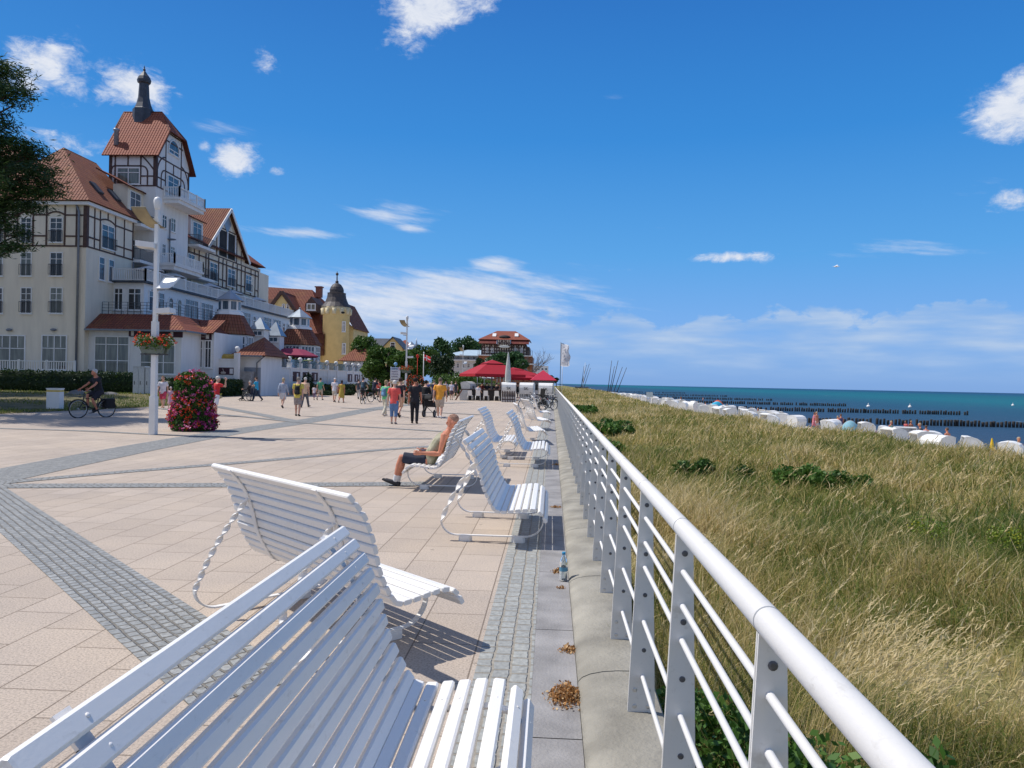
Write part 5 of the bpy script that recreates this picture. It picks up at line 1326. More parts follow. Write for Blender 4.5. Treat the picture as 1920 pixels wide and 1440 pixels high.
# round tower
tc_ = PY(630, 620, VY + .6); tr0 = 25 / FPX * tc_.y * 1.0
zt_ = lambda py: PY(630, py, VY).z
b_ = MB(); b_.lathe([(tr0, 0), (tr0, zt_(588)), (tr0 * 1.05, zt_(586)), (tr0 * 1.05, zt_(576))], (tc_.x, tc_.y, 0), 28); b_.build('tower_wall', m_yellow, V_)
b_ = MB()
for k in range(12):
    a = 2 * math.pi * k / 12 + .13; b_.lathe([(.3, zt_(590)), (.34, zt_(588)), (.4, zt_(579))], (tc_.x + math.cos(a) * tr0 * 1.02, tc_.y + math.sin(a) * tr0 * 1.02, 0), 8)
b_.lathe([(tr0 * 1.06, zt_(582)), (tr0 * 1.1, zt_(575))], (tc_.x, tc_.y, 0), 28); b_.build('corbel_frieze', M('pale_ochre', (.74, .64, .42), .85, .06, 1), V_)
b_ = MB(); b_.lathe([(tr0 * 1.14, zt_(576)), (tr0 * 1.08, zt_(574)), (tr0 * .86, zt_(567)), (tr0 * .72, zt_(558)), (tr0 * .68, zt_(551)), (tr0 * .7, zt_(549)), (tr0 * .52, zt_(548)), (tr0 * .53, zt_(543)), (tr0 * .46, zt_(538)), (tr0 * .32, zt_(533)), (tr0 * .12, zt_(530)), (.12, zt_(528)), (.09, zt_(514)), (.04, zt_(508))], (tc_.x, tc_.y, 0), 18, False); b_.ball((tc_.x, tc_.y, zt_(513)), .26); b_.ball((tc_.x, tc_.y, zt_(528)), .3); b_.build('dome', m_copper, V_)
vt = Face('E', tc_.y - tr0 * .93)
for a, e, q in ((618, 627, .0), (640, 647, .0)):
    for t, bb in ((602, 622), (643, 664)): window(V_, vt, vt.rect(a, t, e, bb), 2, (.66,), m_gl, .14, fm=m_wwood, out=-.05 if a < 630 else -.4)
for px in (614, 628, 642):
    b_ = MB(); p = vt.uz(px, 586); b_.ball(vt.p(p[0], p[1], -.1), .42, .2, .2, 10, 5); b_.build('oval_vent', m_brownroom, V_)
b_ = MB(); x3 = ve.u(658, 600); b_.box(tc_.x + tr0 * .6, x3, VY + 1.8, VY + 12, 0, v(650, 610)[1]); b_.build('side_wall', m_yellow, V_)
b_ = MB(); roof_poly(b_, [(x3 + .3, VY + 1.2, v(650, 615)[1]), (x3 + .3, VY + 12, v(650, 615)[1]), (x3 - 2.6, VY + 12, v(650, 562)[1]), (x3 - 2.6, VY + 1.2, v(650, 562)[1])]); b_.build('side_roof', m_tile_o, V_)

# ------------------------------------------------------------------ far buildings
def box_house(name, label, cat, Y, l, r, ytop, wallmat, depth=10):
    f = Face('E', Y); root = empty(name, (0, 0, 0), 0, label, cat); u0, u1 = f.u(l, 690), f.u(r, 690); z = f.z((l + r) / 2, ytop)
    b_ = MB(); b_.box(u0, u1, Y, Y + depth, 0, z); b_.build('wall', wallmat, root); return root, f, u0, u1, z
r0, f0, a0, a1, z0 = box_house('yellow_house', 'yellow house with dark slate roof showing above the trees', 'house', 175, 668, 735, 655, m_yellow)
b_ = MB(); zt2 = f0.z(700, 632); roof_poly(b_, [(a0 - 1, 174, z0 - .5), (a1 + 1, 174, z0 - .5), (a1 - 1, 180, zt2), (a0 + 1.5, 180, zt2)]); b_.build('roof', m_slate, r0)
for l, r, t in ((657, 683, 633), (722, 757, 634)):
    u0, u1 = f0.u(l, 650), f0.u(r, 650); um = (u0 + u1) / 2; zt3 = f0.z(l, t); zl = f0.z(l, 650)
    b_ = MB(); b_.prism([(u0, 173.2, 0), (u1, 173.2, 0), (u1, 173.2, zl), (um, 173.2, zt3), (u0, 173.2, zl)], (0, 3, 0)); b_.build('gable_wall', m_yellow, r0)
    b_ = MB(); roof_poly(b_, [(u0 - .6, 172.6, zl - .6), (u0 - .6, 182, zl - .6), (um, 182, zt3 + .3), (um, 172.6, zt3 + .3)]); roof_poly(b_, [(u1 + .6, 172.6, zl - .6), (u1 + .6, 182, zl - .6), (um + .01, 182, zt3 + .29), (um + .01, 172.6, zt3 + .29)]); b_.build('gable_roof', m_slate, r0)
    window(r0, Face('E', 173.2), (um - .6, um + .6, zl - .6, zl + 1), 1, (.6,), m_gl, .15)
r0, f0, a0, a1, z0 = box_house('red_roofed_house', 'distant house with pinkish red gable roof beside a white dome', 'house', 210, 745, 768, 650, m_whitewall)
b_ = MB(); zt2 = f0.z(750, 636); roof_poly(b_, [(a0 - 1, 209, z0 - .5), (a1 + 1, 209, z0 - .5), (a1 - 1.8, 214, zt2), (a0 + 1, 214, zt2)]); b_.build('roof', m_tile_r, r0)
b_ = MB(); p = f0.uz(773, 652); b_.lathe([(1.6, 0), (1.6, p[1]), (1.4, p[1] + .6), (.6, p[1] + 1.4), (.1, p[1] + 1.9)], (p[0] - .7, 212, 0), 14); b_.lathe([(.6, 0), (.6, p[1] + .6), (.25, p[1] + 1.4), (.05, p[1] + 3)], (p[0] + .8, 212, 0), 10); b_.build('dome', m_zinc, r0)
m_dkgl = mat_glass('dark_glass', (.015, .017, .02), (.03, .033, .04))
r0, f0, a0, a1, z0 = box_house('white_guesthouse', 'pale guesthouse with flat blue grey hipped roof and balconies', 'guesthouse', 190, 838, 906, 665, M('pale_stucco', (.62, .60, .58), .85, .06, 1))
b_ = MB(); zt2 = f0.z(870, 654); roof_poly(b_, [(a0 - 1, 189, z0 - .2), (a1 + 1, 189, z0 - .2), (a1 - 1, 196, zt2), (a0 + 4.5, 196, zt2)], .2); b_.build('roof', M('pale_zinc_roof', (.42, .52, .58), .5, .08, 1), r0)
for row, (t, bb) in enumerate(((667.5, 674), (681, 690), (696, 706))):
    for i in range(6):
        l = 846 + i * 10; window(r0, f0, f0.rect(l, t, l + 5, bb), 2, (.6,), m_dkgl, .1)
b_ = MB(); f0.box(b_, a0, a1, f0.z(870, 676.5), f0.z(870, 674.5), 0, 1.0); b_.build('balcony_slab', m_whitewall, r0); rail(r0, f0, a0, a1, f0.z(870, 674.5), f0.z(870, 671), .95, m_metal, n=40, rad=.03)
# tall half-timbered hotel with orange roof
r0, f0, a0, a1, z0 = box_house('timbered_hotel', 'far tall brick and half timbered hotel under a bright orange mansard roof', 'hotel', 160, 903, 986, 645, M('half_timber_infill', (.66, .62, .55), .85, .05, 1))
mB = M('orange_brick', (.30, .13, .07), .85, .4, 1.2)
b_ = MB(); zk = f0.z(940, 668); b_.box(a0 - .6, a1 + 1.4, 158.5, 171, 0, zk); b_.build('brick_storey', mB, r0)
zt2, zmid = f0.z(945, 622), f0.z(945, 637)
b_ = MB(); roof_poly(b_, [(a0 - .8, 159.2, zmid), (a1 + .8, 159.2, zmid), (a1 - 2.6, 165, zt2 + .5), (a0 + 2.8, 165, zt2 + .5)]); roof_poly(b_, [(a1 + .8, 159.2, zmid), (a1 + .8, 171, zmid), (a1 - 2.6, 165, zt2 + .5)])
roof_poly(b_, [(a0 - .8, 171, zmid), (a0 - .8, 159.2, zmid), (a0 + 2.8, 165, zt2 + .5)]); rf_ = b_.build('roof', m_tile_r, r0)
b_ = MB()
for px in (926, 968): b_ = MB(); p = f0.uz(px, 628); b_.obox((p[0], 161.5, p[1]), (.4, 0, 0), (0, .45, .35), (0, -.1, .13)); b_.build('skylight', m_whitewall, rf_)
b_ = MB(); p = f0.uz(946, 632); b_.ball((p[0], 160.6, p[1]), 1.3, .8, .45); b_.build('eyebrow_dormer', m_brownroom, rf_)
zlow = f0.z(945, 645); m_dkr = mat_tiles('dark_red_tiles', (.22, .05, .04), (.18, .04, .035))
for l, r in ((a0 - .6, f0.u(932, 640)), (f0.u(958, 640), a1 + .6)):
    b_ = MB(); roof_poly(b_, [(l, 158.6, zlow), (r, 158.6, zlow), (r, 159.6, zmid), (l, 159.6, zmid)])
    b_.build('hung_tiles', m_dkr, r0)
seg = []; zz = [f0.z(945, q) for q in (646, 652, 658, 663, 668)]
for z in zz: seg.append(((a0, z), (a1, z)))
n = 18
for i in range(n + 1): seg.append(((a0 + (a1 - a0) * i / n, zz[0]), (a0 + (a1 - a0) * i / n, zz[-1])))
for i in (0, 3, 5, 12, 14, 17): seg.append(((a0 + (a1 - a0) * i / n, zz[1]), (a0 + (a1 - a0) * (i + 1) / n, zz[0])))
timber(r0, f0, seg, .22)
g0, g1, gz0, gz1 = f0.rect(934, 638, 957, 650); fgx = Face('E', 158.2)
b_ = MB(); fgx.box(b_, g0, g1, gz0, gz1, -2, 0); b_.build('bay', m_plaster, r0)
timber(r0, fgx, [((g0 + (g1 - g0) * i / 7, gz0), (g0 + (g1 - g0) * i / 7, gz1)) for i in range(8)] + [((g0, gz0), (g0 + 1.2, gz1)), ((g1, gz0), (g1 - 1.2, gz1)), ((g0, (gz0 + gz1) / 2), (g1, (gz0 + gz1) / 2))], .2)
b_ = MB(); p = f0.uz(947, 651); b_.ball((p[0], 157.9, p[1]), 1.15, .1, .28, 16, 6); b_.build('sign', C((.6, .62, .58)), r0)
for l in (911, 921, 964, 976):
    for t, bb in ((652, 661), (672, 682), (688, 700)): window(r0, f0, f0.rect(l, t, l + 4.5, bb), 2, (.6,), m_gl, .14, out=0 if t < 660 else 1.5)
b_ = MB(); f0.box(b_, a0 - .7, a1 + 1.5, zk, zk + .18, 1.4, 2.4); f0.box(b_, a1 - 3, a1 + 2.4, f0.z(980, 684), f0.z(980, 682), 1.4, 2.6); b_.build('balcony_slab', m_whitewall, r0)
rail(r0, f0, a0 - .6, a1 + 1.4, zk + .2, zk + 1.2, 2.3, m_metal, n=34, rad=.03)
b_ = MB(); u2_ = f0.u(992, 660); b_.box(a1 + .003, u2_, 161, 171, 0, f0.z(990, 650)); b_.build('side_bay', M('dark_half_timber', (.16, .12, .10), .8, .5, 1.2), r0)
r0, f0, a0, a1, z0 = box_house('glass_apartment_block', 'distant modern white block with glazed front beside the bare tree', 'building', 230, 998, 1028, 686, m_whitewall)
for i in range(4): window(r0, f0, f0.rect(1000 + i * 7, 689, 1006 + i * 7, 695), 1, (), m_glb, .2); window(r0, f0, f0.rect(1000 + i * 7, 698, 1006 + i * 7, 706), 1, (), m_glb, .2)
# ------------------------------------------------------------------ lawn, hedges, rocks and street furniture
def lawn_h(x, y): return .34 * sstep(-21.5, -29, x) * sstep(26, 44, y)
m_lawn = M('dry_lawn', (.10, .095, .038), .95, .5, .8, bump=.9, bscale=55, col2=(.20, .165, .085), detail=10)
ly = np.linspace(19, 60, 60); lx = np.linspace(0, 1, 40) ** 1.4
edge = np.interp(ly, [19, 28, 38, 46, 54, 60], [-23.2, -22.1, -21.0, -21.8, -24.6, -26.9])
LX = edge[:, None] - lx[None, :] * 55; LY = np.repeat(ly[:, None], 40, 1)
LZ = np.where(lx[None, :] == 0, .008, .03 + lawn_h(LX, LY) + .02 * np_noise(LX, LY, .9, 21))
ii = (np.arange(59)[:, None] * 40 + np.arange(39)[None, :]).ravel()
structure(link_mesh('lawn', np_mesh('lawn', np.stack([LX.ravel(), LY.ravel(), LZ.ravel()], 1), np.stack([ii, ii + 40, ii + 41, ii + 1], 1), [m_lawn], True)))
Vs, Fs, Ts = [], [], []; off = 0
n = 26000; yy = rng.uniform(20, 58, n); xx = np.interp(yy, ly, edge) - rng.random(n) ** 1.5 * 26
k = np_noise(xx, yy, .6, 31) > -.35; xx, yy = xx[k], yy[k]; n = len(xx)
put(blades(xx, yy, lawn_h(xx, yy) + .02, rng.uniform(.06, .16, n), np.full(n, .035), rng.uniform(0, 6.28, n), np.abs(rng.normal(.4, .25, n)), rng.uniform(.1, .6, n), np.clip(.3 + .35 * np_noise(xx, yy, .5, 32) + rng.normal(0, .15, n), 0, .9)))
tag(link_mesh('lawn_grass', np_mesh('lawn_grass', np.concatenate(Vs), np.concatenate(Fs), [m_grass], False, np.concatenate(Ts))), 'short patchy dry grass on the lawn before the hedge', 'grass', kind='stuff')

def hedge(label, x0, x1, y0, y1, z0, z1, n, size=.13, mat=None):
    b_ = MB(); b_.box(x0 + .08, x1 - .08, y0 + .08, y1 - .08, z0, z1 - .08)
    P = []
    ax, ay, az = (y1 - y0) * (z1 - z0), (x1 - x0) * (z1 - z0), (x1 - x0) * (y1 - y0); tot = 2 * ax + 2 * ay + az
    for a, fn_ in ((ax, lambda m: np.stack([np.full(m, x0), rng.uniform(y0, y1, m), rng.uniform(z0, z1, m)], 1)), (ax, lambda m: np.stack([np.full(m, x1), rng.uniform(y0, y1, m), rng.uniform(z0, z1, m)], 1)),
                   (ay, lambda m: np.stack([rng.uniform(x0, x1, m), np.full(m, y0), rng.uniform(z0, z1, m)], 1)), (ay, lambda m: np.stack([rng.uniform(x0, x1, m), np.full(m, y1), rng.uniform(z0, z1, m)], 1)), (az, lambda m: np.stack([rng.uniform(x0, x1, m), rng.uniform(y0, y1, m), np.full(m, z1)], 1))):
        P.append(fn_(max(4, int(n * a / tot))))
    P = np.concatenate(P); P = P + rng.normal(0, .055, P.shape)
    P[:, 2] += .05 * np_noise(P[:, 0], P[:, 1], 1.2, 41)
    t = np.clip(.5 + .2 * np_noise(P[:, 0] + P[:, 1], P[:, 2] * 2, 1.7, 42) + rng.normal(0, .15, len(P)), 0, 1)
    v, f, tt = leaf_quads(P, size, t)
    bv = np.array(b_.v); bf = np.array(b_.f)
    o = link_mesh('hedge', np_mesh('hedge', np.concatenate([v, bv]), np.concatenate([f, bf + len(v)]), [mat or m_hedge], False, np.concatenate([tt, np.zeros(len(bv))])))
    return tag(o, label, 'hedge')
hedge('long dark clipped hedge behind the rocks and the white litter bin', -70, -29.9, 51.6, 52.9, .1, 1.78, 15000, .16)
hedge('dark clipped hedge along the promenade in front of the garage lodge', -28.9, -27.6, 53.5, 73.5, 0, 1.36, 10000, .16)
hedge('lower clipped hedge at the foot of the long glass topped terrace wall', -26.0, -25.0, 74, 96, 0, .95, 5000, .2)
def rock(label, px, py, w_, d_, h_, col):
    p = G(px, py, .12); b_ = bmesh.new(); bmesh.ops.create_icosphere(b_, subdivisions=4, radius=1)
    sd_ = random.uniform(0, 50)
    for vv in b_.verts:
        c_ = vv.co.copy(); n_ = math.sin(c_.x * 2.3 + sd_) * math.sin(c_.y * 2.9 + sd_ * 1.3) * .18 + math.sin(c_.z * 5 + c_.x * 4 + sd_) * .06 + random.uniform(-.012, .012)
        c_ *= 1 + n_; vv.co = Vector((c_.x * w_, c_.y * d_, max(c_.z, -.35) * h_))
    me = bpy.data.meshes.new('boulder'); b_.to_mesh(me); b_.free()
    for p_ in me.polygons: p_.use_smooth = True
    me.materials.append(M('boulder_stone', col, .9, .3, 2.5, bump=.6, bscale=12))
    return tag(link_mesh('boulder', me, None, (p.x, p.y, p.z + h_ * .22)), label, 'boulder', None)
rock('pale grey boulder on the lawn left of the tree stakes', 48, 737, .5, .45, .42, (.22, .21, .20))
rock('rounded grey boulder on the lawn just behind the cyclist front wheel', 141, 747, .56, .5, .4, (.20, .19, .18))
rock('flat dark boulder on the lawn behind the cyclist', 205, 747, .62, .5, .38, (.15, .145, .14))
rock('angular sunlit boulder by the hedge behind the cyclist', 213, 736, .55, .5, .4, (.30, .27, .20))
# tree stakes
p = G(119, 731, .3); T = empty('tree_stakes', (p.x, p.y, .3), 0, 'ring of dark wooden tree stakes joined by boards at the top on the lawn', 'tree stakes')
for k in range(5):
    a = k * 1.256 + .4; b_ = MB(); b_.tube([(.42 * math.cos(a), .42 * math.sin(a), 0), (.38 * math.cos(a), .38 * math.sin(a), 2.0)], .055, 8); b_.build('stake', m_timber, T)
b_ = MB()
for k in range(5):
    a, e = k * 1.256 + .4, (k + 1) * 1.256 + .4; b_.bar((.42 * math.cos(a), .42 * math.sin(a), 1.93), (.42 * math.cos(e), .42 * math.sin(e), 1.93), .03, .12)
b_.build('top_board', m_timber, T)
# litter bin
p = G(103, 769); T = empty('litter_bin', (p.x, p.y, 0), R(12), 'white square litter bin with a yellow band at the edge of the lawn', 'bin')
b_ = MB(); b_.box(-.27, .27, -.24, .24, .06, .96); b_.build('body', m_white, T)
b_ = MB(); b_.box(-.275, .275, -.245, .245, .84, .91); b_.build('yellow_band', C((.70, .46, .05)), T)
b_ = MB(); b_.box(-.29, .29, -.26, .26, .961, 1.0); b_.build('lid', m_white, T)
b_ = MB(); b_.box(-.2, .2, -.18, .18, 0, .06); b_.build('foot', m_pipe, T)
# switch cabinets
for l, r, t, b_y, lab, nd in ((249, 271, 688, 738, 'tall pale grey switch cabinet with two doors beside the hedge', 2), (272, 281, 690, 738, 'narrow grey switch cabinet beside the taller one', 1)):
    f = Face('E', 50.6); u0, u1 = f.u(l, 710), f.u(r, 710); z1 = f.z(l, t)
    T = empty('switch_cabinet', ((u0 + u1) / 2, 50.9, .3), 0, lab, 'cabinet'); w_ = (u1 - u0) / 2 - .01
    b_ = MB(); b_.box(-w_, w_, -.3, .3, 0, z1 - .3); b_.box(-w_ - .02, w_ + .02, -.33, .33, z1 - .299, z1 - .24); b_.build('body', m_cab if 'm_cab' in globals() else C((.55, .57, .58)), T)
    for k in range(nd):
        a = -w_ + .03 + k * (2 * w_ / nd); b_ = MB(); b_.box(a, a + 2 * w_ / nd - .06, -.325, -.301, .12, z1 - .4); dr_ = b_.build('door', C((.58, .60, .61)), T)
        b_ = MB(); b_.box(a + .08, a + .12, -.345, -.326, .7, .95); b_.build('handle', m_metal, dr_)
# white picket balustrade of the hotel terrace
f = Face('E', 57.0); T = empty('terrace_fence', (0, 0, 0), 0, 'white picket balustrade of the hotel terrace behind the long hedge', 'fence')
balustrade(T, [(f.u(-70, 690), 57), (f.u(140, 690), 57)], f.z(70, 697), f.z(70, 677), m_wwood, every=2.1, gap=.2)
b_ = MB(); b_.box(-70, f.u(141, 690), 57.3, 60, 0, f.z(70, 698)); b_.build('terrace_floor', m_grey, T)

# ------------------------------------------------------------------ lamp posts
def sheet(b_, fn_, nu=10, nv=6, th=.012):
    g_ = [[Vector(fn_(i / nu, j / nv)) for j in range(nv + 1)] for i in range(nu + 1)]; o = len(b_.v)
    def nrm(i, j):
        a = g_[min(i + 1, nu)][j] - g_[max(i - 1, 0)][j]; e = g_[i][min(j + 1, nv)] - g_[i][max(j - 1, 0)]; return a.cross(e).normalized()
    for s_ in (0, 1):
        for i in range(nu + 1):
            for j in range(nv + 1): b_.v.append(tuple(g_[i][j] + nrm(i, j) * th * s_))
    N = (nu + 1) * (nv + 1); ix = lambda i, j: o + i * (nv + 1) + j
    for i in range(nu):
        for j in range(nv):
            b_.face((ix(i, j), ix(i + 1, j), ix(i + 1, j + 1), ix(i, j + 1)), True); b_.face((N + ix(i, j), N + ix(i, j + 1), N + ix(i + 1, j + 1), N + ix(i + 1, j)), True)
    for i in range(nu):
        for j in (0, nv): b_.face((ix(i, j), ix(i + 1, j), N + ix(i + 1, j), N + ix(i, j)))
    for j in range(nv):
        for i in (0, nu): b_.face((ix(i, j), ix(i, j + 1), N + ix(i, j + 1), N + ix(i, j)))
m_lampw = M('lamp_white', (.74, .74, .72), .4, .06, 2)
m_refl = M('reflector_underside', (.30, .235, .13), .6, .2, 3)
def lamp_post(x, y, label, rz=0):
    T = empty('lamp_post', (x, y, 0), rz, label, 'street lamp', 'reflector lamp posts')
    b_ = MB()
    for z0, z1, w_ in ((0, 1.08, .088), (1.08, 2.75, .068), (2.75, 3.2, .076), (3.2, 6.35, .052)): b_.box(-w_, w_, -w_, w_, z0, z1)
    b_.box(-.08, .08, -.08, .08, 6.0, 6.1); b_.lathe([(.06, 6.35), (.08, 6.4), (.1, 6.5), (.11, 6.6), (.085, 6.68), (.02, 6.72)], (0, 0, 0), 14); b_.build('pole', m_lampw, T)
    # upper mirror: curved brown sheet above a floodlight box, both towards -X
    b_ = MB(); sheet(b_, lambda u, v: (-.53 + .42 * v + .05 * u + .25 * u ** 1.6, -.42 + .55 * u, 6.34 - .33 * u - .16 * u * (1 - u) * 2 - .14 * u)); b_.build('mirror', m_refl, T)
    b_ = MB(); b_.obox((-.24, -.1, 5.33), (.24, .05, -.02), (-.06, .22, 0), (0, 0, .075)); fl = b_.build('floodlight', m_lampw, T)
    b_ = MB(); b_.bar((-.3, 0, 5.2), (0, 0, 5.15), .06, .04); b_.build('bracket', m_pipe, fl)
    # lower mirror: white curved sheet on the other side, with its lamp below
    b_ = MB(); sheet(b_, lambda u, v: (.08 + .40 * v + .13 * u * (.4 + .6 * v), -.22 + .40 * u, 4.12 + .36 * u ** 1.3)); b_.build('mirror', M('mirror_white', (.85, .85, .83), .25, .03, 2), T)
    b_ = MB(); b_.obox((.3, 0, 3.5), (.2, 0, .015), (0, .17, 0), (-.01, 0, .07)); fl = b_.build('floodlight', m_lampw, T)
    b_ = MB(); b_.bar((-.12, 0, 3.42), (.2, 0, 3.44), .06, .03); b_.bar((-.12, 0, 4.08), (.25, 0, 4.1), .06, .03); b_.build('bracket', m_pipe, fl)
    return T
def flower_cluster(pts, size, tint):
    """5-petalled florets around each point"""
    out = []
    n = len(pts)
    for k in range(6):
        out.append(leaf_quads(pts + rng.normal(0, size * .42, (n, 3)), size * .85, tint, 0, .8))
    o = 0; V, F_, T_ = [], [], []
    for v, f, t in out: V.append(v); F_.append(f + o); T_.append(t); o += len(v)
    return np.concatenate(V), np.concatenate(F_), np.concatenate(T_)
m_red = mat_leaf('red_petals', [(0, (.55, .03, .02)), (.6, (.72, .075, .025)), (1, (.80, .16, .05))], .15)
m_pink = mat_leaf('pink_petals', [(0, (.55, .06, .22)), (.6, (.74, .15, .36)), (1, (.82, .36, .52))], .15)
m_purp = mat_leaf('magenta_petals', [(0, (.22, .01, .09)), (.6, (.36, .025, .17)), (1, (.5, .06, .26))], .15)
m_wpet = mat_leaf('cream_petals', [(0, (.7, .6, .45)), (1, (.85, .8, .68))], .15)
def basket(x, y, label, n1=1100):
    T = empty('flower_basket', (x, y, 0), 0, label, 'flower basket', 'flower baskets on the lamp posts')
    b_ = MB(); b_.rings([[(a * sx, e * sx, z) for a, e in ((-.36, -.2), (.36, -.2), (.36, -.085), (-.36, -.085))] for sx, z in ((.82, 2.29), (1, 2.52))], True, False)
    b_.rings([[(a * sx, e * sx, z) for a, e in ((-.36, .085), (.36, .085), (.36, .2), (-.36, .2))] for sx, z in ((.82, 2.29), (1, 2.52))], True, False)
    b_.build('planter', C((.16, .19, .16)), T)
    b_ = MB(); b_.bar((-.34, -.11, 2.27), (.34, -.11, 2.27), .05, .03); b_.bar((-.34, .11, 2.27), (.34, .11, 2.27), .05, .03); b_.bar((-.2, -.2, 2.275), (-.2, .2, 2.275), .03, .03); b_.bar((.2, -.2, 2.275), (.2, .2, 2.275), .03, .03); b_.build('bracket', m_metal, T)
    cl = [((math.cos(a) * .33, math.sin(a) * .2, 2.6 + random.uniform(-.06, .06)), (.26, .2, .2)) for a in np.linspace(0, 6.28, 9)[:-1]]
    link_mesh('foliage', foliage_mesh('basket_foliage', cl, n1, .075, m_tree), T)
    for mat, n, nm in ((m_red, 95, 'red_blossoms'), (m_wpet, 12, 'cream_blossoms')):
        P, _ = cloud_pts([(c_, tuple(np.array(r_) * 1.06)) for c_, r_ in cl], n * 2, .9); P = P[P[:, 2] > 2.5][:n]
        v, f, t = flower_cluster(P, .055, rng.uniform(0, 1, len(P))); link_mesh(nm, np_mesh(nm, v, f, [mat], False, t), T)
    return T
L1 = G(287, 815); lamp_post(L1.x, L1.y, 'nearest tall white lamp post with mirrors, beside the flower pillar'); basket(L1.x, L1.y, 'red geranium basket hanging on the nearest lamp post')
p = PD(761.5, 700, 58); lamp_post(p.x, p.y, 'white lamp post with a brown mirror beside the signpost and the trees'); basket(p.x, p.y, 'red geranium basket on the lamp post beside the trees', 500)
p = PD(867.5, 700, 103); lamp_post(p.x, p.y, 'farthest lamp post, standing before the pale guesthouse')
p = PD(991, 690, 150)
# flower pillar
p = G(361, 807); T = empty('flower_pillar', (p.x, p.y, 0), 0, 'tall pillar overgrown with red, pink and magenta flowers beside the lamp post', 'flower pillar')
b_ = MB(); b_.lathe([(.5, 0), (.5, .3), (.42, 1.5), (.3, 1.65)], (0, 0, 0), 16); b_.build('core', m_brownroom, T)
def pillar_r(z): return np.interp(z, [0, .15, .45, .7, 1.1, 1.5, 1.72, 1.84], [.58, .66, .64, .56, .55, .50, .38, .16])
def pillar_pts(n, z0, z1, k=1.0):
    z = rng.uniform(z0, z1, n); a = rng.uniform(0, 6.28, n); r_ = pillar_r(z) * k * rng.normal(1, .05, n) * (1 + .06 * np.sin(3 * a + z * 6)); return np.stack([r_ * np.cos(a), r_ * np.sin(a), z], 1)
P = pillar_pts(8500, .02, 1.8, .96); v, f, t = leaf_quads(P, .075, np.clip(rng.normal(.4, .22, len(P)), 0, 1)); link_mesh('foliage', np_mesh('pillar_foliage', v, f, [m_rose], False, t), T)
for mat, nm, spots in ((m_red, 'red_blossoms', ((250, .55, 1.78), (110, .1, .7))), (m_pink, 'pink_blossoms', ((220, .45, 1.86), (90, .1, .6))), (m_purp, 'magenta_blossoms', ((210, .04, .6), (80, .5, 1.2)))):
    P = np.concatenate([pillar_pts(n, a, e, 1.04) for n, a, e in spots])
    nz = np_noise(P[:, 0] * 3 + P[:, 1] * 3, P[:, 2] * 3, 1.2, hash(nm) % 97); P = P[nz > -.35]
    v, f, t = flower_cluster(P, .068, rng.uniform(0, 1, len(P))); link_mesh(nm, np_mesh(nm, v, f, [mat], False, t), T)
# smaller flower pillar beyond the crowd
p = PD(778, 735, 54); T = empty('flower_pillar', (p.x, p.y, 0), 0, 'reddish flower pillar half hidden by the crowd beside the farther lamp post', 'flower pillar')
P = pillar_pts(2600, .02, 1.8, 1.15) * np.array([1, 1, 1.15]); v, f, t = leaf_quads(P, .12, np.clip(rng.normal(.5, .2, len(P)), 0, 1)); link_mesh('foliage', np_mesh('pillar_foliage2', v, f, [m_dark], False, t), T)
P = pillar_pts(220, .5, 1.8, 1.2) * np.array([1, 1, 1.15]); v, f, t = flower_cluster(P, .075, rng.uniform(0, 1, len(P))); link_mesh('red_blossoms', np_mesh('blos2', v, f, [m_red], False, t), T)
# signpost
p = PD(741, 720, 60); T = empty('signpost', (p.x, p.y, 0), 0, 'white signpost with stacked direction boards under a small blue ball', 'signpost')
b_ = MB()
for sx in (-.36, .36): b_.tube([(sx, 0, 0), (sx, 0, 2.75)], .04, 8)
b_.build('post', m_lampw, T)
zt0 = 2.72
for k, (h_, col) in enumerate(((.24, (.42, .52, .66)), (.2, (.66, .66, .70)), (.2, (.66, .66, .70)), (.2, (.64, .64, .66)), (.26, (.62, .62, .62)), (.24, (.62, .55, .42)))):
    b_ = MB(); b_.box(-.4, .4, -.06, -.03, zt0 - h_ + .012, zt0); bo = b_.build('board', C(col), T)
    b_ = MB(); u = -.3
    while u < .22:
        w_ = random.uniform(.03, .1); b_.box(u, u + w_, -.068, -.061, zt0 - h_ * .66, zt0 - h_ * .38); u += w_ + .025
    b_.build('lettering', C((.08, .07, .14) if k < 5 else (.55, .25, .05)), bo); zt0 -= h_
b_ = MB(); b_.ball((0, 0, 2.98), .15); b_.tube([(0, 0, 2.72), (0, 0, 2.85)], .03, 8); b_.build('globe', C((.20, .38, .62)), T)

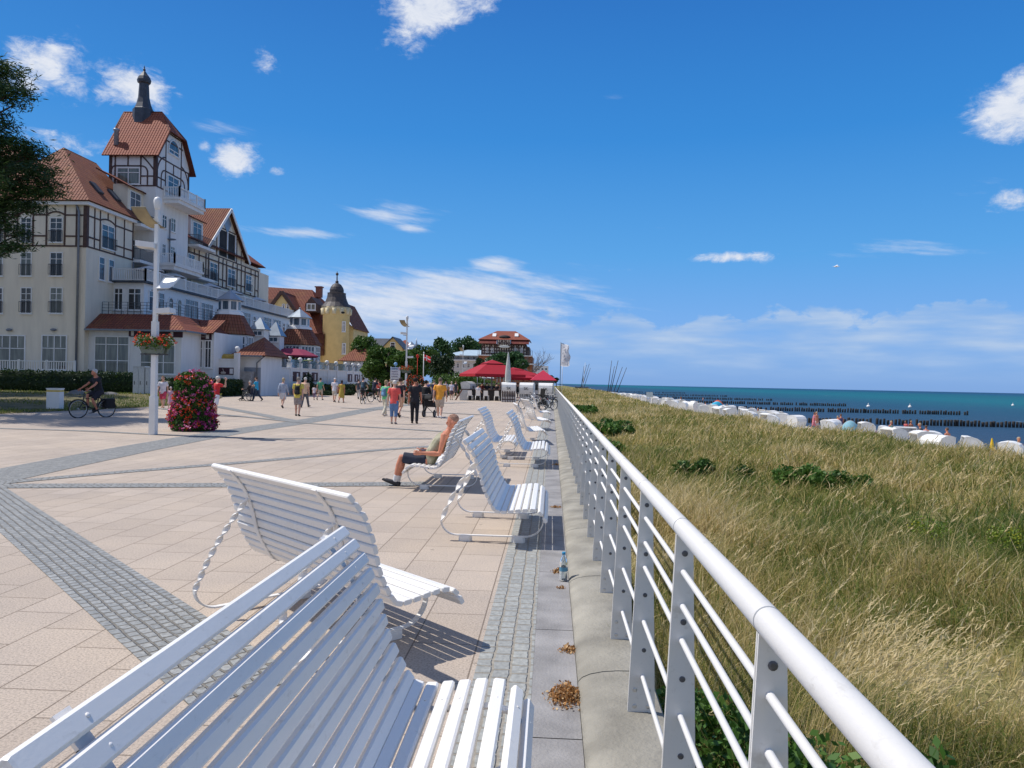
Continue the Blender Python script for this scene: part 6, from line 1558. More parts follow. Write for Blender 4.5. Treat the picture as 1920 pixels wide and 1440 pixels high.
# ------------------------------------------------------------------ trees
def tree(name, label, cx, cy, ztop, rad, zbot=None, n=9000, size=.3, mat=None, group=None, trunk_r=.2, ell=1.0, seed=None, lobes=16):
    T = empty(name, (cx, cy, 0), 0, label, 'tree', group); zbot = zbot if zbot is not None else ztop * .25
    ch = (ztop - zbot) / 2; zc_ = (ztop + zbot) / 2; cl = []
    for k in range(lobes):
        u = random.uniform(-1, 1); a = random.uniform(0, 6.28); q = math.sqrt(max(0, 1 - u * u)) * random.uniform(.45, .75)
        rr = random.uniform(.30, .46); cl.append(((q * rad * math.cos(a), q * rad * math.sin(a) * ell, zc_ + u * ch * .68), (rr * rad, rr * rad, rr * ch * .9)))
    b_ = MB(); b_.tube([(0, 0, -.1), (.06, .03, zbot * .6), (.0, .05, zc_), (.05, 0, zc_ + ch * .5)], [trunk_r * 1.3, trunk_r, trunk_r * .7, trunk_r * .25], 9)
    for c_, r_ in cl[:9]: b_.tube([(0, .02, zbot + ch * random.uniform(.1, .5)), (c_[0] * .5, c_[1] * .5, (c_[2] + zbot) / 2 + ch * .15), c_], [trunk_r * .45, trunk_r * .28, trunk_r * .1], 6)
    b_.build('trunk', M('bark', (.10, .08, .06), .9, .3, 6, bump=.6), T)
    link_mesh('crown', foliage_mesh('crown', cl, n, size, mat or m_tree, .55), T)
    return T
def px_tree(name, label, px, ytop, ybot, halfw, d, **k):
    c_ = PD(px, ytop, d); bt_ = PD(px, ybot, d); rad = halfw / FPX * d; return tree(name, label, c_.x, c_.y, c_.z, rad, max(.4, bt_.z), **k)
px_tree('leafy_tree', 'rounded dark green tree standing behind the signpost', 728, 642, 722, 50, 84, n=12000, size=.34)
px_tree('leafy_tree', 'green tree with its top before the dark slate roof', 688, 628, 720, 34, 112, n=7000, size=.42)
px_tree('leafy_tree', 'small bright green tree left of the red flag', 778, 655, 725, 24, 92, n=5000, size=.34)
px_tree('dark_conifer', 'narrow dark conifer left of the pale guesthouse', 829, 658, 720, 24, 112, n=6000, size=.32, mat=m_dark)
px_tree('leafy_tree', 'light green tree left of the dark conifer', 792, 641, 715, 30, 140, n=5000, size=.5)
px_tree('leafy_tree', 'tall dark tree rising above the dark conifer', 829, 631, 700, 25, 165, n=5000, size=.55, mat=m_tree2)
px_tree('leafy_tree', 'broad green tree rising behind the guesthouse roof', 878, 627, 700, 34, 215, n=6000, size=.65, mat=m_tree2)
px_tree('leafy_tree', 'tree crown filling the gap between guesthouse and dark tree', 853, 642, 705, 26, 235, n=4000, size=.7, mat=m_tree2)
px_tree('dark_tree', 'dark tree growing in front of the far timbered hotel', 952, 652, 712, 42, 118, n=10000, size=.38, mat=m_tree2)
px_tree('dark_tree', 'small dark tree between guesthouse and timbered hotel', 900, 668, 715, 11, 140, n=1800, size=.4, mat=m_dark)
shrub('bush', 'broad green bush behind the people, left of the red parasol', PD(862, 715, 88).x, 88, 3.0, 1.2, 2.4, 5500, .26, m_tree, 'bush', None, 0)
shrub('bush', 'leafy bush hidden behind the large red parasol', PD(893, 715, 95).x, 95, 1.8, 1.2, 2.2, 2500, .26, m_tree, 'bush', None, 0)
shrub('bush', 'green bush behind the cyclists near the terrace wall', PD(712, 730, 82).x, 82, 1.6, 1.0, 1.6, 2200, .25, m_tree, 'bush', None, 0)
for lab, px, yt, yb, hw, d in (('tall cone of clipped yew before the terrace wall posters', 577, 700, 742, 12, 73), ('low clipped ball bush behind the woman in the yellow dress', 651, 730, 744, 14, 78), ('clipped ball bush behind the cyclist with the rucksack', 690, 722, 744, 11, 76), ('low round bush right of the clipped yew cone', 612, 733, 743, 13, 76)):
    c_ = PD(px, yt, d); rad = hw / FPX * d; h_ = c_.z; cl = [((0, 0, h_ * .5), (rad * .9, rad * .9, h_ * .5)), ((0, 0, h_ * .35), (rad, rad, h_ * .36))]
    o = link_mesh('topiary', foliage_mesh('topiary', cl, 2600, .13, m_dark, .85), None, (c_.x, c_.y, 0)); tag(o, lab, 'topiary')
# far dark trees on the coast
px_tree('dark_tree', 'tiny dark tree at the far end of the promenade railing', 1043, 708, 718, 7, 330, n=900, size=.7, mat=m_dark)
px_tree('dark_tree', 'dark tree clump right of the small red roof in the distance', 1032, 704, 718, 8, 250, n=1200, size=.6, mat=m_dark)
# bare tree
c_ = PD(996, 715, 150); T = empty('bare_tree', (c_.x, c_.y, 0), 0, 'leafless tree with fine grey branches beside the far timbered hotel', 'tree')
b_ = MB()
def branch(p, d, L_, r_, lev):
    pts = [p]; q = p
    for k in range(3): d = (d + Vector((random.uniform(-.2, .2), random.uniform(-.2, .2), random.uniform(-.05, .15)))).normalized(); q = q + d * L_ / 3; pts.append(q)
    b_.tube(pts, [r_, r_ * .85, r_ * .7, r_ * .5], 5)
    if lev:
        for k in range(4): branch(pts[random.randint(1, 3)], (d + Vector((random.uniform(-.9, .9), random.uniform(-.9, .9), random.uniform(-.1, .6)))).normalized(), L_ * .62, r_ * .5, lev - 1)
branch(Vector((0, 0, 0)), Vector((0, 0, 1)), 3.4, .2, 0)
for k in range(6): branch(Vector((0, 0, 3.2)), Vector((math.cos(k), math.sin(k), .75)).normalized(), 3.2, .11, 3)
b_.build('branches', C((.15, .14, .15)), T)
# big pine whose crown enters the picture at the top left
PC = PD(0, 300, 29.5); pT = empty('pine_tree', (PC.x - 4.2, PC.y + .4, 0), 0, 'big dark pine reaching into the picture over the hotel', 'tree')
pcl = []; pb = MB()
def P_at(px, py, d): return PD(px, py, d) - Vector((PC.x - 4.2, PC.y + .4, 0))
for px, py, d, hw, hh in ((10, 135, 29.5, 36, 26), (-25, 120, 29, 30, 24), (20, 175, 29.2, 34, 17), (40, 168, 29.8, 18, 9), (28, 196, 29.6, 20, 9), (-12, 215, 30, 25, 14), (-25, 160, 30.4, 40, 40), (12, 238, 29.4, 20, 12), (-8, 262, 29, 34, 18), (35, 272, 29.3, 36, 16), (62, 290, 29.6, 32, 15), (78, 318, 29.2, 26, 14), (88, 345, 29.5, 24, 12), (96, 362, 29.8, 22, 8), (55, 325, 28.8, 36, 20), (20, 300, 30, 40, 18), (60, 360, 29.4, 38, 18), (20, 350, 29, 40, 26), (-20, 310, 29.6, 36, 30), (28, 385, 29.6, 42, 18), (62, 390, 29.2, 22, 9), (-10, 400, 29.2, 36, 24), (15, 425, 29.4, 26, 16), (34, 440, 29.7, 18, 12), (22, 462, 29.5, 20, 14), (-5, 470, 29.3, 22, 16), (38, 462, 29.8, 12, 10), (-40, 380, 29, 45, 60), (-70, 250, 30, 60, 70), (-60, 130, 29, 50, 60), (-110, 200, 28, 60, 70), (-120, 330, 30, 60, 60), (-180, 260, 29, 70, 60), (-90, 430, 29.5, 50, 30), (-200, 370, 30, 70, 40), (-160, 120, 29, 60, 40), (-60, 300, 32.5, 70, 60), (-100, 220, 33, 80, 70), (-70, 330, 26.5, 60, 50), (-120, 250, 26, 70, 60), (-150, 300, 34, 80, 60), (-230, 250, 27, 60, 70)):
    c_ = P_at(px, py, d); pcl.append((tuple(c_), (hw / FPX * d, hw / FPX * d * 1.1, hh / FPX * d * .72)))
    st_ = Vector((0, 0, max(4, c_.z - 1.5))); mid = st_.lerp(c_, .6) + Vector((0, 0, -.3)); pb.tube([st_, mid, c_], [.12, .07, .025], 6)
pb.tube([(0, 0, -.2), (.1, 0, 5), (-.1, .1, 10), (0, 0, 15.5)], [.42, .36, .26, .08], 10)
pb.build('trunk', M('pine_bark', (.07, .05, .04), .95, .3, 5, bump=.8), pT)
P, idx = cloud_pts(pcl, 64000, .1); P = P + rng.normal(0, .17, P.shape) * np.array([1.7, 1, .6]); t = np.clip(rng.normal(.5, .17, len(pcl))[idx] + rng.normal(0, .13, len(P)), 0, 1)
v, f, tt = leaf_quads(P, .25, t, .45, .17); link_mesh('needles', np_mesh('needles', v, f, [m_pine], False, tt), pT)
# two more pines of the same grove just outside the picture; they shade the lawn
for lab, dx, d, zb, zt_p, rad in (('dense pine mostly hidden behind the first pine at the left edge', -31.2, 37.5, 8.0, 18, 4.9), ('farthest pine of the grove behind the other two', -39.5, 47, 9.0, 19, 6.0)):
    c_ = CAM + _rt * dx + _fw * d
    tree('pine_tree', lab, c_.x, c_.y, zt_p, rad, zb, n=22000, size=.3, mat=m_pine, group='pines at the left edge', trunk_r=.34, lobes=22)
# young palm on the terrace
p = PX(553, 690, -27.9); T = empty('palm', (p.x, p.y, 2.2), 0, 'small green palm with arching fronds on the hotel terrace', 'palm')
b_ = MB(); b_.tube([(0, 0, 0), (0, 0, .9)], [.2, .14], 8); b_.build('trunk', m_timber, T)
for k in range(11):
    a = k * .571; L_ = random.uniform(1.5, 2.3); el_ = random.uniform(.7, 1.25); b_ = MB(); pts = []
    for i in range(7):
        t = i / 6; h_ = L_ * t; pts.append(Vector((math.cos(a) * h_ * math.cos(el_) * (1 + .3 * t), math.sin(a) * h_ * math.cos(el_) * (1 + .3 * t), .9 + h_ * math.sin(el_) - 1.0 * t * t * L_ * .45)))
    sd_ = Vector((-math.sin(a), math.cos(a), 0))
    for i in range(6):
        for s_ in (-1, 1):
            b_.quad(pts[i], pts[i + 1], pts[i + 1] + sd_ * s_ * .24 * math.sin(math.pi * (i + 1.3) / 7.5) + Vector((0, 0, -.1)), pts[i] + sd_ * s_ * .24 * math.sin(math.pi * (i + .3) / 7.5) + Vector((0, 0, -.1)))
    b_.build('frond', C((.10, .13, .035)), T)
# ------------------------------------------------------------------ people
def remeshed(b_, vox, smooth=3, extra=None, name='body'):
    """join the lofted pieces into one continuous surface; extra = list of (MB, material index) added afterwards"""
    me = b_.mesh('tmp'); o = bpy.data.objects.new('tmp', me); COL.objects.link(o)
    r_ = o.modifiers.new('r', 'REMESH'); r_.mode = 'VOXEL'; r_.voxel_size = vox; r_.use_smooth_shade = True
    if smooth: s_ = o.modifiers.new('s', 'SMOOTH'); s_.iterations = smooth; s_.factor = .5
    dg = bpy.context.evaluated_depsgraph_get(); out = bpy.data.meshes.new_from_object(o.evaluated_get(dg))
    bpy.data.objects.remove(o); bpy.data.meshes.remove(me)
    if extra:
        bmx = bmesh.new(); bmx.from_mesh(out)
        for q, mi in extra:
            vs = [bmx.verts.new(v) for v in q.v]
            for f in q.f:
                try: fc = bmx.faces.new([vs[i] for i in f]); fc.material_index = mi; fc.smooth = True
                except ValueError: pass
        bmx.to_mesh(out); bmx.free()
    out.name = name
    return out
def ell_rings(b_, sections, n=14):
    """sections: (centre, x axis * rx, y axis * ry)"""
    b_.rings([[Vector(c) + ax * math.cos(2 * math.pi * k / n) + ay * math.sin(2 * math.pi * k / n) for k in range(n)] for c, ax, ay in sections])
SKIN = {'fair': (.62, .36, .26), 'tan': (.56, .225, .135), 'pale': (.68, .43, .33)}
_skin = {}
def skin_mat(k):
    if k not in _skin:
        m = M('skin_' + k, SKIN[k], .5, .1, 9, spec=.35); b = m.node_tree.nodes['Principled BSDF']
        b.inputs['Subsurface Weight'].default_value = .08; b.inputs['Subsurface Radius'].default_value = (.02, .008, .004); _skin[k] = m
    return _skin[k]
m_eye = C((.02, .018, .016), .3); m_lip = C((.42, .16, .13), .5)
def person(label, x, y, face, H=1.72, legs=((20, 8), (-18, 22)), arms=((-18, 8, 12), (20, 8, 18)), lean=3, top=('tee', (.5, .5, .5)), bottom=('shorts', (.4, .35, .3)), shoes=(.05, .05, .05), hair=('short', (.12, .08, .05)),
           skin='fair', headyaw=0, headpitch=0, build=1.0, z=0.0, vox=None, sit=False, group=None, pz=None, socks=None, name='person', abz=None, toe=0):
    """face: heading in degrees, 0 = away along +Y, 90 = towards -X.  legs (swing, knee bend), arms (swing, out, elbow)"""
    vox = vox or .0195 * H / 1.7
    w_ = build; T = empty(name, (x, y, z), R(face), label, 'person', group)
    X = Vector((1, 0, 0)); Y = Vector((0, 1, 0)); Z = Vector((0, 0, 1))
    hipz = .50 * H; hw = .052 * H
    J = {}
    for s_, (a, k) in ((-1, legs[0]), (1, legs[1])):
        a_, k_ = R(a), R(k); hp = Vector((s_ * hw, 0, hipz))
        kn = hp + Vector((s_ * .004 * H, math.sin(a_), -math.cos(a_))) * .232 * H
        an = kn + Vector((0, math.sin(a_ - k_), -math.cos(a_ - k_))) * .235 * H
        J[s_] = [hp, kn, an]
    low = min(J[-1][2].z, J[1][2].z) - .036 * H
    dz = (-low) if pz is None else (pz - hipz)
    for s_ in J: J[s_] = [p + Z * dz for p in J[s_]]
    pel = Vector((0, 0, hipz + dz))
    Ru = Matrix.Rotation(R(-lean), 3, 'X')
    up = lambda p: pel + Ru @ (Vector(p) * H)
    ux, uy = X.copy(), Ru @ Y
    # ---- body
    b_ = MB()
    sec = [(-.045, .060, .055, 0), (-.02, .088, .064, -.004), (.03, .092, .066, -.004), (.11, .077, .056, .0), (.20, .086, .062, .004), (.26, .096, .062, .002), (.305, .094, .05, -.004), (.335, .06, .036, -.004), (.355, .033, .032, 0), (.40, .031, .032, .006)]
    ell_rings(b_, [(up((0, yo, zz)), ux * rx * H * w_, uy * ry * H * w_) for zz, rx, ry, yo in sec])
    hj = up((0, .012, .43)); Rh = Ru @ Matrix.Rotation(R(lean), 3, 'X') @ Matrix.Rotation(R(headyaw), 3, 'Z') @ Matrix.Rotation(R(headpitch), 3, 'X')
    hd = lambda p: hj + Rh @ (Vector(p) * H)
    hs = [(-.052, .018, .022, .022), (-.045, .030, .034, .014), (-.02, .040, .047, .006), (.01, .044, .052, 0), (.035, .0445, .056, -.003), (.06, .038, .049, -.005), (.074, .024, .031, -.005), (.08, .009, .012, -.005)]
    hx, hy = Rh @ X, Rh @ Y
    ell_rings(b_, [(hd((0, yo, zz)), hx * rx * H, hy * ry * H) for zz, rx, ry, yo in hs], 14)
    q = MB(); q.ball((0, 0, 0), .010 * H, .013 * H, .017 * H, 8, 6); b_.add([hd((0, .056, .002)) + Rh @ Vector(v) for v in q.v], q.f)
    for s_ in (-1, 1):
        q = MB(); q.ball((0, 0, 0), .007 * H, .013 * H, .019 * H, 8, 6); b_.add([hd((s_ * .046, -.006, .004)) + Rh @ Vector(v) for v in q.v], q.f)
    ext = []
    q = MB()
    for s_ in (-1, 1): q.ball(hd((s_ * .018, .0505, .012)), .0052 * H, .0052 * H, .004 * H, 7, 5)
    ext.append((q, 1)); q = MB(); q.ball(hd((0, .0515, -.023)), .0145 * H, .004 * H, .0035 * H, 8, 5); ext.append((q, 2))
    A = {}
    for s_, (a, o_, e) in ((-1, arms[0]), (1, arms[1])):
        sh = up((s_ * .102 * w_, -.004, .298)); a_, o2 = R(a), R(o_)
        d1 = Ru @ Vector((s_ * math.sin(o2), math.sin(a_) * math.cos(o2), -math.cos(a_) * math.cos(o2)))
        if abs(lean) > 10: d1 = Vector((s_ * math.sin(o2), math.sin(a_) * math.cos(o2), -math.cos(a_) * math.cos(o2)))
        el = sh + d1 * .168 * H; e_ = R(a + e); oo = R(o_ * .3 if o_ < 40 else -o_ * .35)
        d2 = Vector((s_ * math.sin(oo), math.sin(e_) * math.cos(oo), -math.cos(e_) * math.cos(oo))).normalized()
        wr = el + d2 * .150 * H; A[s_] = (sh, el, wr, d2)
        b_.tube([up((s_ * .075 * w_, 0, .296)), sh, sh.lerp(el, .4), el, el.lerp(wr, .3), wr, wr + d2 * .03 * H], [.034 * H, .034 * H, .029 * H, .023 * H, .025 * H, .0165 * H, .017 * H], 10)
        # palm, four bent fingers of different length and a thumb leaving its side
        sd = d2.cross(X * s_); sd = (sd if sd.length > .1 else Y).normalized(); nr = d2.cross(sd).normalized()
        pc_ = wr + d2 * .035 * H
        ell_rings(b_, [(wr + d2 * t * H, sd * rr * H, nr * .0095 * H) for t, rr in ((0, .014), (.02, .022), (.045, .025), (.058, .020))], 10)
        q = MB()
        inw = -nr if (nr.x * s_) > 0 else nr
        for i, (off_, ln_) in enumerate(((-.018, .038), (-.006, .046), (.006, .043), (.017, .034))):
            p0 = wr + d2 * .050 * H + sd * off_ * H; p1 = p0 + (d2 + inw * .22) * ln_ * .5 * H; p2 = p1 + (d2 + inw * .75).normalized() * ln_ * .5 * H
            q.tube([p0, p1, p2], [.0058 * H, .0052 * H, .0042 * H], 6)
        p0 = wr + d2 * .018 * H + sd * .018 * H; q.tube([p0, p0 + (d2 * .7 + sd * .7) * .026 * H, p0 + (d2 * 1.0 + sd * .55 + inw * .4) * .044 * H], [.0072 * H, .0062 * H, .005 * H], 6)
        ext.append((q, 0))
        hp, kn, an = J[s_]
        b_.tube([hp + Z * .03 * H, hp, hp.lerp(kn, .45), kn, kn.lerp(an, .3), an, an - Z * .02 * H], [.05 * H * w_, .052 * H * w_, .044 * H * w_, .031 * H, .033 * H, .0195 * H, .02 * H], 11)
        # foot
        a2 = R(legs[0 if s_ < 0 else 1][0] - legs[0 if s_ < 0 else 1][1]); pit = max(-.9, min(.35, a2 * .8)) + R(toe)
        fd = Vector((s_ * .12, math.cos(pit), math.sin(pit))).normalized(); J[s_].append(fd)
        fu = X.cross(fd).normalized()
        ell_rings(b_, [(an - Z * .004 * H - fd * .030 * H - fu * .012 * H, X * .016 * H, fu * .020 * H), (an + fd * .01 * H - fu * .012 * H, X * .021 * H, fu * .022 * H), (an + fd * .06 * H - fu * .022 * H, X * .024 * H, fu * .013 * H), (an + fd * .105 * H - fu * .026 * H, X * .020 * H, fu * .008 * H)], 10)
    body = link_mesh('body', remeshed(b_, vox, 2, ext), T)
    for m_ in (skin_mat(skin), m_eye, m_lip): body.data.materials.append(m_)
    # ---- clothing
    def cloth(nm, mb, col, v=None, **k):
        me = remeshed(mb, v or vox, 2, None, nm); m_ = col if isinstance(col, bpy.types.Material) else C(col, .8, .14, 9); me.materials.append(m_); return link_mesh(nm, me, T)
    g_ = .011 * H
    kind, col = top
    mb = MB(); low_ = {'tee': -.035, 'long': -.03, 'tank': -.03, 'dress': .03}[kind]
    s2 = [(low_, .100, .073, -.003), (low_ + .05, .099, .073, -.003), (.10, .090, .067, 0), (.20, .095, .07, .004), (.26, .104, .069, .002), (.305, .099, .056, -.003), (.328, .062, .041, -.003)]
    if kind == 'tank': s2 = s2[:-2] + [(.29, .085, .062, -.002), (.315, .075, .048, -.003)]
    ell_rings(mb, [(up((0, yo, zz)), ux * rx * H * w_, uy * ry * H * w_) for zz, rx, ry, yo in s2])
    if kind == 'dress':
        ell_rings(mb, [(up((0, 0, .12)), ux * .092 * H, uy * .07 * H), (pel - Z * .02 * H, X * .112 * H, Y * .09 * H), (pel - Z * .14 * H, X * .13 * H, Y * .105 * H), (pel - Z * .27 * H + Y * .01, X * .14 * H, Y * .115 * H)])
    if kind != 'tank':
        fr = 1.0 if kind == 'long' else .62
        for s_ in (-1, 1):
            sh, el, wr, d2 = A[s_]
            pts = [up((s_ * .07 * w_, 0, .292)), sh, sh.lerp(el, .5)] + ([sh.lerp(el, fr)] if fr < 1 else [el, el.lerp(wr, .5), el.lerp(wr, .93)])
            mb.tube(pts, [.044 * H, .045 * H, .042 * H, .043 * H] if fr < 1 else [.042 * H, .043 * H, .038 * H, .033 * H, .030 * H, .027 * H], 11)
    cloth({'tee': 'shirt', 'long': 'jacket', 'tank': 'sleeveless_shirt', 'dress': 'dress'}[kind], mb, col)
    if kind != 'dress':
        bk_, bc = bottom; mb = MB()
        ell_rings(mb, [(up((0, -.003, zz)), ux * rx * H * w_, uy * ry * H * w_) for zz, rx, ry in ((-.05, .07, .06), (-.025, .095, .071), (.03, .097, .071), (.055, .092, .066))])
        if bk_ == 'skirt': ell_rings(mb, [(pel + Z * .03 * H, X * .098 * H, Y * .074 * H), (pel - Z * .1 * H, X * .112 * H, Y * .09 * H), (pel - Z * .2 * H, X * .112 * H, Y * .092 * H)])
        else:
            for s_ in (-1, 1):
                hp, kn, an = J[s_][:3]
                if bk_ == 'shorts': pts, rr = [hp + Z * .02 * H, hp.lerp(kn, .4), hp.lerp(kn, .93)], [.060, .057, .052]
                elif bk_ == 'capri': pts, rr = [hp + Z * .02 * H, hp.lerp(kn, .5), kn, kn.lerp(an, .45)], [.058, .053, .043, .040]
                else: pts, rr = [hp + Z * .02 * H, hp.lerp(kn, .5), kn, kn.lerp(an, .5), kn.lerp(an, .97)], [.058, .052, .041, .038, .034]
                mb.tube(pts, [q * H * (w_ if i < 2 else 1) for i, q in enumerate(rr)], 11)
        cloth({'shorts': 'shorts', 'skirt': 'skirt'}.get(bk_, 'trousers'), mb, bc)
    for s_ in (-1, 1):
        an, fd = J[s_][2], J[s_][3]; fu = X.cross(fd).normalized(); mb = MB()
        ell_rings(mb, [(an - fd * .036 * H - fu * .014 * H, X * .019 * H, fu * .021 * H), (an - fd * .018 * H - fu * .010 * H, X * .024 * H, fu * .026 * H), (an + fd * .02 * H - fu * .013 * H, X * .026 * H, fu * .024 * H), (an + fd * .07 * H - fu * .023 * H, X * .0285 * H, fu * .0165 * H), (an + fd * .115 * H - fu * .027 * H, X * .022 * H, fu * .011 * H)], 12)
        cloth('shoe', mb, shoes, vox * .8)
        if socks:
            mb = MB(); kn = J[s_][1]; mb.tube([kn.lerp(an, .72), kn.lerp(an, .85), an], [.026 * H, .0245 * H, .0235 * H], 12); cloth('sock', mb, socks, vox * .8)
    hk, hc = hair
    if hk != 'none':
        mb = MB()
        if hk in ('short', 'bob', 'long', 'shaved'):
            g2 = .0015 if hk == 'shaved' else .006
            zlo = {'short': -.012, 'bob': -.045, 'long': -.075, 'shaved': .012}[hk]
            ell_rings(mb, [(hd((0, -.022, zlo)), hx * .036 * H, hy * .030 * H), (hd((0, -.016, .01)), hx * (.043 + g2) * H, hy * (.036 + g2) * H), (hd((0, -.010, .034)), hx * (.0445 + g2) * H, hy * (.046 + g2) * H), (hd((0, -.006, .056)), hx * (.040 + g2) * H, hy * (.049 + g2) * H), (hd((0, -.005, .076)), hx * (.026 + g2) * H, hy * (.033 + g2) * H), (hd((0, -.005, .084 + g2 * .4)), hx * .010 * H, hy * .012 * H)], 14)
            cloth('hair', mb, C(hc, .9, .3, 30), vox * .7)
        else:
            ell_rings(mb, [(hd((0, -.004, .03)), hx * .050 * H, hy * .060 * H), (hd((0, -.006, .055)), hx * .047 * H, hy * .056 * H), (hd((0, -.006, .078)), hx * .034 * H, hy * .042 * H), (hd((0, -.006, .088)), hx * .012 * H, hy * .014 * H)], 14)
            if hk == 'cap': ell_rings(mb, [(hd((0, .045, .032)), hx * .034 * H, hy * .042 * H), (hd((0, .045, .04)), hx * .034 * H, hy * .042 * H)], 14)
            else: ell_rings(mb, [(hd((0, -.004, .03)), hx * .082 * H, hy * .090 * H), (hd((0, -.004, .036)), hx * .082 * H, hy * .090 * H)], 16)
            cloth('hat', mb, hc, vox * .7)
    T['_'] = 0; del T['_']
    return T, dict(up=up, pel=pel, A=A, J=J, hd=hd)
def backpack(label, T, info, H, col, lean=3, kind='backpack'):
    """a rucksack worn on the back: separate thing at the wearer's place"""
    B = empty(kind, T.location, T.rotation_euler.z, label, kind)
    mb = MB(); up = info['up']; X = Vector((1, 0, 0)); c = lambda p: up(p)
    ell_rings(mb, [(c((0, -.10, zz)), X * rx * H, Vector((0, 1, 0)) * ry * H) for zz, rx, ry in ((.05, .055, .03), (.07, .068, .042), (.17, .07, .046), (.25, .062, .036), (.275, .035, .02))], 16)
    me = remeshed(mb, .02, 2, None, 'bag'); me.materials.append(C(col, .8)); link_mesh('bag', me, B)
    mb = MB(); ell_rings(mb, [(c((0, -.142, zz)), X * rx * H, Vector((0, 1, 0)) * .02 * H) for zz, rx in ((.075, .04), (.09, .05), (.14, .05), (.155, .04))], 12); me = remeshed(mb, .02, 2, None, 'pocket'); me.materials.append(C(tuple(min(1, q * 1.6 + .01) for q in col), .8)); link_mesh('pocket', me, B)
    for s_ in (-1, 1):
        mb = MB(); mb.tube([c((s_ * .055, -.085, .25)), c((s_ * .062, -.03, .318)), c((s_ * .062, .045, .30)), c((s_ * .07, .078, .22)), c((s_ * .082, .02, .12)), c((s_ * .06, -.085, .08))], .011 * H, 6); mb.build('strap', C(col, .8), B)
    return B
def gpos(px, py): p = G(px, py); return p.x, p.y
W1_, W2_ = ((22, 10), (-16, 24)), ((-18, 22), (20, 6))
AW = ((-20, 7, 14), (18, 7, 20)); AW2 = ((16, 7, 18), (-18, 7, 14))
ST = ((3, 2), (-3, 2)); AS = ((4, 8, 10), (-2, 8, 12))
def walker(label, px, py, face, H=1.72, **k):
    x, y = gpos(px, py); return person(label, x, y, face, H, **k)
CREAM, DEN, BLK = (.62, .58, .46), (.12, .21, .38), (.012, .012, .014)
grey_h = ('short', (.42, .40, .38))
walker('woman in white top and pink shorts walking this way by the lamp post', 305, 765, 196, 1.66, legs=W1_, arms=AW, top=('tee', (.74, .70, .72)), bottom=('shorts', (.62, .07, .12)), shoes=(.5, .3, .2), hair=('long', (.20, .12, .06)))
walker('small child in a pink dress beside the woman in pink shorts', 320, 766, 190, 1.12, legs=W2_, arms=AS, top=('dress', (.62, .36, .46)), shoes=(.6, .3, .3), hair=('hat', (.66, .55, .55)))
walker('person in red top and white shorts with a raised arm beside the flower pillar', 405, 780, -40, 1.68, legs=((6, 4), (-8, 10)), arms=((10, 12, 20), (70, 30, 115)), top=('tee', (.56, .03, .035)), bottom=('shorts', (.76, .76, .80)), shoes=(.4, .3, .25), hair=('short', (.66, .62, .55)))
walker('carer in a bright turquoise shirt pushing the wheelchair', 481, 752, 92, 1.72, legs=W1_, arms=((35, 6, 35), (35, 6, 35)), top=('tee', (.03, .36, .60)), bottom=('trousers', (.03, .05, .09)), hair=('short', (.08, .05, .04)))
walker('woman in blue grey jacket, black hip bag and white skirt walking away', 530, 765, 0, 1.7, legs=W1_, arms=AW, top=('long', (.33, .38, .48)), bottom=('skirt', (.60, .57, .56)), shoes=(.03, .03, .03), hair=('bob', (.42, .33, .20)))
T, I = walker('man in yellow tee and plaid shorts with black rucksack walking away', 558, 780, 4, 1.72, legs=((8, 6), (-6, 10)), arms=AW2, top=('tee', (.70, .55, .10)), bottom=('shorts', M('plaid', (.24, .19, .18), .85, .5, 14, col2=(.42, .36, .34))), shoes=(.03, .025, .02), hair=('short', (.24, .21, .19)), build=1.06)
backpack('black rucksack with orange trim on the back of the man in yellow', T, I, 1.72, (.012, .012, .012))
walker('grey haired man in peach shirt and slate trousers walking beside the yellow tee', 571, 764, -8, 1.76, legs=((-8, 16), (24, 4)), arms=AS, top=('tee', (.74, .50, .33)), bottom=('trousers', (.10, .105, .13)), shoes=(.02, .02, .02), hair=('short', (.60, .58, .55)), build=1.08)
walker('dark haired person half hidden behind the man in the peach shirt', 560, 753, 0, 1.7, legs=W1_, arms=AS, top=('tee', (.30, .24, .24)), bottom=('trousers', (.06, .06, .07)), hair=('bob', (.03, .022, .02)))
walker('little girl in pale top and purple leggings walking away', 589, 750, 2, 1.18, legs=W1_, arms=AS, top=('tee', (.66, .60, .64)), bottom=('capri', (.16, .10, .17)), hair=('long', (.05, .03, .025)))
walker('man in green tee and sand shorts walking away with the little girl', 600, 750, -4, 1.76, legs=W2_, arms=AW, top=('tee', (.09, .33, .20)), bottom=('shorts', (.52, .42, .33)), hair=('short', (.03, .022, .02)))
walker('man in white shirt and white cap strolling towards the terrace wall', 627, 754, 6, 1.76, legs=W1_, arms=AW2, top=('tee', (.74, .73, .78)), bottom=('shorts', (.58, .53, .46)), shoes=(.04, .03, .03), hair=('cap', (.74, .73, .74)))
walker('woman in a mustard yellow dress walking beside the man in white', 640, 755, 0, 1.62, legs=W2_, arms=AS, top=('dress', (.48, .34, .06)), hair=('long', (.04, .025, .02)), skin='tan')
walker('person in dark top and pale trousers walking left of the rucksack cyclist', 672, 748, 0, 1.72, legs=W1_, arms=AS, top=('tee', (.05, .06, .08)), bottom=('trousers', (.40, .38, .36)), hair=('short', (.05, .04, .035)))
T, I = walker('woman in bright green top and cream trousers with blue rucksack', 722, 780, -22, 1.68, legs=((16, 6), (-14, 18)), arms=AW, top=('tee', (.16, .58, .24)), bottom=('trousers', CREAM), shoes=(.6, .55, .5), hair=('bob', (.34, .24, .14)), headyaw=-20)
backpack('blue rucksack carried by the woman in green', T, I, 1.68, (.13, .26, .40))
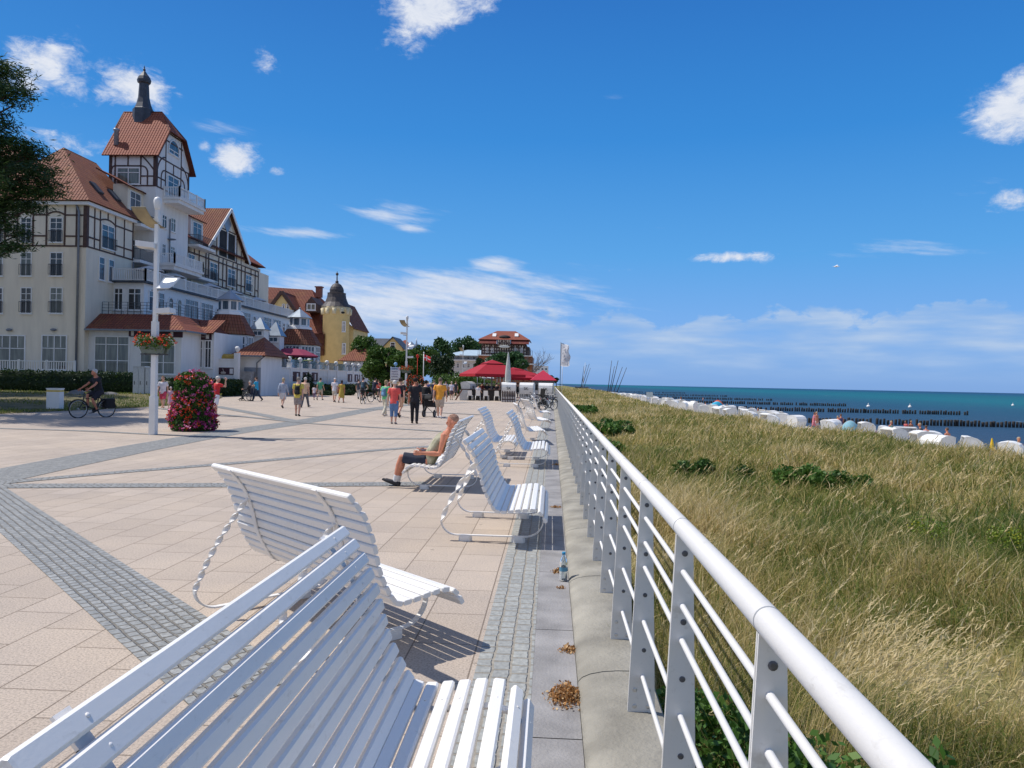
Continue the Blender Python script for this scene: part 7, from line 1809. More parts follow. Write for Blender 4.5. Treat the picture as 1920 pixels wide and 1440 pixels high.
walker('woman in coral tee and rolled blue jeans with a thin black shoulder strap', 738, 795, 0, 1.66, legs=((5, 3), (-5, 6)), arms=((-4, 10, 10), (2, 10, 12)), top=('tee', (.78, .11, .095)), bottom=('capri', DEN), shoes=(.22, .2, .2), hair=('short', (.64, .60, .55)), build=1.04)
walker('tall man in black tee and peach shorts stepping behind the coral tee', 749, 783, -6, 1.84, legs=((26, 6), (-20, 34)), arms=AW2, top=('tee', (.022, .018, .026)), bottom=('shorts', (.66, .40, .24)), shoes=(.03, .03, .03), hair=('short', (.04, .028, .022)))
walker('man dressed all in black with legs apart in the middle of the crowd', 777, 794, 6, 1.78, legs=((9, 4), (-7, 5)), arms=((-4, 9, 12), (6, 9, 14)), top=('tee', (.020, .020, .026)), bottom=('trousers', (.012, .013, .018)), shoes=(.05, .04, .035), hair=('short', (.02, .018, .016)), skin='tan')
walker('person in black leaning over a stroller beside the orange tee', 796, 781, -12, 1.74, legs=W1_, arms=((30, 6, 40), (30, 6, 40)), lean=8, top=('long', BLK), bottom=('trousers', BLK), shoes=(.5, .45, .38), hair=('short', (.015, .013, .012)))
walker('large man in orange tee and beige shorts walking away', 824, 784, 0, 1.85, legs=((18, 4), (-12, 16)), arms=((-12, 10, 12), (12, 10, 14)), top=('tee', (.82, .36, .045)), bottom=('shorts', (.50, .40, .31)), shoes=(.74, .72, .70), hair=('short', (.16, .12, .09)), build=1.14)
walker('person in white shirt and dark skirt standing left of the beach chair bar', 846, 750, 0, 1.66, legs=ST, arms=AS, top=('tee', (.66, .64, .74)), bottom=('skirt', (.10, .06, .07)), hair=('bob', (.5, .42, .32)))
walker('person in red top far off behind the dark cyclist', 709, 745, 0, 1.7, legs=W1_, arms=AS, top=('tee', (.55, .06, .05)), bottom=('trousers', (.05, .05, .06)))
walker('faraway stroller in navy partly hidden by the orange tee', 813, 751, 0, 1.74, legs=W2_, arms=AS, top=('tee', (.03, .03, .08)), bottom=('trousers', (.06, .06, .08)), hair=('short', (.2, .15, .1)))
walker('faraway grey clad walker left of the man dressed in black', 789, 750, 0, 1.7, legs=W1_, arms=AS, top=('tee', (.24, .25, .28)), bottom=('shorts', (.12, .1, .1)), hair=('short', (.3, .25, .2)))
for k_, (px_, py_, col_, lab_) in enumerate(((768, 746, (.05, .05, .06), 'faraway dark clad walker right of the farther lamp post'), (783, 744, (.3, .3, .34), 'faraway walker in grey behind the man in black'), (802, 746, (.1, .12, .3), 'faraway walker in blue beside the stroller'), (836, 745, (.5, .5, .52), 'faraway walker in pale clothes right of the orange tee'), (854, 745, (.04, .04, .05), 'faraway dark figure by the leaning board'), (730, 745, (.2, .05, .05), 'faraway walker in dull red between the green top and the coral tee'))):
    walker(lab_, px_, py_, (k_ * 37) % 60 - 30, 1.6 + .04 * k_, legs=W1_ if k_ % 2 else W2_, arms=AS, top=('tee', col_), bottom=('trousers' if k_ % 2 else 'shorts', (.08, .08, .1)), hair=('short', (.1 + .08 * (k_ % 3), .08 + .06 * (k_ % 3), .06)), vox=.026)
walker('faraway pale haired walker between signpost and lamp post', 756, 752, 0, 1.66, legs=W1_, arms=AS, top=('tee', (.42, .30, .28)), bottom=('shorts', (.2, .16, .16)), hair=('bob', (.55, .48, .38)))

# ------------------------------------------------------------------ bicycles
m_tyre = C((.018, .018, .018), .8); m_rim = M('alloy', (.5, .5, .5), .35, .1, 8, metal=.8)
def bicycle(label, x, y, rz, col=(.02, .02, .022), bags=None, group='bicycles', steer=0.0, lean=0.0, spokes=True, child_seat=False):
    """local +Y is forward"""
    T = empty('bicycle', (x, y, 0), rz, label, 'bicycle', group); T.rotation_euler = (0, lean, rz)
    RW, rear, front = .345, -.53, .56; m_f = C(col, .35)
    for yy in (rear, front):
        Wt = MB(); Wt.tube([(0, yy + RW * math.cos(a), RW + RW * math.sin(a)) for a in np.linspace(0, 2 * math.pi, 33)[:-1]], .021, 8, closed=True); wh = Wt.build('wheel', m_tyre, T)
        b_ = MB(); b_.tube([(0, yy + (RW - .03) * math.cos(a), RW + (RW - .03) * math.sin(a)) for a in np.linspace(0, 2 * math.pi, 33)[:-1]], .012, 6, closed=True)
        if spokes:
            for k in range(18): a = k * math.pi / 9; b_.tube([(.02 * (-1) ** k, yy, RW), (0, yy + (RW - .03) * math.cos(a), RW + (RW - .03) * math.sin(a))], .0022, 4)
        b_.tube([(-.05, yy, RW), (.05, yy, RW)], .025, 8); b_.build('rim', m_rim, wh)
        b_ = MB(); pts = [(0, yy + (RW + .035) * math.cos(a), RW + (RW + .035) * math.sin(a)) for a in np.linspace(R(15), R(175) if yy == rear else R(160), 14)]
        for a, e in zip(pts[:-1], pts[1:]): b_.bar(a, e, .05, .006, (Vector(a) - Vector((0, yy, RW))))
        b_.build('mudguard', m_f, T)
    bb, st, sb, hb, ht = (0, -.08, .29), (0, -.24, .80), (0, -.26, .88), (0, .40, .56), (0, .35, .86)
    b_ = MB()
    for a, e, r_ in ((bb, st, .018), (bb, hb, .02), ((0, -.2, .68), (0, .37, .76), .018), (hb, ht, .02), ((.04, rear, RW), bb, .011), ((-.04, rear, RW), bb, .011), ((.03, rear, RW), st, .009), ((-.03, rear, RW), st, .009), (ht, (0, .33, .98), .014), ((.045, front, RW), hb, .013), ((-.045, front, RW), hb, .013)): b_.tube([a, e], r_, 8)
    b_.build('frame', m_f, T)
    b_ = MB(); b_.tube([(-.30, .17, 1.03), (-.24, .30, 1.04), (-.05, .36, 1.0), (.05, .36, 1.0), (.24, .30, 1.04), (.30, .17, 1.03)], .012, 8); h_ = b_.build('handlebar', m_rim, T)
    for s_ in (-1, 1): b_ = MB(); b_.tube([(s_ * .305, .155, 1.03), (s_ * .27, .235, 1.036)], .018, 8); b_.build('grip', m_tyre, h_)
    b_ = MB(); ell_rings(b_, [(Vector((0, -.38, .92)), Vector((.09, 0, 0)), Vector((0, 0, .03))), (Vector((0, -.30, .93)), Vector((.085, 0, 0)), Vector((0, 0, .035))), (Vector((0, -.18, .925)), Vector((.035, 0, 0)), Vector((0, 0, .025))), (Vector((0, -.1, .92)), Vector((.02, 0, 0)), Vector((0, 0, .018)))], 10); b_.tube([st, (0, -.27, .92)], .013, 8); b_.build('saddle', m_tyre, T)
    b_ = MB(); b_.tube([(.03, -.08, .29), (.055, -.08, .29)], .09, 16); b_.tube([(.07, -.08, .29), (.075, .03, .17)], .011, 6); b_.tube([(-.07, -.08, .29), (-.075, -.19, .41)], .011, 6); b_.obox((.12, .04, .17), (.05, 0, 0), (0, .04, 0), (0, 0, .012)); b_.obox((-.12, -.2, .41), (.05, 0, 0), (0, .04, 0), (0, 0, .012)); b_.build('crank', m_metal, T)
    b_ = MB()
    for s_ in (-.07, .07): b_.tube([(s_, -.32, .735), (s_, -.82, .735)], .007, 6); b_.tube([(s_, -.70, .735), (s_ * .6, rear, RW)], .007, 6)
    b_.build('rack', m_metal, T)
    b_ = MB(); b_.obox((0, .50, .80), (.03, 0, 0), (0, .04, 0), (0, 0, .03)); b_.build('headlight', m_metal, T)
    b_ = MB(); b_.obox((0, -.83, .72), (.03, 0, 0), (0, .012, 0), (0, 0, .02)); b_.build('tail_light', C((.4, .02, .02)), T)
    if bags:
        for s_ in (-1, 1): b_ = MB(); b_.rings([[(s_ * .14 + a * k, -.58 + e * k, zz) for a, e in ((-.07, -.17), (.07, -.17), (.07, .17), (-.07, .17))] for zz, k in ((.36, .85), (.40, 1), (.70, 1), (.73, .9))], True, False); tag(b_.build('pannier', C(bags), T))
    if child_seat:
        b_ = MB(); b_.rings([[(a, e - .5, zz) for a, e in ((-.16, -.14), (.16, -.14), (.16, .14), (-.16, .14))] for zz in (.80, .86)], True, False); b_.rings([[(a, e - .66, zz) for a, e in ((-.16, -.05), (.16, -.05), (.16, .03), (-.16, .03))] for zz in (.86, 1.1, 1.35)], True, False); b_.build('child_seat', m_tyre, T)
    return T
def rider(label, x, y, face, H, **k):
    return person(label, x, y, face, H, legs=((50, 75), (75, 78)), arms=((42, 12, 14), (42, 12, 14)), lean=14, pz=.97 + .0, **k)
# the cyclist in front of the lawn
bx, by = gpos(174, 783); fa = 152
bicycle('black touring bicycle with panniers ridden past the lawn', bx, by, R(fa), bags=(.012, .012, .014))
o_ = Matrix.Rotation(R(fa), 2) @ Vector((0, -.24)); rider('cyclist in dark shirt and shorts riding past the lawn', bx + o_.x, by + o_.y, fa, 1.82, top=('tee', (.016, .017, .022)), bottom=('shorts', (.02, .02, .03)), hair=('short', (.5, .48, .46)), skin='tan', shoes=(.02, .02, .02), headyaw=-25, build=1.08)
# riders going away
bx, by = gpos(681, 757); bicycle('dark bicycle ridden away by the person with the slate rucksack', bx, by, R(2), spokes=False)
T, I = rider('cyclist with a slate blue rucksack riding away', bx, by - .24, 2, 1.74, top=('tee', (.04, .045, .05)), bottom=('shorts', (.03, .03, .035)), hair=('short', (.03, .025, .02)))
backpack('slate blue rucksack on the back of the cyclist riding away', T, I, 1.74, (.05, .09, .12))
bx, by = gpos(704, 754); bicycle('dark bicycle ridden by the person in navy before the bush', bx, by, R(-28), spokes=False)
o_ = Matrix.Rotation(R(-28), 2) @ Vector((0, -.24)); rider('cyclist in navy clothes riding off before the green bush', bx + o_.x, by + o_.y, -28, 1.74, top=('tee', (.015, .018, .04)), bottom=('shorts', (.02, .02, .03)), hair=('short', (.03, .025, .02)))
# parked bicycles near the railing
for lab, px, py, fa, col, ks in (('black bicycle with a child seat leaning nearest the railing', 1027, 769, -40, (.015, .015, .017), dict(child_seat=True, bags=(.012, .012, .013))), ('silver bicycle parked left of the black one', 1004, 769, 58, (.62, .64, .66), dict()), ('second silver bicycle at the left end of the parked group', 992, 767, -52, (.45, .46, .48), dict()), ('dark bicycle behind the silver ones with a saddle bag', 1013, 765, -60, (.03, .03, .035), dict(bags=(.015, .015, .015))), ('dark blue bicycle at the back of the parked group by the railing', 1031, 763, 50, (.03, .04, .09), dict())):
    bx, by = gpos(px, py); bicycle(lab, bx, by, R(fa), col, steer=0, lean=.12, **ks)
# ------------------------------------------------------------------ wheelchair and stroller
def wheelchair(x, y, rz):
    T = empty('wheelchair', (x, y, 0), rz, 'wheelchair with large spoked wheels pushed by the carer in turquoise', 'wheelchair')
    for s_ in (-1, 1):
        b_ = MB(); b_.tube([(s_ * .29, -.02 + .3 * math.cos(a), .305 + .3 * math.sin(a)) for a in np.linspace(0, 6.283, 29)[:-1]], .018, 7, closed=True); wh = b_.build('wheel', m_tyre, T)
        b_ = MB()
        for k in range(12): b_.tube([(s_ * .29, -.02, .305), (s_ * .29, -.02 + .29 * math.cos(k * .5236), .305 + .29 * math.sin(k * .5236))], .005, 4)
        b_.tube([(s_ * .315, -.02 + .26 * math.cos(a), .305 + .26 * math.sin(a)) for a in np.linspace(0, 6.283, 25)[:-1]], .009, 5, closed=True); b_.build('rim', m_rim, wh)
        b_ = MB(); b_.tube([(s_ * .24, .48 + .09 * math.cos(a), .1 + .09 * math.sin(a)) for a in np.linspace(0, 6.283, 15)[:-1]], .018, 6, closed=True); b_.build('caster', m_tyre, T)
        b_ = MB(); b_.tube([(s_ * .25, -.34, .92), (s_ * .25, -.2, .92), (s_ * .25, -.2, .1)], .014, 7); b_.tube([(s_ * .25, -.2, .48), (s_ * .25, .32, .48), (s_ * .2, .5, .16), (s_ * .2, .62, .12)], .014, 7); b_.tube([(s_ * .25, -.2, .7), (s_ * .25, .2, .7), (s_ * .25, .25, .48)], .014, 7); b_.build('frame', m_metal, T)
    b_ = MB(); b_.box(-.24, .24, -.18, .28, .46, .5); b_.build('seat', C((.03, .03, .05)), T); b_ = MB(); b_.box(-.24, .24, -.22, -.185, .5, .9); b_.build('backrest', C((.03, .03, .05)), T); b_ = MB(); b_.box(-.2, .2, .52, .7, .1, .12); b_.build('footrest', m_metal, T)
wx, wy = gpos(466, 752); wheelchair(wx, wy, R(92))
person('seated person in dark clothes riding in the wheelchair', wx + .02, wy, 92, 1.62, legs=((82, 70), (82, 70)), arms=((25, 10, 60), (25, 10, 60)), lean=-6, pz=.60, top=('long', (.03, .03, .035)), bottom=('trousers', (.03, .035, .03)), hair=('short', (.5, .48, .45)))
sx, sy = gpos(806, 782); T = empty('stroller', (sx, sy, 0), R(-12), 'black stroller with big wheels pushed beside the orange tee', 'stroller')
for xx, yy, rr in ((-.27, -.12, .15), (.27, -.12, .15), (0, .62, .12)):
    b_ = MB(); b_.tube([(xx, yy + rr * math.cos(a), rr + .02 + rr * math.sin(a)) for a in np.linspace(0, 6.283, 19)[:-1]], .025, 7, closed=True); wh = b_.build('wheel', m_tyre, T); b_ = MB(); b_.tube([(xx - .02, yy, rr + .02), (xx + .02, yy, rr + .02)], rr * .8, 14); b_.build('rim', m_metal, wh)
b_ = MB()
for s_ in (-1, 1): b_.tube([(s_ * .24, -.42, 1.04), (s_ * .25, .1, .5), (s_ * .1, .6, .2)], .014, 7); b_.tube([(s_ * .26, -.12, .17), (s_ * .25, .1, .55)], .014, 7)
b_.tube([(-.24, -.42, 1.04), (.24, -.42, 1.04)], .018, 7); b_.build('frame', m_metal, T)
b_ = MB(); b_.rings([[(a, yy, zz + e) for a, e in ((-.2, 0), (.2, 0), (.22, .26), (-.22, .26))] for yy, zz in ((-.18, .52), (.1, .46), (.5, .46))], True, False); b_.build('seat', C(BLK), T)
b_ = MB(); sheet(b_, lambda u, v: (-.23 + .46 * v, -.05 - .36 * math.cos(R(20 + 110 * u)), .66 + .42 * math.sin(R(20 + 110 * u))), 10, 4); b_.build('hood', C(BLK), T)

# ------------------------------------------------------------------ the man on the bench
SH = 1.69
mb_ = BEN4.location
T, I = person('bald sunburnt man in sleeveless camouflage shirt lounging on a white bench', mb_.x - .25, mb_.y - .55, 90, SH, legs=((99, 85), (95, 82)), arms=((14, 9, 78), (10, 10, 82)), lean=-35, pz=.42,
              top=('tank', M('camouflage', (.20, .19, .11), .85, .6, 9, col2=(.50, .47, .34))), bottom=('shorts', (.022, .028, .05)), shoes=(.035, .035, .04), socks=(.7, .7, .7), hair=('shaved', (.30, .17, .12)), skin='tan', vox=.0105, headpitch=-4, toe=14)
b_ = MB(); a, e = I['A'][-1][2], I['A'][1][2]; c_ = (a + e) / 2 + Vector((0, .05, .0))
b_.rings([[c_ + Vector((x_ * k, y_ * k, z_)) for x_, y_ in ((-.10, -.05), (.10, -.05), (.10, .05), (-.10, .05))] for z_, k in ((-.035, .9), (-.02, 1), (.02, 1), (.035, .85))], True, False)
o = b_.build('hip_bag', C((.06, .03, .05))); o.location = T.location; o.rotation_euler = T.rotation_euler; tag(o, 'small dark bag in the lap of the man on the bench', 'bag')
# ------------------------------------------------------------------ hooded beach chairs
m_wick = M('white_wicker', (.80, .79, .76), .6, .08, 6, bump=.4, bscale=35)
m_wickg = M('grey_wicker', (.52, .52, .50), .6, .12, 6, bump=.4, bscale=35)
m_gold = M('golden_wicker', (.50, .32, .06), .55, .2, 8, bump=.4, bscale=35)
def mat_stripe(name, c1, c2, n=9):
    m, nt, b = new_mat(name); L = nt.links.new; tc = _n(nt, 'ShaderNodeTexCoord'); sp = _n(nt, 'ShaderNodeSeparateXYZ'); L(tc.outputs['Object'], sp.inputs[0])
    a = _n(nt, 'ShaderNodeMath', operation='MULTIPLY'); L(sp.outputs['X'], a.inputs[0]); a.inputs[1].default_value = n
    f = _n(nt, 'ShaderNodeMath', operation='FRACT'); L(a.outputs[0], f.inputs[0]); g2 = _n(nt, 'ShaderNodeMath', operation='GREATER_THAN'); L(f.outputs[0], g2.inputs[0]); g2.inputs[1].default_value = .5
    mx = _n(nt, 'ShaderNodeMix', data_type='RGBA'); L(g2.outputs[0], mx.inputs['Factor']); mx.inputs[6].default_value = (*c1, 1); mx.inputs[7].default_value = (*c2, 1); L(mx.outputs[2], b.inputs['Base Color']); b.inputs['Roughness'].default_value = .8
    return m
m_strg = mat_stripe('grey_stripe', (.72, .72, .70), (.16, .17, .18), 7); m_strb = mat_stripe('blue_stripe', (.78, .78, .78), (.06, .18, .52), 7)
def chair_meshes(wick, stripe):
    """hooded wicker chair, open towards +Y; width along X"""
    W_ = .60
    b_ = MB()
    b_.box(-W_, W_, -.42, .40, .06, .42)                                    # seat box
    for s_ in (-1, 1): b_.prism([(s_ * W_, -.42, .42), (s_ * W_, .40, .42), (s_ * W_, .34, .68), (s_ * W_, -.50, .78)], (-s_ * .05, 0, 0))
    b_.box(-W_, W_, -.44, -.36, 0, .06); b_.box(-W_, W_, .3, .38, 0, .06)
    body = b_.mesh('body'); body.materials.append(wick)
    prof = [(-.46, .66), (-.56, .95), (-.60, 1.2), (-.55, 1.42), (-.40, 1.57), (-.15, 1.63), (.12, 1.60), (.36, 1.50)]
    b_ = MB(); rs = []
    for off_ in (0, .05):
        pass
    for y, z in prof: rs.append([(-W_, y, z), (W_, y, z)])
    n = len(prof)
    outer = [(y, z) for y, z in prof]; inner = [(y * .9 + .02, z - .05 if z > 1.2 else z) for y, z in prof][::-1]
    b_.prism([(-W_, y, z) for y, z in outer + inner], (2 * W_, 0, 0))
    for s_ in (-1, 1):
        b_.prism([(s_ * (W_ - .003), y, z) for y, z in prof + [(.18, .72)]], (-s_ * .05, 0, 0))
    hood = b_.mesh('hood'); hood.materials.append(wick)
    for p_ in hood.polygons: p_.use_smooth = False
    b_ = MB(); b_.box(-W_ + .06, W_ - .06, -.36, .34, .421, .5); b_.prism([(-W_ + .06, -.42, .5), (-W_ + .06, -.30, .5), (-W_ + .06, -.40, 1.25), (-W_ + .06, -.50, 1.25)], (2 * W_ - .12, 0, 0))
    cush = b_.mesh('cushion'); cush.materials.append(stripe)
    return body, hood, cush
CH = {'w': chair_meshes(m_wick, m_strg), 'b': chair_meshes(m_wick, m_strb), 'g': chair_meshes(m_gold, m_strg), 'k': chair_meshes(m_wickg, m_strg)}
def beach_chair(x, y, z, rz, label, kind='w', tilt=0.0, group='white hooded beach chairs along the shore', name='beach_chair'):
    T = empty(name, (x, y, z), rz, label, 'beach chair', group)
    bo, ho, cu = CH[kind]
    link_mesh('body', bo, T); h_ = link_mesh('hood', ho, T); cc = link_mesh('cushion', cu, T)
    if tilt:
        for q in (h_, cc): q.rotation_euler = (tilt, 0, 0); q.location = (0, -.45 * (1 - math.cos(tilt)) + .55 * math.sin(tilt), .55 * (1 - math.cos(tilt)) + .35 * math.sin(tilt) * 0)
    return T
def bz(x, y): return float(dune_z(np.array([x]), np.array([y]))[0])
def at_beach(px, py, X):
    p = PX(px, py, X); return p.x, p.y
spec = [(1885, 838, 19.5, 'w', 'big white beach chair at the right edge beside the closed yellow parasol'), (1802, 828, 20, 'w', 'white beach chair left of the closed yellow parasol, hood tipped low'),
        (1738, 820, 20.5, 'w', 'white beach chair standing right of the blue striped one'), (1699, 812, 21.5, 'b', 'beach chair turned round to show its blue and white stripes'),
        (1646, 812, 19.5, 'w', 'pair member of white beach chairs left of the blue striped one, nearer the grass'), (1618, 808, 21, 'w', 'pair member of white beach chairs left of the blue striped one, farther left'),
        (1455, 787, 20.5, 'k', 'beach chair turned round to show its grey and white stripes')]
used = []
for px, py, X, kd, lab in spec:
    x, y = at_beach(px, py - 8, X); z = bz(x, y)
    face = R(68) if kd == 'w' else R(175)
    beach_chair(x, y, z, face + random.uniform(-.3, .3), lab, kd, R(random.choice((8, 16, 24)))); used.append((x, y))
cnt = 0
yv = 33.0
while yv < 200 and cnt < 96:
    for row in range(2 if yv < 70 else 3):
        x = (17.3 if yv < 50 else 15.6) + row * 2.6 + random.uniform(-.7, .7); y = yv + random.uniform(-.9, .9)
        if y < 44 and x < 18.4: x += 1.3
        if min((math.hypot(x - a, y - e) for a, e in used), default=9) < 1.75 or random.random() < .22: continue
        used.append((x, y)); cnt += 1
        beach_chair(x, y, bz(x, y), R(random.choice((70, 60, 80, 95, 52, 110 if random.random() < .5 else -60))) + random.uniform(-.25, .25), 'white beach chair of the %s %s' % (('row nearest the dune grass', 'middle row', 'row nearest the water')[row] if yv >= 70 else ('row nearest the dune grass', 'row nearest the water')[row], 'level with the near groyne' if yv < 95 else ('between the first two groynes' if yv < 137 else 'past the second groyne')) if yv >= 70 else 'white hooded beach chair %s, before the nearest groyne' % ('close behind the dune grass', 'nearer the water')[row], 'w' if random.random() < .93 else 'k', R(random.choice((0, 8, 16, 24))))
    yv += 3.1 if yv < 90 else 4.2
# parasols and shelters on the beach
def parasol(name, label, x, y, z, r_, h_, col, n=8, group=None, tip=.28):
    T = empty(name, (x, y, z), 0, label, 'parasol', group)
    b_ = MB(); b_.tube([(0, 0, 0), (0, 0, h_ + .1)], .025, 8); b_.build('pole', m_lampw, T)
    b_ = MB()
    for k in range(n):
        a0, a1 = 2 * math.pi * k / n, 2 * math.pi * (k + 1) / n
        P0, P1 = Vector((r_ * math.cos(a0), r_ * math.sin(a0), h_ - r_ * tip)), Vector((r_ * math.cos(a1), r_ * math.sin(a1), h_ - r_ * tip)); ap = Vector((0, 0, h_))
        m0, m1 = P0.lerp(ap, .5) + Vector((0, 0, .08 * r_)), P1.lerp(ap, .5) + Vector((0, 0, .08 * r_))
        b_.quad(P0, P1, m1, m0); b_.poly([m0, m1, ap]); b_.quad(P0 - Vector((0, 0, .16)), P1 - Vector((0, 0, .16)), P1, P0)
    b_.build('canopy', C(col, .8), T); return T
def closed_parasol(name, label, x, y, z, h_, col, r_=.16, cat='parasol'):
    T = empty(name, (x, y, z), 0, label, cat)
    b_ = MB(); b_.tube([(0, 0, 0), (0, 0, h_)], .028, 8); b_.build('pole', m_lampw, T)
    b_ = MB(); b_.lathe([(r_ * .5, h_ * .38), (r_, h_ * .42), (r_ * .95, h_ * .55), (r_ * .7, h_ * .75), (r_ * .3, h_ * .95), (.03, h_ * 1.02)], (0, 0, 0), 9, False); b_.build('canopy', C(col, .8), T); return T
x, y = at_beach(1860, 832, 19.6); closed_parasol('closed_parasol', 'closed yellow parasol between two white beach chairs', x, y, bz(x, y), 1.62, (.72, .46, .02), .15)
def tent(label, px, py, X, w_, h_, col, col2=None):
    x, y = at_beach(px, py, X); T = empty('beach_tent', (x, y, bz(x, y)), random.uniform(-.5, .5), label, 'beach tent')
    b_ = MB(); sheet(b_, lambda u, v: (-w_ / 2 + w_ * v, -.5 + 1.0 * u - .25 * math.sin(math.pi * v) * (1 - u), h_ * math.sin(math.pi * (.06 + .80 * u)) * (.55 + .45 * math.sin(math.pi * v))), 10, 10, .01); b_.build('canopy', C(col, .7), T)
    if col2: b_ = MB(); sheet(b_, lambda u, v: (-w_ / 2 + w_ * v, -.46 + .5 * u, h_ * 1.02 * math.sin(math.pi * (.06 + .4 * u)) * (.55 + .45 * math.sin(math.pi * v)) + .02), 6, 8, .01); b_.build('side_panel', C(col2, .7), T)
tent('bright orange and red beach tent above the white chairs', 1346, 757, 21, 2.0, 2.1, (.70, .14, .05), (.65, .05, .16))
tent('turquoise beach tent beside the orange one', 1344, 764, 19.4, 2.2, 2.0, (.04, .42, .62))
tent('striped turquoise and grey beach tent beyond the white chairs', 1594, 796, 22.5, 1.5, 1.5, (.20, .40, .48), (.5, .5, .48))
tent('light blue towel covered shelter left of the yellow parasol', 1836, 828, 22, 2.4, .9, (.12, .42, .60), (.5, .66, .74))
tent('pink and white beach tent behind the white chairs near the groyne', 1628, 794, 23, 1.6, 1.3, (.62, .36, .42), (.7, .66, .66))
# people on the beach
bp = [('bather in dark trunks standing by the water left of the blue striped chair', 1726, 808, 24, (.05, .05, .06)), ('bather beside the one in dark trunks, partly behind a white chair', 1736, 806, 24.5, (.4, .3, .4)), ('woman in green shirt standing before the second groyne', 1670, 797, 25.5, (.25, .40, .30)),
      ('bather paddling at the groyne, left of a pair', 1699, 790, 33, (.5, .1, .1)), ('bather paddling at the groyne, right of a pair', 1708, 789, 33.5, (.1, .12, .3)), ('child in the water wearing yellow near the middle groyne', 1600, 786, 28, (.5, .45, .05)),
      ('bather in red trunks in the group of two by the white chairs', 1570, 786, 25, (.55, .06, .05)), ('tanned bather in the group of two by the white chairs', 1577, 785, 25.5, (.1, .1, .2)), ('tall pale bather standing above the grey striped chair', 1532, 780, 25, (.6, .5, .5)), ('woman in pink beside the tall pale bather', 1526, 783, 24.5, (.6, .2, .25)),
      ('dark clothed person seated at the right edge behind the big chair', 1909, 824, 23, (.03, .03, .05)), ('dark haired person behind the low tipped beach chair', 1777, 818, 23.5, (.06, .05, .05)), ('person in green among the chairs in the distance', 1421, 768, 22, (.08, .4, .16)), ('red haired person in black among the distant chairs', 1407, 765, 22, (.03, .03, .03)),
      ('dark figure beside the orange beach tent', 1363, 757, 22, (.05, .05, .08)), ('person in white beside the turquoise tent', 1322, 765, 20, (.6, .6, .6)), ('bather far out near the third groyne', 1277, 746, 34, (.3, .1, .1)), ('distant bather between the far groynes', 1318, 744, 40, (.2, .2, .3))]
for k, (lab, px, py, X, col) in enumerate(bp):
    x, y = at_beach(px, py, X)
    person(lab, x, y, random.uniform(0, 360), random.uniform(1.62, 1.82) if 'child' not in lab else 1.15, legs=random.choice((ST, W1_)), arms=random.choice((AS, AW, ((30, 20, 60), (10, 10, 20)))), top=('tank' if k % 3 else 'tee', col if k % 3 == 0 or 'green' in lab or 'black' in lab or 'white' in lab or 'dark clothed' in lab else SKIN['tan']), bottom=('shorts', col), shoes=SKIN['tan'], hair=('short', (.12 if k % 2 else .4, .08 if k % 2 else .3, .06 if k % 2 else .2)), skin='tan', z=max(bz(x, y), -2.75), vox=.026)
# ------------------------------------------------------------------ groynes: rows of dark piles running into the sea
m_pile = M('wet_timber', (.030, .026, .024), .7, .3, 4)
q = MB(); q.lathe([(.15, -1.6), (.15, .50), (.12, .56)], (0, 0, 0), 8, True); pile_me = q.mesh('pile'); pile_me.materials.append(m_pile)
for lab, yy, x0, x1, st, parts in (('nearest groyne of dark timber piles running into the sea', 92, 25, 70, .40, True), ('second groyne of dark piles, its end well inside the picture', 137, 25, 74, .42, True), ('third groyne of dark piles counted from the nearest', 187, 25, 72, .44, False), ('fourth groyne of dark piles, short and far', 245, 25, 71, .5, False), ('fifth groyne of dark piles in the far distance', 320, 25, 74, .6, False), ('farthest groyne, a thin dark line in the water', 420, 25, 74, .7, False)):
    T = empty('groyne', (0, yy, -2.3), 0, lab, 'groyne', 'timber groynes in the sea')
    xs_ = []; x = x1
    while x > x0:
        if random.random() > .05: xs_.append(x)
        x -= st * random.uniform(.85, 1.2)
    b_ = MB(); np_ = 0
    for x in sorted(xs_, key=lambda q_: abs(q_ - 48)):
        h_ = random.uniform(-.12, .10)
        if parts and np_ < 98: np_ += 1; p_ = link_mesh('pile', pile_me, T, (x, random.uniform(-.05, .05), h_)); p_.scale = (random.uniform(.9, 1.2),) * 2 + (1,)
        else: b_.add([(x + v[0] * 1.1, v[1], v[2] + h_) for v in q.v], q.f, True)
    b_.build('piles', m_pile, T)['kind'] = 'stuff'
# masts of beached sailing boats leaning over the dune
def sailboat(label, base, top_, d, col, r_=.06):
    a, e = PD(*base, d), PD(*top_, d); a = a + (a - e).normalized() * .3
    z0 = bz(a.x, a.y); T = empty('beached_sailboat', (a.x, a.y, z0), random.uniform(-.6, .6), label, 'sailboat', 'masts of beached sailing boats')
    for s_ in (-.9, .9):
        b_ = MB(); ell_rings(b_, [(Vector((s_, y, .35 + .12 * (abs(y) / 2.6) ** 3)), Vector((rx, 0, 0)), Vector((0, 0, .2))) for y, rx in ((-2.6, .06), (-1.5, .16), (0, .2), (1.6, .15), (2.7, .02))], 10); b_.build('hull', C((.10, .11, .12)), T)
    b_ = MB(); b_.box(-.9, .9, -.6, .6, .5, .54); b_.build('trampoline', m_metal, T)
    Mi = Matrix.Rotation(-T.rotation_euler.z, 3, 'Z'); loc = T.location
    b_ = MB(); p1 = Mi @ (e - loc); b_.tube([(0, 0, .4), p1], [r_, r_ * .6], 7); b_.build('mast', C(col, .5), T)
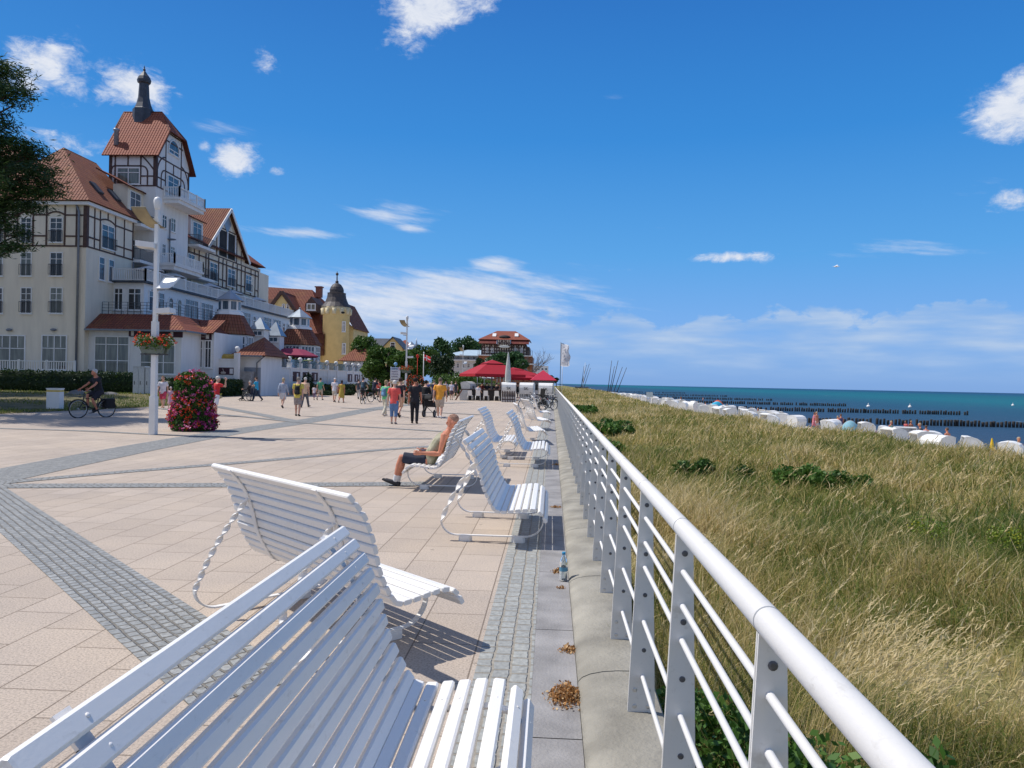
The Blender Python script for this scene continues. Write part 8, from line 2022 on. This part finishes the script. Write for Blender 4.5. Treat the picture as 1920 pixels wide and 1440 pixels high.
for k, (b0, t0, d, col, lab) in enumerate((((1139, 733), (1147, 676), 205, (.02, .02, .025), 'dark mast standing steepest in the right cluster of beached boats'), ((1142, 733), (1152, 687), 208, (.02, .02, .03), 'short dark mast in the middle of the right boat cluster'), ((1144, 733), (1159, 676), 203, (.02, .02, .025), 'tallest leaning dark mast of the right boat cluster'), ((1149, 730), (1167, 688), 210, (.03, .03, .04), 'second mast from the right of the right boat cluster'), ((1155, 730), (1175, 689), 212, (.03, .03, .04), 'rightmost and most slanted mast of the right boat cluster'),
          ((1090, 727), (1095, 686), 255, (.05, .07, .12), 'bluish mast at the left of the far boat cluster'), ((1092.5, 728), (1097.5, 680), 250, (.62, .64, .66), 'white upright mast of the far boat cluster'), ((1091, 727), (1105, 682), 258, (.02, .02, .03), 'thick dark leaning mast of the far boat cluster'), ((1094, 727), (1107, 690), 260, (.04, .05, .07), 'rightmost slanted mast of the far boat cluster'), ((1089, 727), (1100, 684), 262, (.03, .04, .06), 'dark mast crossing behind the white one in the far cluster'))):
    sailboat(lab, b0, t0, d, col, .11)
p = PD(1218, 740, 118); T = empty('beach_sign', (p.x, p.y, bz(p.x, p.y)), 0, 'pale sign board on posts above the beach chairs', 'sign'); z0 = p.z - bz(p.x, p.y)
b_ = MB(); b_.box(-.5, .5, -.04, 0, z0 - .35, z0 + .4); b_.build('board', C((.55, .62, .62)), T)
b_ = MB(); b_.tube([(-.4, .03, 0), (-.4, .03, z0)], .04, 6); b_.tube([(.4, .03, 0), (.4, .03, z0)], .04, 6); b_.build('post', m_metal, T)
for lab, px, py in (('white buoy floating beyond the groyne end at the right', 1899, 760), ('small white buoy above the middle of the near groyne', 1706, 763), ('small white buoy above the left part of the near groyne', 1628, 762)):
    p = G(px, py, -2.3); b_ = MB(); b_.ball((0, 0, 0), .42, .42, .40); b_.lathe([(.12, .3), (.05, .8)], (0, 0, 0), 8); tag(b_.build('buoy', m_white, None, p), lab, 'buoy')
# gull
p = PD(1568, 500, 70); b_ = MB()
ell_rings(b_, [(Vector((x_, 0, z_)), Vector((0, ry, 0)), Vector((0, 0, ry * .9))) for x_, ry, z_ in ((-.26, .012, .02), (-.14, .05, .0), (.0, .07, 0), (.14, .05, .02), (.2, .042, .04), (.25, .03, .04), (.3, .008, .03))], 10)
for s_ in (-1, 1):
    pts = [(.06, s_ * .05, .03), (.08, s_ * .30, .14), (.02, s_ * .62, .08)]; tr_ = [(-.08, s_ * .05, .02), (-.05, s_ * .30, .13), (-.06, s_ * .6, .075)]
    for i in range(2):
        b_.quad(pts[i], pts[i + 1], tr_[i + 1], tr_[i]); b_.quad(Vector(pts[i]) - Vector((0, 0, .012)), Vector(tr_[i]) - Vector((0, 0, .012)), Vector(tr_[i + 1]) - Vector((0, 0, .012)), Vector(pts[i + 1]) - Vector((0, 0, .012)))
b_.quad((-.24, -.02, .02), (-.24, .02, .02), (-.38, .06, .02), (-.38, -.06, .02))
o = b_.build('gull', m_white, None, p); o.rotation_euler = (.25, .1, -.5); tag(o, 'white gull gliding in the blue sky over the sea', 'gull')

# ------------------------------------------------------------------ café at the end of the plaza
D = 70
def gd(px, d): p = PD(px, 720, d); return p.x, p.y
x, y = gd(922, 72)
Cr = (.36, .008, .02)
def big_umbrella(label, x, y, r_, h_, ztop, rz=0.0, col=Cr):
    T = empty('cafe_umbrella', (x, y, 0), rz, label, 'umbrella', 'red café umbrellas')
    b_ = MB(); b_.tube([(0, 0, 0), (0, 0, ztop)], .07, 10); b_.build('pole', m_pipe, T)
    b_ = MB(); ring = [(-r_, -r_), (r_, -r_), (r_, r_), (-r_, r_)]
    for k in range(4):
        a, e = ring[k], ring[(k + 1) % 4]; i0, i1 = (a[0] * .28, a[1] * .28), (e[0] * .28, e[1] * .28)
        zi = h_ + (ztop - h_) * .74
        b_.quad((*a, h_), (*e, h_), (*i1, zi), (*i0, zi)); b_.quad((*a, h_ - .25), (*e, h_ - .25), (*e, h_), (*a, h_))
        j0, j1 = (a[0] * .36, a[1] * .36), (e[0] * .36, e[1] * .36); b_.poly([(*j0, zi - .02), (*j1, zi - .02), (0, 0, ztop)])
    cn = b_.build('canopy', C(col, .75), T)
    b_ = MB()
    for a in ring: b_.tube([(0, 0, h_ - .5), (a[0] * .97, a[1] * .97, h_ - .02)], .025, 5)
    b_.build('rib', m_pipe, T); return T
big_umbrella('largest red café umbrella shading the bar', x, y, 2.5, 2.45, 3.85, R(24))
x, y = gd(981, 76); big_umbrella('flat red awning umbrella right of the largest one', x, y, 1.5, 2.2, 2.55, R(10))
x, y = gd(962, 84); big_umbrella('red umbrella glimpsed behind the largest café umbrella', x, y, 2.6, 2.5, 3.4, R(30))
x, y = gd(1018, 74); T = empty('cafe_pavilion', (x, y, 0), R(5), 'small grey walled pavilion with a raspberry red pyramid roof', 'pavilion')
b_ = MB(); b_.box(-1.0, 1.0, -1, 1, 0, 1.95); b_.build('wall', C((.55, .55, .56)), T); b_ = MB(); pyramid(b_, (0, 0, 0), 1.25, 1.25, 2.0, 3.0); b_.build('roof', C((.50, .02, .06)), T)
b_ = MB(); b_.box(-1.02, 1.02, -1.02, -1.0, 1.0, 1.9); b_.build('window', m_gl, T)
x, y = gd(952, 66); closed_parasol('closed_parasol', 'tall closed grey parasol rising above the red umbrella', x, y, 0, 4.3, (.50, .52, .50), .28)
x, y = gd(887, 92); parasol('parasol', 'cream parasol behind the left edge of the red umbrella', x, y, 0, 2.6, 2.95, (.72, .70, .66))
for lab, px, d, rz, kd in (('grey café beach chair tipped sideways with dark letters, left of the bar', 876, 69, R(70), 'k'), ('white café beach chair lettered SK behind the striped wind screen', 954, 66, R(4), 'w'), ('white café beach chair lettered SK in the middle of three', 989, 67, R(-8), 'w'), ('white café beach chair lettered SK nearest the railing', 1024, 64, R(-4), 'w')):
    x, y = gd(px, d); T = beach_chair(x, y, 0, rz, lab, kd, 0, 'lettered beach chairs at the café bar'); T.scale = (1.08, 1.08, 1.05)
    if 'SK' in lab or kd == 'k':
        h_ = [c for c in T.children if c.name.startswith('hood')][0]
        text_mesh('SK', .34, C((.03, .03, .035)), h_, (0, -.612, 1.12), math.pi / 2, 0, 'lettering')
x, y = gd(953, 64); T = empty('wind_screen', (x, y, 0), 0, 'dark slatted wooden wind screen before the lettered beach chair', 'screen')
b_ = MB()
for k in range(8): b_.box(-.52 + k * .145, -.44 + k * .145, -.02, .02, 0, .98)
b_.build('slats', M('dark_wood', (.06, .03, .025), .6, .2, 4), T); b_ = MB(); b_.box(-.55, .6, .021, .05, .2, .28); b_.box(-.55, .6, .021, .05, .75, .83); b_.build('rail', m_timber, T)
def cafe_chair():
    T = empty('cafe_chair', (0, 0, 0), 0, 'white plastic chair lined up at the café bar', 'chair', 'white chairs at the café bar')
    wm = m_white
    b_ = MB(); b_.box(-.22, .22, -.22, .22, .44, .48); b_.build('seat', wm, T)
    b_ = MB(); b_.prism([(-.21, -.215, .48), (.21, -.215, .48), (.19, -.27, .92), (-.19, -.27, .92)], (0, .03, 0)); b_.build('backrest', wm, T)
    for sx in (-1, 1):
        for sy_ in (-1, 1): b_ = MB(); b_.tube([(sx * .19, sy_ * .19, .44), (sx * .23, sy_ * .24, 0)], [.026, .02], 6); b_.build('leg', wm, T)
    return T
c0 = cafe_chair()
for k, (px, lab) in enumerate(((882, 'white bar chair farthest left beside the pale counter'), (896.5, 'white bar chair with a person in pale clothes on it'), (912, 'white bar chair below the standing dark figure'), (932, 'white bar chair farthest right beside the umbrella pole'))):
    x, y = gd(px, 67); c_ = c0 if k == 0 else copy_tree(c0); c_.location = (x, y, 0); c_.rotation_euler = (0, 0, R(random.uniform(-8, 8))); c_['label'] = lab
x, y = gd(870, 67.5); T = empty('bar_counter', (x, y, 0), 0, 'pale grey end of the café bar counter', 'counter'); b_ = MB(); b_.box(-.32, .32, -.4, .4, 0, .92); b_.build('body', C((.5, .5, .49)), T); b_ = MB(); b_.box(-.36, 3.6, .45, 1.0, .95, 1.02); b_.build('top', m_timber, T); b_ = MB(); b_.box(-.3, 3.5, .5, .95, .0, .95); b_.build('front', C((.03, .025, .025)), T)
b_ = MB(); x, y = gd(860, 66.5); b_.bar((-.25, 0, .02), (.3, 0, .95), .12, .08, (0, 1, 0)); tag(b_.build('leaning_board', C((.20, .09, .05)), None, (x, y, 0)), 'brown board leaning against the end of the bar', 'board')
for lab, px, d, col in (('person in pale top sitting on a bar chair', 896.5, 67, (.60, .58, .62)), ('dark clad person perched at the bar under the umbrella', 913, 69.5, (.015, .015, .018)), ('dark clad person by the umbrella pole', 931, 69, (.03, .02, .02)), ('guest in black at the left end of the bar', 889, 70.5, (.02, .02, .025)), ('guest in dark red deep under the red umbrella', 904, 74, (.12, .02, .02)), ('guest in navy deep under the red umbrella', 922, 74.5, (.02, .025, .05)), ('guest in grey behind the lettered beach chair', 943, 72, (.2, .2, .2)), ('guest in black between the lettered beach chairs', 971, 71, (.02, .02, .02))):
    x, y = gd(px, d); person(lab, x, y, random.uniform(-20, 20), 1.72, legs=((82, 80), (78, 78)), arms=((20, 10, 50), (20, 10, 50)), pz=.60 if 'pale' in lab else .78, top=('tee', col), bottom=('trousers', (.02, .02, .025)), hair=('short', (.04, .03, .025)), vox=.024)
for lab, px, d, rz in (('café table with a steel top left of the bicycles', 975, 70, 0),):
    x, y = gd(px, d); T = empty('cafe_table', (x, y, 0), 0, lab, 'table'); b_ = MB(); b_.lathe([(.4, .72), (.4, .75)], (0, 0, 0), 18); b_.build('top', m_rim, T); b_ = MB(); b_.tube([(0, 0, 0), (0, 0, .72)], .04, 8); b_.lathe([(.25, 0), (.25, .03)], (0, 0, 0), 14); b_.build('leg', m_metal, T)
# glass-and-steel frame behind the bar
b_ = MB(); x, y = gd(895, 76)
for px in (895, 908, 932, 938, 944): xx, yy = gd(px, 76); b_.tube([(xx, yy, 0), (xx, yy, 2.4)], .035, 6)
a, e = gd(893, 76), gd(948, 76); b_.tube([(*a, 2.4), (*e, 2.4)], .035, 6); b_.tube([(*a, 1.5), (*e, 1.5)], .025, 6); tag(b_.build('pergola_frame', m_pipe), 'thin steel frame behind the café bar', 'frame')
# flags
p = PD(1050, 726, 95); T = empty('flag', (p.x, p.y, -.3), 0, 'tall white banner flag with faint grey lettering beside the railing', 'flag'); fz = PD(1050, 644, 95).z + .3; fb = PD(1050, 686, 95).z + .3
b_ = MB(); b_.tube([(0, 0, 0), (0, 0, fz + .15)], .04, 8); b_.tube([(0, 0, fz), (.55, 0, fz - .03)], .02, 6); b_.build('pole', m_metal, T)
b_ = MB(); sheet(b_, lambda u, v: (.03 + 1.55 * v * (1 + .06 * math.sin(u * 14)), .16 * math.sin(v * 4.5 + u * 5) * v, fz - (fz - fb) * u - .25 * v * (1 - u) - .1 * math.sin(v * 3) * u), 18, 8, .006); cl_ = b_.build('banner', mat_leaf('banner_cloth', [(0, (.85, .85, .87)), (1, (.85, .85, .87))], .5, .8), T); T.rotation_euler = (0, 0, R(-48))
b_ = MB()
for k in range(6):
    t = .16 + k * .14; u0 = .75 + .15 * math.sin(k * 2.1); zc_ = fz - (fz - fb) * t
    b_.tube([(u0 - .12, -.17, zc_ - .1), (u0 + .05, -.19, zc_ + .12), (u0 + .16, -.19, zc_ - .05), (u0 + .02, -.19, zc_ - .16)], .028, 5)
b_.build('lettering', C((.45, .46, .56)), cl_)
p = PD(1053.5, 726, 99); b_ = MB(); b_.tube([(0, 0, 0), (0, 0, 4.6)], .035, 8); tag(b_.build('flagpole', m_lampw, None, (p.x, p.y, -.3)), 'bare pale pole just behind the white banner', 'pole')
p = PD(793.5, 720, 80); T = empty('flag', (p.x, p.y, 0), 0, 'red flag with a white cross on a white pole before the trees', 'flag'); fz = PD(793.5, 664, 80).z
b_ = MB(); b_.tube([(0, 0, 0), (0, 0, fz + .15)], .045, 8); b_.ball((0, 0, fz + .15), .09); b_.build('pole', m_lampw, T)
fl_ = lambda u, v: (.05 + .72 * v, .12 * math.sin(v * 5), fz - .05 - .62 * u - .22 * v + .04 * math.sin(v * 6))
b_ = MB(); sheet(b_, fl_, 8, 12, .006); b_.build('cloth', C((.70, .03, .03), .8), T)
b_ = MB()
for off_ in (-.012, .014):
    for (u0, u1, v0, v1) in ((.42, .58, 0, 1), (0, 1, .3, .42)):
        for i in range(10):
            a, e = v0 + (v1 - v0) * i / 10, v0 + (v1 - v0) * (i + 1) / 10; q_ = [Vector(fl_(*t)) + Vector((0, off_, 0)) for t in ((u0, a), (u0, e), (u1, e), (u1, a))]; b_.quad(*q_)
b_.build('cross', C((.8, .8, .8), .8), T)
b_ = MB(); p = PD(783, 668, 88); b_.ball((0, 0, 0), .18, .05, .24); b_.tube([(0, .02, 0), (0, .02, -p.z)], .03, 6); tag(b_.build('pennant', C((.7, .05, .03)), None, p), 'small red pennant left of the red flag', 'pennant')
# golden beach chairs and parasol on the hotel terrace
for lab, px, Y_, rz, t in (('golden beach chair tipped back behind the left ball finial', 371, 66.6, R(118), R(-16)), ('golden beach chair facing away behind the maroon poster', 431, 66.4, R(2), 0)):
    p = PY(px, 690, Y_); beach_chair(p.x, p.y, 2.2, rz, lab, 'g', t, 'golden beach chairs on the hotel terrace').scale = (1.15, 1.15, .95)
p = PX(546, 665, -29.5); parasol('terrace_parasol', 'wide maroon parasol on the hotel terrace behind the palm', p.x, p.y, 2.2, 3.1, 2.9, (.26, .03, .07)); 
# leaf litter and a bottle against the kerb
m_leafdry = mat_leaf('dry_leaves', [(0, (.22, .10, .03)), (.6, (.48, .23, .07)), (1, (.75, .55, .30))], .1)
def pile(label, px, py, rx, ry, n, h_, size=.022):
    p = G(px, py); P = np.stack([np.minimum(rng.normal(0, rx * .5, n), .181 - p.x - .003), rng.normal(0, ry * .5, n), np.zeros(n)], 1)
    P[:, 2] = np.abs(rng.normal(0, 1, n)) * h_ * np.exp(-((P[:, 0] / rx) ** 2 + (P[:, 1] / ry) ** 2)) + .004
    v, f, t = leaf_quads(P, size, rng.uniform(0, 1, n), -.8, .55); v[:, 2] = np.maximum(v[:, 2], .003)
    tag(link_mesh('leaf_litter', np_mesh('leaf_litter', v, f, [m_leafdry], False, t), None, (p.x, p.y, 0)), label, 'dry leaves', None, 'stuff')
pile('largest heap of dry brown leaves against the concrete kerb', 1060, 1308, .075, .11, 900, .032)
pile('second heap of dry leaves farther along the kerb', 1066, 1220, .05, .05, 150, .012)
pile('small scatter of leaves beside the bottle at the kerb', 1046, 1073, .045, .06, 110, .015)
pile('few yellowed leaves just before the bottle', 1052, 1103, .04, .035, 40, .008)
pile('leaf heap by the kerb beyond the bottle', 1043, 952, .07, .06, 120, .015)
pile('distant leaf heap by the kerb near the twisted leg bench', 1043, 872, .08, .09, 90, .015, .03)
p = G(1057, 1089); T = empty('bottle', (p.x - .004, p.y, .001), 0, 'clear plastic bottle with a narrow blue label standing against the kerb', 'bottle'); T.rotation_euler = (R(90), 0, 0)
prof = [(.004, 0), (.033, .004), (.035, .02), (.035, .15), (.030, .18), (.014, .215), (.013, .232)]
b_ = MB(); b_.rings([[(r_ * math.cos(2 * math.pi * k / 14), yy, r_ * math.sin(2 * math.pi * k / 14)) for k in range(14)] for r_, yy in prof]); b_.build('body', M('bottle_plastic', (.75, .85, .88), .08, .03, 5, trans=.85), T)
b_ = MB(); b_.rings([[(.0358 * math.cos(2 * math.pi * k / 14), yy, .0358 * math.sin(2 * math.pi * k / 14)) for k in range(14)] for yy in (.085, .12)], False); b_.build('label', C((.10, .26, .36)), T)
b_ = MB(); b_.rings([[(.0155 * math.cos(2 * math.pi * k / 12), yy, .0155 * math.sin(2 * math.pi * k / 12)) for k in range(12)] for yy in (.225, .245)]); b_.build('cap', C((.03, .25, .45)), T)
